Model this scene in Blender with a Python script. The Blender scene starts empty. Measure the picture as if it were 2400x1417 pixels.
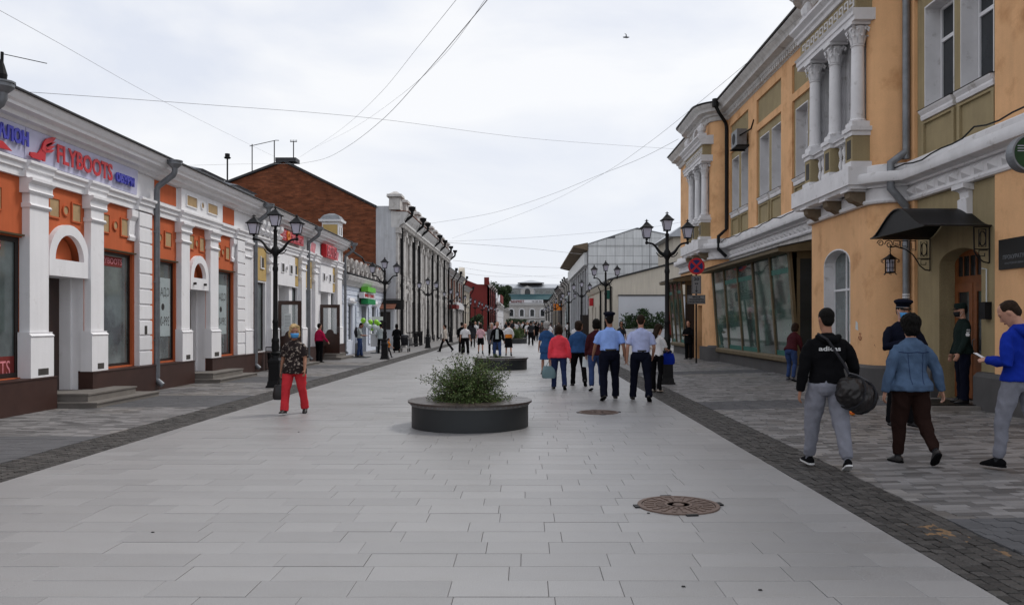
import bpy, bmesh, math, random
from mathutils import Vector, Matrix, noise
from mathutils.bvhtree import BVHTree
R = math.radians
PI = math.pi
rnd = random.Random(7)
scene = bpy.context.scene
COL = scene.collection

# ------------------------------------------------------------------ camera
cd = bpy.data.cameras.new('camera')
cam = bpy.data.objects.new('camera', cd)
COL.objects.link(cam)
cam.location = (0, 0, 1.62)
cam.rotation_euler = (R(90), 0, 0)
cd.sensor_width = 36.0
cd.lens = 36.0 * 1900 / 2400
cd.shift_x = (1200 - 1235) / 2400
cd.shift_y = (756 - 708.5) / 2400
cd.clip_start = 0.1
cd.clip_end = 3000
scene.camera = cam

# ------------------------------------------------------------------ world: thin overcast over a daylight sky
SUN_EL, SUN_AZ = 52, 55
w = bpy.data.worlds.new('World')
scene.world = w
w.use_nodes = True
nt = w.node_tree
for n in list(nt.nodes): nt.nodes.remove(n)
N = nt.nodes.new
L = nt.links.new
sky = N('ShaderNodeTexSky'); sky.sky_type = 'NISHITA'; sky.sun_disc = False
sky.sun_elevation = R(SUN_EL); sky.sun_rotation = R(SUN_AZ)
bg1 = N('ShaderNodeBackground'); bg1.inputs['Strength'].default_value = 0.1
L(sky.outputs[0], bg1.inputs['Color'])
tc = N('ShaderNodeTexCoord')
mp = N('ShaderNodeMapping'); mp.inputs['Scale'].default_value = (1.0, 1.0, 2.6)
L(tc.outputs['Generated'], mp.inputs['Vector'])
nz = N('ShaderNodeTexNoise'); nz.inputs['Scale'].default_value = 2.3; nz.inputs['Detail'].default_value = 7; nz.inputs['Roughness'].default_value = 0.5
nz.inputs['Distortion'].default_value = 0.35
L(mp.outputs[0], nz.inputs['Vector'])
rp = N('ShaderNodeValToRGB')
rp.color_ramp.elements[0].position = 0.41; rp.color_ramp.elements[0].color = (0.585, 0.62, 0.705, 1)
rp.color_ramp.elements[1].position = 0.60; rp.color_ramp.elements[1].color = (0.77, 0.775, 0.79, 1)
L(nz.outputs['Fac'], rp.inputs[0])
# brighter cloud toward the horizon
sx = N('ShaderNodeSeparateXYZ'); L(tc.outputs['Generated'], sx.inputs[0])
mr = N('ShaderNodeMapRange'); mr.inputs[1].default_value = 0.0; mr.inputs[2].default_value = 0.42; mr.inputs[3].default_value = 0.5; mr.inputs[4].default_value = 0.0
L(sx.outputs['Z'], mr.inputs[0])
mx = N('ShaderNodeMix'); mx.data_type = 'RGBA'; L(mr.outputs[0], mx.inputs[0]); L(rp.outputs[0], mx.inputs[6]); mx.inputs[7].default_value = (0.775, 0.78, 0.79, 1)
bg2 = N('ShaderNodeBackground'); bg2.inputs['Strength'].default_value = 1.05
L(mx.outputs[2], bg2.inputs['Color'])
ms = N('ShaderNodeMixShader'); ms.inputs[0].default_value = 0.93
L(bg1.outputs[0], ms.inputs[1]); L(bg2.outputs[0], ms.inputs[2])
wo = N('ShaderNodeOutputWorld'); L(ms.outputs[0], wo.inputs[0])

sl = bpy.data.lights.new('sun', 'SUN'); sl.energy = 1.5; sl.angle = R(13); sl.color = (1, 0.96, 0.9)
so = bpy.data.objects.new('sun', sl); COL.objects.link(so)
_d = Vector((math.sin(R(SUN_AZ)) * math.cos(R(SUN_EL)), math.cos(R(SUN_AZ)) * math.cos(R(SUN_EL)), math.sin(R(SUN_EL))))
so.rotation_euler = _d.to_track_quat('Z', 'Y').to_euler()

scene.view_settings.view_transform = 'Standard'
scene.view_settings.look = 'None'
scene.view_settings.exposure = 0.3
scene.view_settings.gamma = 1.0
scene.view_settings.use_curve_mapping = False
scene.render.engine = 'CYCLES'
scene.cycles.use_denoising = True
scene.cycles.max_bounces = 6
scene.cycles.diffuse_bounces = 3
scene.cycles.transparent_max_bounces = 12

# ------------------------------------------------------------------ materials
def mat(name, col, rough=0.85, var=0.15, scale=3.0, bump=0.0, bscale=60.0, metal=0.0, spec=0.3, col2=None, c2scale=1.2,
        c2lo=0.5, c2hi=0.65, island=0.0, grain=0.0, gscale=150.0, streak=0.0, coat=0.0, spots=0.0):
    m = bpy.data.materials.new(name); m.use_nodes = True
    t = m.node_tree; b = t.nodes['Principled BSDF']
    n = t.nodes.new; l = t.links.new
    b.inputs['Roughness'].default_value = rough
    b.inputs['Metallic'].default_value = metal
    b.inputs['Specular IOR Level'].default_value = spec
    if coat: b.inputs['Coat Weight'].default_value = coat
    tc = n('ShaderNodeTexCoord'); vec = tc.outputs['Object']
    base = n('ShaderNodeRGB'); base.outputs[0].default_value = (*col, 1)
    cur = base.outputs[0]
    if col2:
        nz = n('ShaderNodeTexNoise'); nz.inputs['Scale'].default_value = c2scale; nz.inputs['Detail'].default_value = 8; nz.inputs['Roughness'].default_value = 0.62
        l(vec, nz.inputs['Vector'])
        r = n('ShaderNodeMapRange'); r.inputs[1].default_value = c2lo; r.inputs[2].default_value = c2hi
        l(nz.outputs['Fac'], r.inputs[0])
        mx = n('ShaderNodeMix'); mx.data_type = 'RGBA'; l(r.outputs[0], mx.inputs[0]); l(cur, mx.inputs[6]); mx.inputs[7].default_value = (*col2, 1)
        cur = mx.outputs[2]
    fac = None
    def mul(v, amt, f0):
        r = n('ShaderNodeMapRange'); r.inputs[1].default_value = 0.3; r.inputs[2].default_value = 0.7
        r.inputs[3].default_value = 1 - amt; r.inputs[4].default_value = 1 + amt; l(v, r.inputs[0])
        if f0 is None: return r.outputs[0]
        q = n('ShaderNodeMath'); q.operation = 'MULTIPLY'; l(f0, q.inputs[0]); l(r.outputs[0], q.inputs[1]); return q.outputs[0]
    if var:
        nz = n('ShaderNodeTexNoise'); nz.inputs['Scale'].default_value = scale; nz.inputs['Detail'].default_value = 6; nz.inputs['Roughness'].default_value = 0.6
        l(vec, nz.inputs['Vector']); fac = mul(nz.outputs['Fac'], var, fac)
    if grain:
        nz = n('ShaderNodeTexNoise'); nz.inputs['Scale'].default_value = gscale; nz.inputs['Detail'].default_value = 2
        l(vec, nz.inputs['Vector']); fac = mul(nz.outputs['Fac'], grain, fac)
    if streak:
        mp = n('ShaderNodeMapping'); mp.inputs['Scale'].default_value = (5, 5, 0.35); l(vec, mp.inputs['Vector'])
        nz = n('ShaderNodeTexNoise'); nz.inputs['Scale'].default_value = 1.6; nz.inputs['Detail'].default_value = 6
        l(mp.outputs[0], nz.inputs['Vector']); fac = mul(nz.outputs['Fac'], streak, fac)
    if spots:
        vo = n('ShaderNodeTexVoronoi'); vo.inputs['Scale'].default_value = 2.6; l(vec, vo.inputs['Vector'])
        r = n('ShaderNodeMapRange'); r.inputs[1].default_value = 0.035; r.inputs[2].default_value = 0.055; r.inputs[3].default_value = 1-spots; r.inputs[4].default_value = 1.0; l(vo.outputs['Distance'], r.inputs[0])
        q = n('ShaderNodeMath'); q.operation = 'MULTIPLY'; l(fac, q.inputs[0]); l(r.outputs[0], q.inputs[1]); fac = q.outputs[0]
    if island:
        g = n('ShaderNodeNewGeometry'); oi = n('ShaderNodeObjectInfo')
        a = n('ShaderNodeMath'); a.operation = 'ADD'; l(g.outputs['Random Per Island'], a.inputs[0]); l(oi.outputs['Random'], a.inputs[1])
        q = n('ShaderNodeMath'); q.operation = 'FRACT'; l(a.outputs[0], q.inputs[0])
        r = n('ShaderNodeMapRange'); r.inputs[3].default_value = 1 - island; r.inputs[4].default_value = 1 + island; l(q.outputs[0], r.inputs[0])
        if fac is None: fac = r.outputs[0]
        else:
            q2 = n('ShaderNodeMath'); q2.operation = 'MULTIPLY'; l(fac, q2.inputs[0]); l(r.outputs[0], q2.inputs[1]); fac = q2.outputs[0]
    if fac is not None:
        vm = n('ShaderNodeVectorMath'); vm.operation = 'SCALE'; l(cur, vm.inputs[0]); l(fac, vm.inputs['Scale']); cur = vm.outputs[0]
    l(cur, b.inputs['Base Color'])
    if bump:
        nz = n('ShaderNodeTexNoise'); nz.inputs['Scale'].default_value = bscale; nz.inputs['Detail'].default_value = 4
        l(vec, nz.inputs['Vector'])
        bp = n('ShaderNodeBump'); bp.inputs['Strength'].default_value = bump; bp.inputs['Distance'].default_value = 0.02
        l(nz.outputs['Fac'], bp.inputs['Height']); l(bp.outputs[0], b.inputs['Normal'])
    return m

def brick_mat(name, c1, c2, cm, plane='XZ', bump=0.5):
    m = bpy.data.materials.new(name); m.use_nodes = True
    t = m.node_tree; b = t.nodes['Principled BSDF']; n = t.nodes.new; l = t.links.new
    b.inputs['Roughness'].default_value = 0.95; b.inputs['Specular IOR Level'].default_value = 0.15
    tc = n('ShaderNodeTexCoord'); s = n('ShaderNodeSeparateXYZ'); l(tc.outputs['Object'], s.inputs[0])
    c = n('ShaderNodeCombineXYZ'); l(s.outputs[plane[0]], c.inputs[0]); l(s.outputs['Z'], c.inputs[1])
    br = n('ShaderNodeTexBrick'); br.inputs['Scale'].default_value = 1.0
    br.inputs['Brick Width'].default_value = 0.26; br.inputs['Row Height'].default_value = 0.085; br.inputs['Mortar Size'].default_value = 0.006
    br.inputs['Color1'].default_value = (*c1, 1); br.inputs['Color2'].default_value = (*c2, 1); br.inputs['Mortar'].default_value = (*cm, 1)
    l(c.outputs[0], br.inputs['Vector'])
    mp = n('ShaderNodeMapping'); mp.inputs['Scale'].default_value = (0.6, 0.6, 2.2); l(tc.outputs['Object'], mp.inputs[0])
    nz = n('ShaderNodeTexNoise'); nz.inputs['Scale'].default_value = 1.7; nz.inputs['Detail'].default_value = 9; nz.inputs['Roughness'].default_value = 0.7
    l(mp.outputs[0], nz.inputs['Vector'])
    r = n('ShaderNodeMapRange'); r.inputs[1].default_value = 0.33; r.inputs[2].default_value = 0.68; r.inputs[3].default_value = 0.62; r.inputs[4].default_value = 1.5; l(nz.outputs['Fac'], r.inputs[0])
    vm = n('ShaderNodeVectorMath'); vm.operation = 'SCALE'; l(br.outputs['Color'], vm.inputs[0]); l(r.outputs[0], vm.inputs['Scale'])
    l(vm.outputs[0], b.inputs['Base Color'])
    bp = n('ShaderNodeBump'); bp.inputs['Strength'].default_value = bump; bp.inputs['Distance'].default_value = 0.03
    l(nz.outputs['Fac'], bp.inputs['Height']); l(bp.outputs[0], b.inputs['Normal'])
    return m

M = {}
def mk(k, *a, **kw): M[k] = mat(k, *a, **kw)
mk('white_plaster', (0.79, 0.785, 0.80), var=0.04, scale=1.5, bump=0.12, bscale=40, streak=0.03, col2=(0.50, 0.47, 0.44), c2scale=2.2, c2lo=0.62, c2hi=0.85)
mk('dirty_plaster', (0.50, 0.48, 0.46), var=0.10, scale=2, bump=0.25, bscale=40, streak=0.12, col2=(0.24, 0.22, 0.20), c2scale=2.4, c2lo=0.52, c2hi=0.7)
mk('grey_plaster', (0.47, 0.48, 0.50), var=0.10, scale=1, bump=0.15, streak=0.12, col2=(0.30, 0.29, 0.28), c2scale=0.8, c2lo=0.55, c2hi=0.75)
mk('orange_paint', (0.50, 0.115, 0.04), var=0.08, scale=2, bump=0.10, bscale=50, streak=0.06)
mk('beige_inset', (0.42, 0.29, 0.155), var=0.14, scale=5, bump=0.1)
mk('dark_inset', (0.06, 0.055, 0.05), var=0.2)
mk('yellow_panel', (0.50, 0.35, 0.135), var=0.08, scale=2, bump=0.1, streak=0.06)
mk('brown_plinth', (0.05, 0.024, 0.019), var=0.15, scale=3, rough=0.5, bump=0.06)
mk('ochre_wall', (0.70, 0.405, 0.205), var=0.09, scale=1.1, bump=0.3, bscale=70, streak=0.035, grain=0.05, gscale=60, col2=(0.45, 0.22, 0.09), c2scale=1.3, c2lo=0.52, c2hi=0.75)
mk('khaki_wall', (0.33, 0.265, 0.15), var=0.13, scale=1.3, bump=0.8, bscale=90, grain=0.15, gscale=90, streak=0.08)
mk('cornice_white', (0.56, 0.55, 0.54), var=0.10, scale=2, bump=0.15, streak=0.12, col2=(0.28, 0.26, 0.24), c2scale=2.5, c2lo=0.56, c2hi=0.75)
mk('stucco_white', (0.68, 0.67, 0.68), var=0.08, scale=2.5, bump=0.2, bscale=50, col2=(0.38, 0.36, 0.34), c2scale=4, c2lo=0.58, c2hi=0.75)
mk('corbel_brown', (0.16, 0.12, 0.08), var=0.2, bump=0.2)
mk('grey_plinth', (0.075, 0.072, 0.072), var=0.15, scale=2, bump=0.15, rough=0.7)
mk('roof_metal', (0.04, 0.04, 0.043), var=0.2, rough=0.5, metal=0.3)
mk('light_roof', (0.40, 0.42, 0.45), var=0.12, rough=0.45, metal=0.3)
mk('galvanised', (0.19, 0.20, 0.215), var=0.18, scale=6, rough=0.5, metal=0.4, streak=0.1)
mk('black_pipe', (0.012, 0.012, 0.013), var=0.2, rough=0.6, spec=.15)
mk('black_iron', (0.006, 0.006, 0.007), var=0.2, scale=8, rough=0.5, spec=0.22, bump=0.1)
mk('black_paint', (0.006, 0.006, 0.006), rough=0.45, var=0.1)
mk('window_white', (0.66, 0.66, 0.68), rough=0.5, var=0.03)
mk('dark_frame', (0.02, 0.014, 0.012), rough=0.4, var=0.1)
mk('dark_wood', (0.035, 0.013, 0.008), rough=0.32, var=0.25, scale=5, spec=0.5)
mk('wood_door', (0.19, 0.062, 0.018), rough=0.5, var=0.25, scale=4, bump=0.1)
mk('wood_trim', (0.115, 0.085, 0.045), rough=0.7, var=0.2, scale=4)
mk('glass_dark', (0.022, 0.026, 0.03), rough=0.1, var=0.4, scale=0.8, spec=0.4)
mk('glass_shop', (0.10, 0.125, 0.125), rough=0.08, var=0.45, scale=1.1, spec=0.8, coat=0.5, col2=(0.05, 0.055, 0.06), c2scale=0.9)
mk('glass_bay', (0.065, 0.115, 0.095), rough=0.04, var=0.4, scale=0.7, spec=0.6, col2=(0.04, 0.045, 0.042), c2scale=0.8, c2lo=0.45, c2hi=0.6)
mk('teal_paint', (0.02, 0.115, 0.09), rough=0.5, var=0.15)
mk('paper', (0.58, 0.62, 0.62), rough=0.8, var=0.05)
mk('paper_print', (0.05, 0.05, 0.05), rough=0.8, var=0)
mk('banner', (0.36, 0.42, 0.43), rough=0.25, var=0.12, scale=2, spec=0.6)
mk('sign_panel', (0.48, 0.48, 0.64), rough=0.35, var=0.08, scale=2)
mk('sign_red', (0.52, 0.022, 0.03), rough=0.4, var=0.06)
mk('sign_blue', (0.05, 0.05, 0.40), rough=0.4, var=0.06)
mk('sign_orange', (0.75, 0.22, 0.02), rough=0.4, var=0.05)
mk('sign_pink', (0.62, 0.22, 0.25), rough=0.5, var=0.3, scale=5)
mk('sign_green', (0.14, 0.50, 0.05), rough=0.4, var=0.1)
mk('sign_emerald', (0.01, 0.24, 0.07), rough=0.4, var=0.1)
mk('deep_green', (0.012, 0.045, 0.012), rough=0.3, var=0.3, scale=6)
mk('sign_navy', (0.02, 0.03, 0.13), rough=0.4, var=0.05)
mk('sign_grey', (0.22, 0.21, 0.21), rough=0.5, var=0.06)
mk('slab', (0.25, 0.245, 0.245), rough=0.42, spec=0.5, spots=.35, var=0.12, scale=0.45, island=0.075, grain=0.26, gscale=150, bump=0.12, bscale=160, col2=(0.175, 0.165, 0.15), c2scale=0.7, c2lo=0.52, c2hi=0.85)
mk('joint', (0.13, 0.125, 0.12), var=0.2, scale=10)
mk('paver', (0.155, 0.15, 0.15), rough=0.55, spec=.45, var=0.08, scale=0.8, island=0.55, grain=0.16, gscale=140, bump=0.2, bscale=120, col2=(0.16, 0.145, 0.13), c2scale=0.35)
mk('paver_dark', (0.095, 0.095, 0.10), rough=0.85, var=0.12, scale=0.6, island=0.12, grain=0.15, gscale=120, bump=0.2, bscale=120)
mk('sett', (0.05, 0.046, 0.043), rough=0.65, var=0.15, scale=4, island=0.4, grain=0.25, gscale=80, bump=0.5, bscale=70)
mk('sett_bed', (0.09, 0.078, 0.06), rough=1, var=0.3, scale=3, bump=0.5)
mk('sand', (0.23, 0.145, 0.08), rough=1, var=0.25, scale=9, bump=0.7, bscale=120)
mk('ground', (0.14, 0.135, 0.13), rough=1, var=0.2, scale=0.5)
mk('step_stone', (0.17, 0.155, 0.14), rough=0.7, var=0.15, bump=0.1, grain=0.1)
mk('manhole', (0.135, 0.095, 0.078), rough=0.6, var=0.2, scale=9, metal=0.3, bump=0.2)
mk('planter_side', (0.018, 0.021, 0.023), rough=0.5, var=0.15, scale=2, spec=0.4)
mk('planter_band', (0.16, 0.155, 0.15), rough=0.4, var=0.2, metal=0.4)
mk('slat_wood', (0.045, 0.032, 0.027), rough=0.35, var=0.25, scale=9, spec=0.6, island=0.25)
mk('soil', (0.03, 0.022, 0.016), rough=1, var=0.3, bump=0.5)
mk('leaf', (0.058, 0.100, 0.024), rough=0.6, var=0.35, scale=5, island=0.5)
mk('leaf_pale', (0.12, 0.145, 0.05), rough=0.6, var=0.2, scale=5, island=0.3)
mk('leaf_dark', (0.030, 0.055, 0.020), rough=0.7, var=0.35, scale=1.5, island=0.5)
mk('bark', (0.05, 0.035, 0.025), rough=0.9, var=0.3)
mk('lamp_glass', (0.50, 0.49, 0.58), rough=0.25, var=0.05, spec=0.5)
mk('cream_wall', (0.55, 0.50, 0.42), var=0.07, scale=0.6, bump=0.08, streak=0.08)
mk('pale_wall', (0.56, 0.57, 0.60), var=0.05, scale=0.6, bump=0.08)
mk('panel_white', (0.66, 0.67, 0.67), var=0.05, scale=0.3, rough=0.5, island=0.07, streak=0.08)
mk('panel_joint', (0.16, 0.16, 0.17), var=0.1)
mk('red_render', (0.17, 0.025, 0.022), var=0.10, scale=0.5, streak=0.1, bump=0.1)
mk('teal_roof', (0.035, 0.085, 0.095), var=0.12, rough=0.5)
mk('lightblue_wall', (0.56, 0.60, 0.68), var=0.06, streak=0.06)
mk('cable', (0.30, 0.30, 0.31), var=0, rough=0.7)
mk('cable_black', (0.01, 0.01, 0.01), var=0, rough=0.7)
M['brick_gable'] = brick_mat('brick_gable', (0.21, 0.068, 0.032), (0.125, 0.042, 0.022), (0.11, 0.06, 0.04))
M['brick_far'] = brick_mat('brick_far', (0.20, 0.075, 0.045), (0.14, 0.05, 0.03), (0.16, 0.11, 0.09), 'YZ')

# ------------------------------------------------------------------ mesh helpers
class MB:
    def __init__(s, fr=None): s.v = []; s.f = []; s.fr = fr
    def add(s, vs, fs):
        o = len(s.v)
        s.v += [Vector(s.fr(*p)) if s.fr else Vector(p) for p in vs]
        s.f += [tuple(i + o for i in f) for f in fs]
        return s
    def box(s, a0, a1, b0, b1, c0, c1):
        return s.add([(a0,b0,c0),(a1,b0,c0),(a1,b1,c0),(a0,b1,c0),(a0,b0,c1),(a1,b0,c1),(a1,b1,c1),(a0,b1,c1)],
                     [(0,3,2,1),(4,5,6,7),(0,1,5,4),(1,2,6,5),(2,3,7,6),(3,0,4,7)])
    def frus(s, cx, cy, z0, z1, r0, r1, r0y=None, r1y=None):
        r0y = r0y or r0; r1y = r1y or r1
        return s.add([(cx-r0,cy-r0y,z0),(cx+r0,cy-r0y,z0),(cx+r0,cy+r0y,z0),(cx-r0,cy+r0y,z0),(cx-r1,cy-r1y,z1),(cx+r1,cy-r1y,z1),(cx+r1,cy+r1y,z1),(cx-r1,cy+r1y,z1)],
                     [(0,3,2,1),(4,5,6,7),(0,1,5,4),(1,2,6,5),(2,3,7,6),(3,0,4,7)])
    def prof(s, u0, u1, pts):            # closed (d,z) profile drawn along u
        n = len(pts)
        return s.add([(u0, d, z) for d, z in pts] + [(u1, d, z) for d, z in pts],
                     [tuple(range(n)), tuple(range(2*n-1, n-1, -1))] + [(i, (i+1) % n, n+(i+1) % n, n+i) for i in range(n)])
    def slab_uz(s, pts, d0, d1):         # closed (u,z) outline with thickness along d
        n = len(pts)
        return s.add([(u, d0, z) for u, z in pts] + [(u, d1, z) for u, z in pts],
                     [tuple(range(n)), tuple(range(2*n-1, n-1, -1))] + [(i, (i+1) % n, n+(i+1) % n, n+i) for i in range(n)])
    def strip(s, rows, closed=False, caps=False):
        n = len(rows[0]); vs = [p for r in rows for p in r]; fs = []
        m = n if closed else n-1
        for i in range(len(rows)-1):
            for j in range(m):
                fs.append((i*n+j, i*n+(j+1) % n, (i+1)*n+(j+1) % n, (i+1)*n+j))
        if caps: fs += [tuple(range(n-1, -1, -1)), tuple((len(rows)-1)*n+j for j in range(n))]
        return s.add(vs, fs)
    def lathe(s, cx, cy, prof, seg=16, a0=0.0, a1=2*PI):
        full = abs(a1-a0-2*PI) < 1e-6
        k = seg if full else seg+1
        ring_ = full and len(prof) == 4 and abs(prof[0][0]-prof[-1][0]) < 1e-9 and prof[0][0] > 1e-6
        if ring_: prof = list(prof)+[prof[0]]
        rows = [[(cx+r*math.cos(a0+(a1-a0)*j/seg), cy+r*math.sin(a0+(a1-a0)*j/seg), z) for j in range(k)] for r, z in prof]
        return s.strip(rows, full, full and not ring_)
    def tube(s, pts, r, seg=8):
        pts = [Vector(p) for p in pts]; n = len(pts)
        rs = r if isinstance(r, (list, tuple)) else [r]*n
        ref = None; rows = []
        for i, p in enumerate(pts):
            t = (pts[min(i+1, n-1)] - pts[max(i-1, 0)])
            t = t.normalized() if t.length > 1e-9 else Vector((0, 0, 1))
            if ref is None: ref = t.orthogonal().normalized()
            ref = ref - t*ref.dot(t)
            ref = ref.normalized() if ref.length > 1e-6 else t.orthogonal().normalized()
            b = t.cross(ref)
            rows.append([tuple(p + (ref*math.cos(2*PI*j/seg) + b*math.sin(2*PI*j/seg))*rs[i]) for j in range(seg)])
        return s.strip(rows, True, True)
    def wall(s, u0, u1, z0, z1, holes=(), d0=-0.35, d1=0.0):
        us = sorted({u0, u1} | {h[0] for h in holes} | {h[1] for h in holes}); us = [u for u in us if u0 <= u <= u1]
        zs = sorted({z0, z1} | {h[2] for h in holes} | {h[3] for h in holes}); zs = [z for z in zs if z0 <= z <= z1]
        def solid(i, j):
            if i < 0 or j < 0 or i >= len(us)-1 or j >= len(zs)-1: return False
            cu = (us[i]+us[i+1])/2; cz = (zs[j]+zs[j+1])/2
            return not any(h[0] < cu < h[1] and h[2] < cz < h[3] for h in holes)
        for i in range(len(us)-1):
            for j in range(len(zs)-1):
                if not solid(i, j): continue
                a, b, c, d = us[i], us[i+1], zs[j], zs[j+1]
                fs = [(0,1,5,4)] if False else []
                V = [(a,d0,c),(b,d0,c),(b,d1,c),(a,d1,c),(a,d0,d),(b,d0,d),(b,d1,d),(a,d1,d)]
                fs += [(3,2,6,7), (0,4,5,1)]
                if not solid(i-1, j): fs.append((0,3,7,4))
                if not solid(i+1, j): fs.append((1,5,6,2))
                if not solid(i, j-1): fs.append((0,1,2,3))
                if not solid(i, j+1): fs.append((4,7,6,5))
                s.add(V, fs)
        return s
    def archfill(s, ua, ub, zs, zt, d0, d1, seg=10, rise=None):   # solid above an arch inside the rect ua..ub, zs..zt
        c = (ua+ub)/2; r = (ub-ua)/2; h = rise or r
        for k in range(seg):
            t0 = PI - PI*k/seg; t1 = PI - PI*(k+1)/seg
            x0, x1 = c+r*math.cos(t0), c+r*math.cos(t1); y0, y1 = zs+h*math.sin(t0), zs+h*math.sin(t1)
            s.slab_uz([(x0, y0), (x1, y1), (x1, zt), (x0, zt)], d0, d1)
        return s
    def archband(s, c, zs, r0, r1, d0, d1, seg=14, a0=0.0, a1=PI):
        for k in range(seg):
            t0 = a0+(a1-a0)*k/seg; t1 = a0+(a1-a0)*(k+1)/seg
            s.slab_uz([(c+r0*math.cos(t0), zs+r0*math.sin(t0)), (c+r1*math.cos(t0), zs+r1*math.sin(t0)),
                       (c+r1*math.cos(t1), zs+r1*math.sin(t1)), (c+r0*math.cos(t1), zs+r0*math.sin(t1))], d0, d1)
        return s

ORG = {}
def tag(o, label=None, cat=None, group=None, kind=None):
    if label: o['label'] = label
    if cat: o['category'] = cat
    if group: o['group'] = group
    if kind: o['kind'] = kind
    return o
def thing(name, label, cat, loc=(0, 0, 0), group=None, rz=0.0):
    o = bpy.data.objects.new(name, None); COL.objects.link(o)
    o.location = loc; o.rotation_euler = (0, 0, rz); o.empty_display_size = 0.2
    ORG[o.name] = Vector(loc)
    return tag(o, label, cat, group)
def mesh_of(name, mb, m, org=Vector((0, 0, 0)), smooth=False, recalc=True):
    me = bpy.data.meshes.new(name)
    me.from_pydata([tuple(v-org) for v in mb.v], [], mb.f)
    if recalc and len(mb.f) < 60000:
        b = bmesh.new(); b.from_mesh(me); bmesh.ops.recalc_face_normals(b, faces=b.faces); b.to_mesh(me); b.free()
    if m is not None: me.materials.append(M[m] if isinstance(m, str) else m)
    if smooth: me.shade_smooth()
    me.update()
    return me
def P(name, mb, m, parent=None, label=None, smooth=False, recalc=True, kind=None, local=False):
    org = Vector((0, 0, 0))
    if parent is not None and not local: org = ORG[parent.name]
    o = bpy.data.objects.new(name, mesh_of(name, mb, m, org, smooth, recalc)); COL.objects.link(o)
    if parent is not None: o.parent = parent
    ORG[o.name] = org
    if smooth:
        try:
            o.data.set_sharp_from_angle(angle=R(40))
        except Exception: pass
    return tag(o, label, kind=kind)
def copy_tree(o, parent=None):
    c = o.copy(); COL.objects.link(c); c.parent = parent
    for ch in o.children: copy_tree(ch, c)
    return c
def inst(name, me, parent, loc, rot=None, scale=None):
    o = bpy.data.objects.new(name, me); COL.objects.link(o); o.parent = parent; o.location = loc
    if rot: o.rotation_euler = rot
    if scale: o.scale = scale
    return o
def text_mesh(txt, size, depth=0.0, bold=0.0, align='CENTER', space=1.0):
    c = bpy.data.curves.new('t', 'FONT'); c.body = txt; c.size = size; c.extrude = depth; c.offset = bold
    c.align_x = align; c.align_y = 'CENTER'; c.space_character = space; c.resolution_u = 3; c.fill_mode = 'BOTH'
    o = bpy.data.objects.new('t', c); COL.objects.link(o)
    bpy.context.view_layer.update()
    me = bpy.data.meshes.new_from_object(o.evaluated_get(bpy.context.evaluated_depsgraph_get()))
    vs = [v.co.copy() for v in me.vertices]; fs = [tuple(p.vertices) for p in me.polygons]
    bpy.data.objects.remove(o); bpy.data.curves.remove(c); bpy.data.meshes.remove(me)
    return vs, fs
def T(name, txt, parent, m, origin, ux, uz, size, depth=0.004, width=None, height=None, bold=0.0, space=1.0):
    """lettering in the plane through origin spanned by ux (reading direction) and uz (up); grows along ux x uz"""
    vs, fs = text_mesh(txt, size, depth, bold, space=space)
    xs = [v.x for v in vs]; ys = [v.y for v in vs]
    w0, h0 = max(xs)-min(xs), max(ys)-min(ys); cx, cy = (max(xs)+min(xs))/2, (max(ys)+min(ys))/2
    kx = width/w0 if width else (height/h0 if height else 1); ky = height/h0 if height else kx
    ux = Vector(ux); uz = Vector(uz); n = ux.cross(uz)
    mb = MB(); mb.add([Vector(origin) + ux*((v.x-cx)*kx) + uz*((v.y-cy)*ky) + n*(v.z+depth) for v in vs], fs)
    return P(name, mb, m, parent, recalc=False)
# ------------------------------------------------------------------ pixel -> place helpers (photograph pixels, distance in metres)
def W(px, py, Y): return Vector(((px-1235)/1900*Y, Y, 1.62+(756-py)/1900*Y))
def zr(x): return 0.025*max(0.0, x-3.48)      # the right pavement rises gently towards the houses

# ------------------------------------------------------------------ ground and paving
g = MB(); g.add([(-1500,-200,-0.09),(1500,-200,-0.09),(1500,2500,-0.09),(-1500,2500,-0.09)], [(0,1,2,3)])
tag(P('ground', g, 'ground'), kind='structure')
def chip(mb, x0, x1, y0, y1, z0, z1, b=0.004, zf=None, jit=0.0):
    q = [rnd.uniform(-jit, jit) for _ in range(8)]
    dz = zf((x0+x1)/2) if zf else 0
    B = [(x0+q[0],y0+q[1]),(x1+q[2],y0+q[3]),(x1+q[4],y1+q[5]),(x0+q[6],y1+q[7])]
    Tt = [(B[0][0]+b,B[0][1]+b),(B[1][0]-b,B[1][1]+b),(B[2][0]-b,B[2][1]-b),(B[3][0]+b,B[3][1]-b)]
    mb.add([(x,y,z0+dz) for x,y in B]+[(x,y,z1-b*0.6+dz) for x,y in B]+[(x,y,z1+dz) for x,y in Tt],
           [(8,9,10,11)]+[(i,(i+1)%4,(i+1)%4+4,i+4) for i in range(4)]+[(i+4,(i+1)%4+4,(i+1)%4+8,i+8) for i in range(4)])
def in_view(x, y): 
    return y > 4.5 and -1290/1900*y < x < 1220/1900*y
XL, XR = -5.35, 2.78
pv = MB(); pv.box(XL, XR, 2, 45, -0.08, -0.016)
pave = tag(P('pavement', pv, 'joint'), kind='structure')
pf = MB(); pf.box(XL, XR, 45, 330, -0.08, 0.0)
P('paved_surface', pf, 'slab', pave)
SLAB = {}
for ln in (0.45, 0.6, 0.9):
    mb = MB(); chip(mb, -ln/2+0.0016, ln/2-0.0016, -0.1484, 0.1484, -0.016, 0, 0.0025); SLAB[ln] = mesh_of('slab', mb, 'slab')
rest = MB(); ns = 0; y = 3.0; pieces = []
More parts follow.
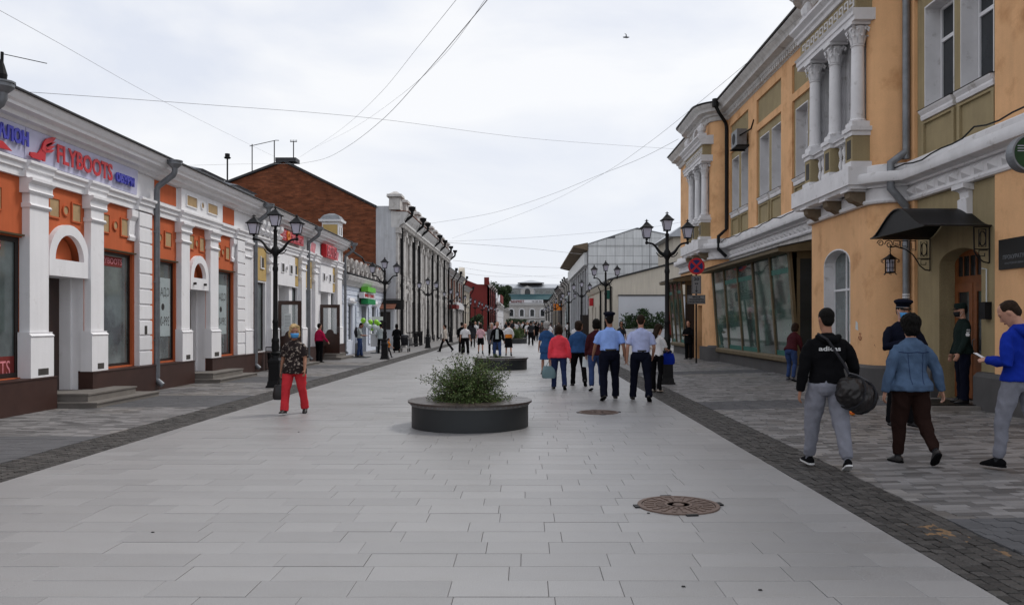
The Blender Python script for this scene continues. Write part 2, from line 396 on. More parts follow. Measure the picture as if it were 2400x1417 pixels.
while y < 45:
    x = XL - rnd.uniform(0, 0.6)
    while x < XR - 0.05:
        ln = rnd.choice((0.45, 0.6, 0.6, 0.6, 0.6, 0.9))
        a, b = max(x, XL), min(x+ln, XR)
        if XR - b < 0.12: b = XR
        if b - a > 0.03: pieces.append((a, b, y))
        x = b if b == XR else x+ln
    y += 0.3
for a, b, y in pieces:
    ln = round(b-a, 3)
    dz = rnd.uniform(-0.0022, 0.0012)
    if ns < 300 and ln in SLAB and (in_view(a, y+.15) or in_view(b, y+.15)):
        inst('slab', SLAB[ln], pave, ((a+b)/2, y+0.15, dz)); ns += 1
    else:
        chip(rest, a+0.0016, b-0.0016, y+0.0016, y+0.2984, -0.016, dz, 0.0025)
P('slabs', rest, 'slab', pave, kind='stuff', recalc=False)

# sett strips either side of the carriageway
def sett_strip(x0, x1, ystart, zf, first):
    bed = MB(); bed.box(x0-0.01, x1+0.01, 3, 330, -0.08, -0.02)
    root = tag(P('sett_strip', bed, 'sett_bed'), kind='structure')
    nc = 7; w_ = (x1-x0)/nc; proto = []
    for k in range(4):
        mb = MB(); chip(mb, -w_/2+0.005, w_/2-0.005, -0.047, 0.047, -0.03, 0.0, 0.011, jit=0.005); proto.append(mesh_of('sett', mb, 'sett'))
    st = MB(); n = 0; y = 3.2
    while y < 60:
        off = 0
        for c in range(nc):
            xc = x0+(c+.5)*w_; yy = y + (0.05 if c % 2 else 0) + rnd.uniform(-.006, .006)
            if n < first and in_view(xc, yy):
                inst('sett', rnd.choice(proto), root, (xc, yy, rnd.uniform(-0.006, 0.004)), (rnd.uniform(-.04,.04), rnd.uniform(-.04,.04), rnd.uniform(-.05,.05))); n += 1
            else:
                chip(st, xc-w_/2+0.005, xc+w_/2-0.005, yy-0.046, yy+0.046, -0.03, rnd.uniform(-0.006, 0.004), 0.011, jit=0.006)
        y += 0.105
    P('setts', st, 'sett', root, kind='stuff', recalc=False)
    f = MB(); f.box(x0, x1, 60, 330, -0.08, -0.004); P('far_setts', f, 'sett', root)
    return root
sett_strip(XR+0.01, 3.46, 0, None, 300)
sett_strip(-6.08, XL-0.01, 0, None, 300)

# side pavements of small block pavers with plainer dark bands across
def sidewalk(x0, x1, bands, zf, first, y0, y1):
    bed = MB()
    bed.strip([[(x0, y0-1, zf(x0)-0.02), (x1, y0-1, zf(x1)-0.02)], [(x0, 330, zf(x0)-0.02), (x1, 330, zf(x1)-0.02)]])
    root = tag(P('sidewalk', bed, 'joint', recalc=False), kind='structure')
    proto = {}
    for ln in (0.2, 0.3):
        mb = MB(); chip(mb, -ln/2+0.002, ln/2-0.002, -0.048, 0.048, -0.018, 0, 0.003); proto[ln] = mesh_of('paver', mb, 'paver')
    a_, b_ = MB(), MB(); n = 0; y = y0
    sl_ = math.atan2(zf(x1)-zf(x0), x1-x0)
    while y < y1:
        x = x0 - rnd.uniform(0, .2)
        dark = any(p <= y < q for p, q in bands)
        while x < x1:
            ln = rnd.choice((0.2, 0.3)); p, q = max(x, x0), min(x+ln, x1)
            if q-p > 0.02:
                if not dark and n < first and abs(q-p-ln) < 1e-6 and in_view((p+q)/2, y):
                    inst('paver', proto[ln], root, ((p+q)/2, y+.05, zf((p+q)/2)+rnd.uniform(-.002, .002)), (0, -sl_, 0)); n += 1
                else:
                    chip(b_ if dark else a_, p+.002, q-.002, y+.002, y+.098, -0.018, rnd.uniform(-.002, .002), 0.003, zf)
            x += ln
        y += 0.1
    P('pavers', a_, 'paver', root, kind='stuff', recalc=False)
    P('dark_pavers', b_, 'paver_dark', root, kind='stuff', recalc=False)
    f = MB(); f.strip([[(x0, y1, zf(x0)-.002), (x1, y1, zf(x1)-.002)], [(x0, 330, zf(x0)-.002), (x1, 330, zf(x1)-.002)]])
    P('paved_surface', f, 'paver', root, recalc=False)
    return root
sidewalk(3.47, 8.6, [(3, 6.6), (15.0, 16.5), (24.9, 26.4)], zr, 300, 4.4, 34)
sidewalk(-9.6, -6.09, [(6, 7.0), (9.1, 11.5), (15.5, 18.0), (22, 24.4), (29, 31)], lambda x: 0.0, 300, 7.6, 34)
pz = MB(); pz.add([(8.6,-5,0.05),(60,-5,0.05),(60,330,0.05),(8.6,330,0.05)], [(0,1,2,3)])
tag(P('courtyard_ground', pz, 'paver_dark'), kind='structure')
# sand swept into the joints at the near right
sd = MB(); nx, ny = 76, 210
rows = []
for j in range(ny):
    row = []
    for i in range(nx):
        x = 2.80+0.0088*i; y = 4.5+0.0115*j
        k = max(math.exp(-(((x-3.22)/0.19)**2+((y-6.35)/0.40)**2)), 0.9*math.exp(-(((x-3.28)/0.16)**2+((y-5.15)/0.28)**2)), 0.8*math.exp(-(((x-3.35)/0.1)**2+((y-5.75)/0.16)**2)))
        row.append((x, y, -0.027+0.036*k*(0.65+0.7*noise.noise(Vector((x*14, y*14, 0))))+0.004*noise.noise(Vector((x*60, y*60, 3)))))
    rows.append(row)
sd.strip(rows); tag(P('sand', sd, 'sand', smooth=True, recalc=False), 'patches of brown sand swept over the dark setts at the near right', 'sand', kind='stuff')

# small litter / flecks
for i, (px, py) in enumerate([(358, 1247), (1602, 1374), (1782, 1382), (1520, 1202), (700, 1012)]):
    p = W(px, py, 3078/(py-756)); mb = MB(); mb.frus(p.x, p.y, 0.001, 0.007, 0.013, 0.008, 0.007, 0.005)
    tag(P('litter', mb, 'black_paint'), 'dark fleck of litter lying on the pale slabs', 'litter', 'dark flecks of litter on the slabs')

# ------------------------------------------------------------------ manhole covers
def manhole(x, y, label):
    t = thing('manhole_cover', label, 'manhole cover', (x, y, 0), 'manhole covers in the carriageway')
    r = MB(); r.lathe(x, y, [(0.325, 0.0), (0.325, 0.012), (0.36, 0.012), (0.362, 0.0)], 48); P('rim', r, 'manhole', t)
    l_ = MB(); l_.lathe(x, y, [(0.0, 0.007), (0.318, 0.007), (0.318, 0.0)], 48)
    for k in range(20):
        a = 2*PI*k/20; c, s_ = math.cos(a), math.sin(a)
        for r0, r1 in ((0.13, 0.20), (0.215, 0.305)):
            w_ = 0.011
            l_.add([(x+c*r0-s_*w_, y+s_*r0+c*w_, 0.0072), (x+c*r1-s_*w_*1.6, y+s_*r1+c*w_*1.6, 0.0072), (x+c*r1+s_*w_*1.6, y+s_*r1-c*w_*1.6, 0.0072), (x+c*r0+s_*w_, y+s_*r0-c*w_, 0.0072),
                    (x+c*r0-s_*w_, y+s_*r0+c*w_, 0.014), (x+c*r1-s_*w_*1.6, y+s_*r1+c*w_*1.6, 0.014), (x+c*r1+s_*w_*1.6, y+s_*r1-c*w_*1.6, 0.014), (x+c*r0+s_*w_, y+s_*r0-c*w_, 0.014)],
                   [(4,5,6,7),(0,1,5,4),(1,2,6,5),(2,3,7,6),(3,0,4,7)])
    l_.lathe(x, y, [(0.10, 0.007), (0.10, 0.015), (0.125, 0.015), (0.125, 0.007)], 32)
    l_.lathe(x, y, [(0.0, 0.015), (0.05, 0.015), (0.055, 0.007)], 6)
    P('lid', l_, 'manhole', t)
    for k in range(4):
        a = PI/2*k+0.12; mb = MB(lambda u, v, z: (x+u*math.cos(a)-v*math.sin(a), y+u*math.sin(a)+v*math.cos(a), z))
        mb.box(0.36, 0.40, -0.05, 0.05, 0, 0.011); P('lug', mb, 'black_iron', t)
manhole(1.343, 7.19, 'nearest round brown manhole cover, large in the right foreground slabs')
manhole(1.296, 14.66, 'farther round manhole cover in line with the walking policeman')

# ------------------------------------------------------------------ street lamps
def lantern(t, x, z0, s=1.0):
    """four sided lantern standing on z0"""
    fr = MB()
    fr.lathe(x, 0, [(0.0, z0-0.02), (0.035, z0), (0.03, z0+0.03), (0.05, z0+0.05), (0.02, z0+0.055)], 10)
    b, h = z0+0.055, 0.27*s
    r0, r1 = 0.075*s, 0.125*s
    fr.frus(x, 0, b-0.01, b+0.012, r0+0.012, r0+0.014)
    for sx in (-1, 1):
        for sy in (-1, 1):
            fr.tube([(x+sx*r0, sy*r0, b), (x+sx*r1, sy*r1, b+h)], 0.011, 4)
    fr.frus(x, 0, b+h-0.01, b+h+0.012, r1+0.035, r1+0.045)
    fr.frus(x, 0, b+h+0.012, b+h+0.05, r1+0.03, r1-0.01)
    fr.frus(x, 0, b+h+0.05, b+h+0.135, r1-0.01, 0.045)
    fr.lathe(x, 0, [(0.048, b+h+0.135), (0.04, b+h+0.15), (0.018, b+h+0.16), (0.018, b+h+0.18), (0.05, b+h+0.185), (0.05, b+h+0.195), (0.015, b+h+0.205), (0.012, b+h+0.23), (0, b+h+0.235)], 8)
    L_ = P('lantern', fr, 'black_iron', t)
    gl = MB(); gl.frus(x, 0, b+0.012, b+h-0.012, r0-0.004, r1-0.006); P('glass', gl, 'lamp_glass', L_)
def make_lamp():
    t = thing('street_lamp', '', 'street lamp', (0, 0, 0), 'black three lantern street lamps along both kerbs')
    b = MB(); b.frus(0, 0, 0, 0.05, 0.19, 0.185); b.frus(0, 0, 0.05, 0.16, 0.165, 0.15); b.frus(0, 0, 0.16, 0.62, 0.14, 0.13)
    b.frus(0, 0, 0.62, 0.68, 0.155, 0.15); b.frus(0, 0, 0.68, 0.74, 0.13, 0.10)
    b.frus(0, -0.138, 0.22, 0.56, 0.09, 0.085, 0.006, 0.006)
    P('base', b, 'black_iron', t)
    p = MB(); p.lathe(0, 0, [(0.11, 0.74), (0.10, 0.80), (0.13, 0.84), (0.13, 0.87), (0.085, 0.90), (0.10, 1.0), (0.085, 1.12), (0.095, 1.15), (0.095, 1.2), (0.072, 1.24), (0.064, 1.6), (0.075, 1.62), (0.075, 1.66), (0.06, 1.7),
                         (0.056, 2.9), (0.07, 2.95), (0.07, 3.0), (0.056, 3.04), (0.05, 3.28), (0.085, 3.34), (0.11, 3.42), (0.085, 3.5), (0.05, 3.55), (0.045, 3.9), (0.06, 3.94), (0.03, 3.98), (0.0, 3.99)], 16)
    P('pole', p, 'black_iron', t, smooth=True)
    for s in (-1, 1):
        a = MB(); pts = []
        for k in range(15):
            q = k/14; x = 0.05+0.49*q; z = 3.40+0.32*(1/(1+math.exp(-(q-0.42)*9)))-0.0
            pts.append((s*x, 0, z))
        pts.append((s*0.545, 0, 3.735)); a.tube(pts, [0.055-0.028*min(1, k/8) for k in range(len(pts))], 8)
        a.lathe(s*0.54, 0, [(0.02, 3.68), (0.038, 3.70), (0.038, 3.75), (0.02, 3.77)], 8)
        a.tube([(s*0.08, 0, 3.36), (s*0.17, 0, 3.355), (s*0.24, 0, 3.40), (s*0.28, 0, 3.47)], 0.014, 5)
        P('arm', a, 'black_iron', t, smooth=True)
        lantern(t, s*0.54, 3.79)
    lantern(t, 0, 3.99)
    return t
lamp0 = make_lamp(); nL = 0
ordL = ['nearest left', 'second left', 'third left', 'fourth left', 'fifth left', 'sixth left', 'seventh left', 'eighth left', 'ninth left', 'tenth left']
lab = ['black street lamp directly behind the woman in red trousers', 'black street lamp beside the green balloons and the small boy',
       'black street lamp between the woman with the stroller and the walker in a pale jacket', 'black street lamp before the left brown brick house',
       'black street lamp against the white house left of the red wall', 'black street lamp on the left in front of the red wall, its nearest']
labR = ['black street lamp beside the woman in the white top, nearest on the right', 'black street lamp rising behind the cap of the policeman',
        'black street lamp before the dark windows of the tiled house', 'fourth black street lamp on the right, by the grey scrolled banner']
for i in range(10):
    o = lamp0 if i == 0 else copy_tree(lamp0)
    o.location = (-6.33, 20.4+15.7*i, 0)
    o['label'] = lab[i] if i < len(lab) else '%s black street lamp counted from the camera, far down the street' % ordL[i].split()[0]+' on the left'
    if i >= 6: o['label'] = ['seventh', 'eighth', 'ninth', 'tenth'][i-6]+' black street lamp from the camera along the left kerb'
for i in range(9):
    o = copy_tree(lamp0); o.location = (3.70, 21.4+16.7*i, zr(3.7))
    o['label'] = labR[i] if i < len(labR) else ['fifth', 'sixth', 'seventh', 'eighth', 'ninth'][i-4]+' black street lamp from the camera along the right kerb'

# ------------------------------------------------------------------ planters and shrubs
def leafquad(mb, p, d, up, ln, wd):
    s = d.cross(up)
    s = s.normalized() if s.length > 1e-5 else d.orthogonal().normalized()
    a = p; b = p+d*ln
    mb.add([a, p+d*ln*.5+s*wd, b, p+d*ln*.5-s*wd], [(0, 1, 2, 3)])
def rvec(r=rnd):
    while True:
        v = Vector((r.uniform(-1, 1), r.uniform(-1, 1), r.uniform(-1, 1)))
        if 0.05 < v.length < 1: return v.normalized()
def shrub(name, label, cat, c, rad, h, nst, leaf, m='leaf', nl=24, group=None, m2='leaf_pale', low=0.35, grass=False, seed=1):
    r = random.Random(seed)
    t = thing(name, label, cat, c, group)
    st, lf, l2 = MB(), MB(), MB(); c = Vector(c)
    for i in range(nst):
        a = r.uniform(0, 2*PI); tilt = (r.random()**0.8)*1.35
        ln = h/ max(0.35, math.cos(tilt*0.75)) * r.uniform(0.55, 1.0)
        ln = min(ln, rad*1.15 if tilt > .9 else ln)
        d = Vector((math.cos(a)*math.sin(tilt), math.sin(a)*math.sin(tilt), math.cos(tilt)))
        p = c + Vector((math.cos(a), math.sin(a), 0))*r.uniform(0, rad*.25)
        pts = [p.copy()]; K = 8
        for k in range(K):
            p = p + d*(ln/K); d = (d + Vector((r.uniform(-.14, .14), r.uniform(-.14, .14), -0.07-0.05*math.sin(tilt)))).normalized()
            if p.z < c.z+0.02: p.z = c.z+0.02
            pts.append(p.copy())
        st.tube(pts, [0.006*(1-0.8*k/K) for k in range(K+1)], 3)
        for k in range(1, K+1):
            for q in range(max(1, nl//K)):
                base = pts[k-1].lerp(pts[k], r.random()); tw = (rvec(r)+ (pts[k]-pts[k-1]).normalized()*0.8).normalized()
                L2 = r.uniform(.03, .12)*(h/0.6)
                if not grass and r.random() < .35: st.tube([base, base+tw*L2], 0.002, 3)
                for z_ in range(4):
                    pos = base+tw*L2*((z_+r.random())/4)
                    out = (pos-c).length/max(rad, h)
                    leafquad(l2 if (r.random() < .16+0.25*max(0, out-.5)) else lf, pos, (tw+rvec(r)*.9).normalized(), rvec(r), leaf*r.uniform(.6, 1.3), leaf*.24)
    P('stems', st, 'bark', t, kind='stuff', recalc=False)
    P('leaves', lf, m, t, kind='stuff', recalc=False)
    P('young_leaves', l2, m2, t, kind='stuff', recalc=False)
    return t
def planter(x, y, label):
    t = thing('planter', label, 'planter', (x, y, 0), 'round dark planters down the middle of the street')
    b = MB(); b.lathe(x, y, [(0.80, 0.0), (0.915, 0.0), (0.915, 0.335), (0.80, 0.335)], 72); P('wall', b, 'planter_side', t, smooth=True)
    b = MB(); b.lathe(x, y, [(0.80, 0.337), (0.925, 0.337), (0.925, 0.378), (0.80, 0.378)], 72)
    P('band', b, 'planter_band', t, smooth=True)
    bo = MB()
    for k in range(60):
        a = 2*PI*(k+.5)/60; c, s_ = math.cos(a), math.sin(a)
        bo.frus(x+0.928*c, y+0.928*s_, 0.350, 0.366, 0.009, 0.009)
    P('bolts', bo, 'galvanised', t, kind='stuff', recalc=False)
    N_ = 60; a = PI/N_*0.93
    mb = MB(); r0, r1 = 0.52, 0.972
    pr = [(r0, -a), (r1, -a), (r1, a), (r0, a)]
    V = [(r*math.cos(q), r*math.sin(q), z) for z in (0.381, 0.410) for r, q in pr]
    mb.add(V, [(0,3,2,1),(4,5,6,7),(0,1,5,4),(1,2,6,5),(2,3,7,6),(3,0,4,7)])
    me = mesh_of('slat', mb, 'slat_wood')
    for k in range(N_): inst('slat', me, t, (0, 0, rnd.uniform(-.001, .001)), (0, 0, 2*PI*k/N_))
    so_ = MB(); so_.lathe(x, y, [(0.0, 0.36), (0.3, 0.35), (0.79, 0.33)], 24); P('soil', so_, 'soil', t)
    return t
planter(-0.894, 12.77, 'nearest round dark grey planter with slatted rim, in front of all walkers')
shrub('shrub', 'spreading feathery green shrub growing in the nearest round planter', 'shrub', (-0.90, 12.77, 0.355), 0.50, 0.78, 215, 0.034, nl=36, seed=5)
planter(-0.915, 28.4, 'second round dark planter, nearly empty, just behind the big shrub')
shrub('shrub', 'tiny green tuft in the second round planter', 'shrub', (-1.02, 28.4, 0.355), 0.25, 0.22, 26, 0.03, nl=16, seed=6)
planter(-0.91, 64, 'third round planter, far off left of the man in black')
shrub('shrub', 'low olive green shrub in the third round planter', 'shrub', (-1.15, 64, 0.36), 0.9, 0.85, 90, 0.08, nl=24, seed=7)
planter(-0.91, 80, 'fourth round planter, barely showing behind the third one')
shrub('shrub', 'green shrub in the fourth and farthest round planter', 'shrub', (-0.8, 80, 0.36), 0.9, 0.9, 70, 0.09, nl=20, seed=8)
# ------------------------------------------------------------------ left row of low shops (wall face x = -9.1)
LF = lambda u, d, z: (-9.1+d, u, z)
def hopper(t, fr, u, dw, zc, d_out, m='galvanised', zb=0.12, r=0.07, foot=True, label=None, cat='rain pipe', name='downpipe', s=1.0):
    """rain pipe: funnel under the eaves, swan neck back to the wall, straight run, kicked foot"""
    root = thing(name, label, cat, fr(u, dw, 0), 'rain pipes on the fronts')
    p = MB(fr); a = zc-0.62*s
    p.tube([(u, d_out, zc-0.12*s), (u, d_out, zc-0.25*s), (u, d_out-0.04, zc-0.33*s), (u, dw+0.03, a+0.02), (u, dw, a-0.08), (u, dw, zb+0.2)] + ([(u, dw, zb+0.12), (u, dw+0.14, zb)] if foot else []), r, 10)
    P('pipe', p, m, root, smooth=True)
    f = MB(fr); f.tube([(u, d_out, zc-0.16*s), (u, d_out, zc-0.10*s), (u, d_out, zc-0.07*s), (u, d_out, zc)], [r*1.1, r*2.0, r*2.4, r*2.4], 12)
    f.tube([(u, d_out, zc-0.01), (u, d_out, zc+0.02)], r*2.65, 12)
    P('hopper', f, m, root, smooth=True)
    for z in (1.2, 2.6, 3.8):
        if z < a-.1 and z > zb+.3:
            c = MB(fr); c.tube([(u, dw, z-0.02), (u, dw, z+0.02)], r*1.12, 10); c.box(u-0.16, u-0.02, dw-0.02, dw-0.005, z-0.008, z+0.008)
            P('clamp', c, m, root)
    return root
def win(t, fr, u0, u1, z0, z1, d, frame='dark_frame', glass='glass_shop', fw=0.05, mull=(), trans=(), inner=None, label=None):
    f = MB(fr)
    f.box(u0, u0+fw, d-0.03, d+0.03, z0, z1); f.box(u1-fw, u1, d-0.03, d+0.03, z0, z1)
    f.box(u0+fw, u1-fw, d-0.03, d+0.03, z0, z0+fw); f.box(u0+fw, u1-fw, d-0.03, d+0.03, z1-fw, z1)
    for m_ in mull: f.box(m_[0]-fw/2, m_[0]+fw/2, d-0.028, d+0.028, m_[1], m_[2])
    for m_ in trans: f.box(m_[1], m_[2], d-0.026, d+0.026, m_[0]-fw/2, m_[0]+fw/2)
    w_ = P('window', f, frame, t, label)
    g_ = MB(fr); g_.box(u0+fw*.8, u1-fw*.8, d-0.008, d+0.002, z0+fw*.8, z1-fw*.8); P('pane', g_, glass, w_)
    return w_
def pilaster(t, fr, u0, u1, d, zt=4.2, m='white_plaster', base=1.35, vent=True):
    p = MB(fr); p.box(u0+.03, u1-.03, -0.05, d, base+.1, zt-.22)
    P('pilaster', p, m, t)
    b = MB(fr); b.box(u0-.02, u1+.05, -0.05, d+.05, 0.62, base); b.prof(u0-.02, u1+.05, [(-.05, base), (d+.05, base), (d+.07, base+.03), (d+.02, base+.07), (d+.03, base+.1), (-.05, base+.1)])
    P('pilaster_base', b, m, t)
    c = MB(fr); c.prof(u0-.05, u1+.05, [(-.05, zt-.24), (d+.02, zt-.24), (d+.05, zt-.2), (d+.03, zt-.17), (d+.03, zt-.08), (d+.1, zt-.02), (d+.1, zt+.03), (-.05, zt+.03)])
    c.prof(u0, u1, [(-.05, zt-.5), (d+.02, zt-.5), (d+.05, zt-.46), (d+.02, zt-.42), (-.05, zt-.42)])
    P('capital', c, m, t)
    if vent:
        v = MB(fr); v.box(u0+.2, u1-.12, d+.045, d+.053, .66, .78); P('vent', v, 'dark_inset', t)
def insets(t, fr, cs, z0, z1, m, circ=None, d=0.0):
    for a, b in cs:
        q = MB(fr); w_ = .03
        q.box(a, b, d+0.001, d+0.012, z0, z1); P('inset_panel', q, m, t)
        f = MB(fr); f.wall(a-w_, b+w_, z0-w_, z1+w_, [(a, b, z0, z1)], d, d+.03)
        P('inset_edge', f, {'beige_inset': 'orange_paint'}.get(m, 'white_plaster') if d < .1 else 'white_plaster', t)
    if circ:
        q = MB(lambda x, y, z: fr(x, z, y)); q.lathe(circ, (z0+z1)/2, [(0, d+.002), (.085, d+.012)], 16); P('round_inset', q, m, t)
        q = MB(lambda x, y, z: fr(x, z, y)); q.lathe(circ, (z0+z1)/2, [(.085, d), (.085, d+.03), (.115, d+.03), (.115, d)], 16); P('round_surround', q, {'beige_inset': 'orange_paint'}.get(m, 'white_plaster') if d < .1 else 'white_plaster', t)
def entab(t, fr, u0, u1, m='white_plaster', breaks=(), zt=4.2, top=5.55):
    a = MB(fr); pr = [(-.1, zt+.03), (.07, zt+.03), (.07, zt+.15), (.11, zt+.17), (.11, zt+.24), (.16, zt+.28), (.16, zt+.33), (-.1, zt+.36)]
    a.prof(u0, u1, pr); P('architrave', a, m, t)
    for b0, b1 in breaks:
        a = MB(fr); a.prof(b0, b1, [(d+.075 if d > 0 else d, z+.002) for d, z in pr]); P('architrave_break', a, m, t)
    c = MB(fr)
    c.prof(u0, u1, [(-.4, top-.42), (.12, top-.42), (.16, top-.36), (.26, top-.34), (.28, top-.26), (.40, top-.22), (.41, top-.17), (.45, top-.13), (.50, top-.03), (.50, top), (-.4, top+.02)])
    P('cornice', c, m, t)
    k = MB(fr); k.prof(u0-.01, u1+.01, [(-.4, top+.025), (.56, top+.003), (.56, top+.03), (.2, top+.09), (-9, top+.9), (-9, top+.8)])
    P('roof', k, 'roof_metal', t)
def quoin(t, fr, u0, u1, d, z0, z1, m='white_plaster', h=.36, parent_name='quoin_block'):
    z = z0; 
    core = MB(fr); core.box(u0+.03, u1-.03, -.05, d-.03, z0, z1); P('quoin_pier', core, m, t)
    while z < z1-.1:
        zz = min(z+h-.035, z1); b = MB(fr)
        b.prof(u0, u1, [(d-.035, z), (d-.008, z), (d, z+.012), (d, zz-.012), (d-.008, zz), (d-.035, zz)]); P(parent_name, b, m, t); z += h
def arch_door(t, fr, u0, u1, c, r, m, tymp, deep=.65, door_m='dark_wood', pin=.12):
    """arched door surround with blind tympanum, lintel band and a deep stepped recess"""
    a = MB(fr); a.archband(c, 2.84, r-.2, r, .0, .10, 18); P('arch', a, m, t)
    a = MB(fr); a.archband(c, 2.84, 0.0, r-.2, -.165, -.15, 14); P('tympanum', a, tymp, t)
    a = MB(fr); a.box(c-r, c+r, -.2, .10, 2.52, 2.84); P('lintel', a, m, t)
    j = MB(fr)
    j.box(u0-.05, u0+.004, -deep, -.002, 0, 2.52); j.box(u1-.004, u1+.12, -deep, -.002, 0, 2.52)
    j.box(u1-.05, u1, -deep, -.24, 0, 2.52)
    j.box(u0-.05, u1+.12, -deep, -.2, 2.52, 2.6); P('door_reveal', j, m, t)
    f = MB(fr); f.box(u0-.05, u1+.1, -deep, .02, 0, .255); P('threshold', f, 'step_stone', t)
    dd = MB(fr); dd.box(u0, u1-.02, -deep-.02, -deep+.03, .26, 2.52)
    for zz in ((.4, 1.15), (1.3, 2.3)): dd.box(u0+.12, u1-.25, -deep+.03, -deep+.05, *zz)
    dr = P('door', dd, door_m, t); h = MB(fr); h.tube([(u0+.1, -deep+.05, 1.2), (u0+.1, -deep+.09, 1.2), (u0+.1, -deep+.09, 1.4)], .012, 6); P('handle', h, 'galvanised', dr)
def steps(fr, u0, u1, d1, label, hgt=.26):
    s = thing('door_steps', label, 'steps', fr(u0, 0, 0), 'stone steps at the shop doors')
    a = MB(fr); a.box(u0-.15, u1+.55, .0, d1+.25, 0.0, hgt*.3); a.box(u0-.17, u1+.57, .0, d1+.27, hgt*.3, hgt*.3+.025); P('lower_step', a, 'step_stone', s)
    a = MB(fr); a.box(u0, u1, .0, d1, hgt*.3+.025, hgt-.03); a.box(u0-.02, u1+.02, .0, d1+.02, hgt-.03, hgt); P('upper_step', a, 'step_stone', s)
def plinth(t, fr, u0, u1, d=.2, z=.62, m='brown_plinth'):
    a = MB(fr); a.box(u0, u1, -.1, d, -.05, z-.03); a.prof(u0-.005, u1+.005, [(-.1, z-.03), (d+.015, z-.03), (d+.015, z-.01), (-.1, z+.01)]); P('plinth', a, m, t)
def ledge(t, fr, u0, u1, z, m='wood_trim'):
    a = MB(fr); a.prof(u0, u1, [(-.05, z), (.07, z), (.08, z+.03), (-.05, z+.05)]); P('window_ledge', a, m, t)

# ---- house A: orange and white shoe shop
A = thing('shop_house', 'low orange and white shop with the red winged boot sign on its frieze', 'house', (-9.1, 14, 0))
w_ = MB(LF)
w_.wall(8.0, 19.6, 0.0, 4.25, [(10.9, 14.62, .64, 3.15), (15.38, 16.64, 0, 3.34), (17.22, 18.7, .66, 3.17)])
w_.archfill(15.38-.0, 16.64, 2.84, 3.34, -.35, 0, 12, .5)
P('wall', w_, 'orange_paint', A)
w_ = MB(LF); w_.box(8.0, 19.6, -.3, .04, 4.251, 5.2); P('frieze', w_, 'white_plaster', A)
w_ = MB(LF); w_.box(8.0, 19.6, -9, -.62, 0, 5.5); P('house_body', w_, 'grey_plaster', A)
win(A, LF, 10.9, 14.6, .64, 3.15, -.09, fw=.09, mull=[(12.7, .7, 3.1)])
win(A, LF, 17.22, 18.7, .66, 3.17, -.09, fw=.06)
for u0, u1 in ((10.1, 10.8), (14.58, 15.22), (16.63, 17.2)): pilaster(A, LF, u0, u1, .14)
quoin(A, LF, 18.76, 19.38, .14, .62, 4.2)
arch_door(A, LF, 15.38, 16.635, 15.98, .70, 'white_plaster', 'orange_paint', deep=.5)
insets(A, LF, [(15.42, 15.74), (16.2, 16.5)], 3.66, 4.0, 'beige_inset', 15.97)
insets(A, LF, [(17.3, 17.62), (18.15, 18.5)], 3.58, 3.95, 'beige_inset', 17.9)
insets(A, LF, [(11.3, 11.7), (13.6, 14.0)], 3.58, 3.95, 'beige_inset', 12.6)
ledge(A, LF, 10.85, 14.57, 3.17); ledge(A, LF, 17.2, 18.74, 3.19)
corb = MB(LF); corb.prof(18.45, 18.74, [(0, 3.5), (.05, 3.5), (.07, 3.58), (.04, 3.64), (.06, 3.95), (.12, 4.05), (.12, 4.2), (0, 4.2)]); P('corbel', corb, 'white_plaster', A)
plinth(A, LF, 8.0, 15.36); plinth(A, LF, 16.62, 19.58)
entab(A, LF, 8.0, 19.6, breaks=[(14.5, 15.3), (16.55, 17.28), (18.7, 19.45), (10.0, 10.9)])
vn = MB(LF); vn.box(19.0, 19.12, .139, .147, 1.35, 1.55); P('vent', vn, 'dark_inset', A)
steps(LF, 15.55, 17.45, .68, 'stone steps at the arched door under the boot sign')
# signs
sg = thing('shop_sign', 'wide grey shop signboard with red winged boot and red latin letters', 'shop sign', (-9.0, 16, 4.8))
b = MB(LF); b.prof(14.52, 18.7, [(.06, 4.56), (.10, 4.56), (.13, 5.12), (.09, 5.12)]); P('board', b, 'sign_panel', sg)
T('lettering', 'FLYBOOTS', sg, 'sign_red', LF(16.46, .15, 4.845), (0, 1, 0), (0, 0, 1), .5, .008, width=2.06, height=.36, bold=.012)
T('lettering', 'ОБУВИ', sg, 'sign_blue', LF(18.03, .15, 4.80), (0, 1, 0), (0, 0, 1), .3, .015, width=.82, height=.21, bold=.02)
bt = MB(LF); ox, oz = 14.56, 4.60
def bp(pts, d0=.15, d1=.18): bt.slab_uz([(ox+x*.82, oz+z*.52) for x, z in pts], d0, d1)
bp([(0, .06), (.10, .0), (.42, .0), (.46, .05), (.50, .0), (.56, .0), (.58, .30), (.42, .40), (.30, .22), (.16, .2), (.02, .17)])
bp([(.42, .36), (.58, .28), (.62, .55), (.80, .70), (.98, 1.0), (.86, .98), (.62, .84), (.50, .66)])
for k in range(3): bp([(.58, .32+.11*k), (.80, .40+.13*k), (.93+.02*k, .55+.15*k), (.74, .49+.12*k), (.60, .40+.11*k)])
P('winged_boot', bt, 'sign_red', sg)
sg = thing('shop_sign', 'pale signboard with blue Cyrillic letters cut by the left frame edge', 'shop sign', (-9.0, 14, 4.8))
b = MB(LF); b.prof(11.6, 14.5, [(.06, 4.56), (.10, 4.56), (.13, 5.12), (.09, 5.12)]); P('board', b, 'sign_panel', sg)
T('lettering', 'САЛОН', sg, 'sign_blue', LF(14.02, .15, 4.90), (0, 1, 0), (0, 0, 1), .4, .01, width=1.05, height=.27, bold=.02)
b = MB(LF); b.slab_uz([(13.4, 4.58), (14.1, 4.60), (13.85, 4.72), (13.5, 4.70)], .13, .15); P('red_mark', b, 'sign_red', sg)
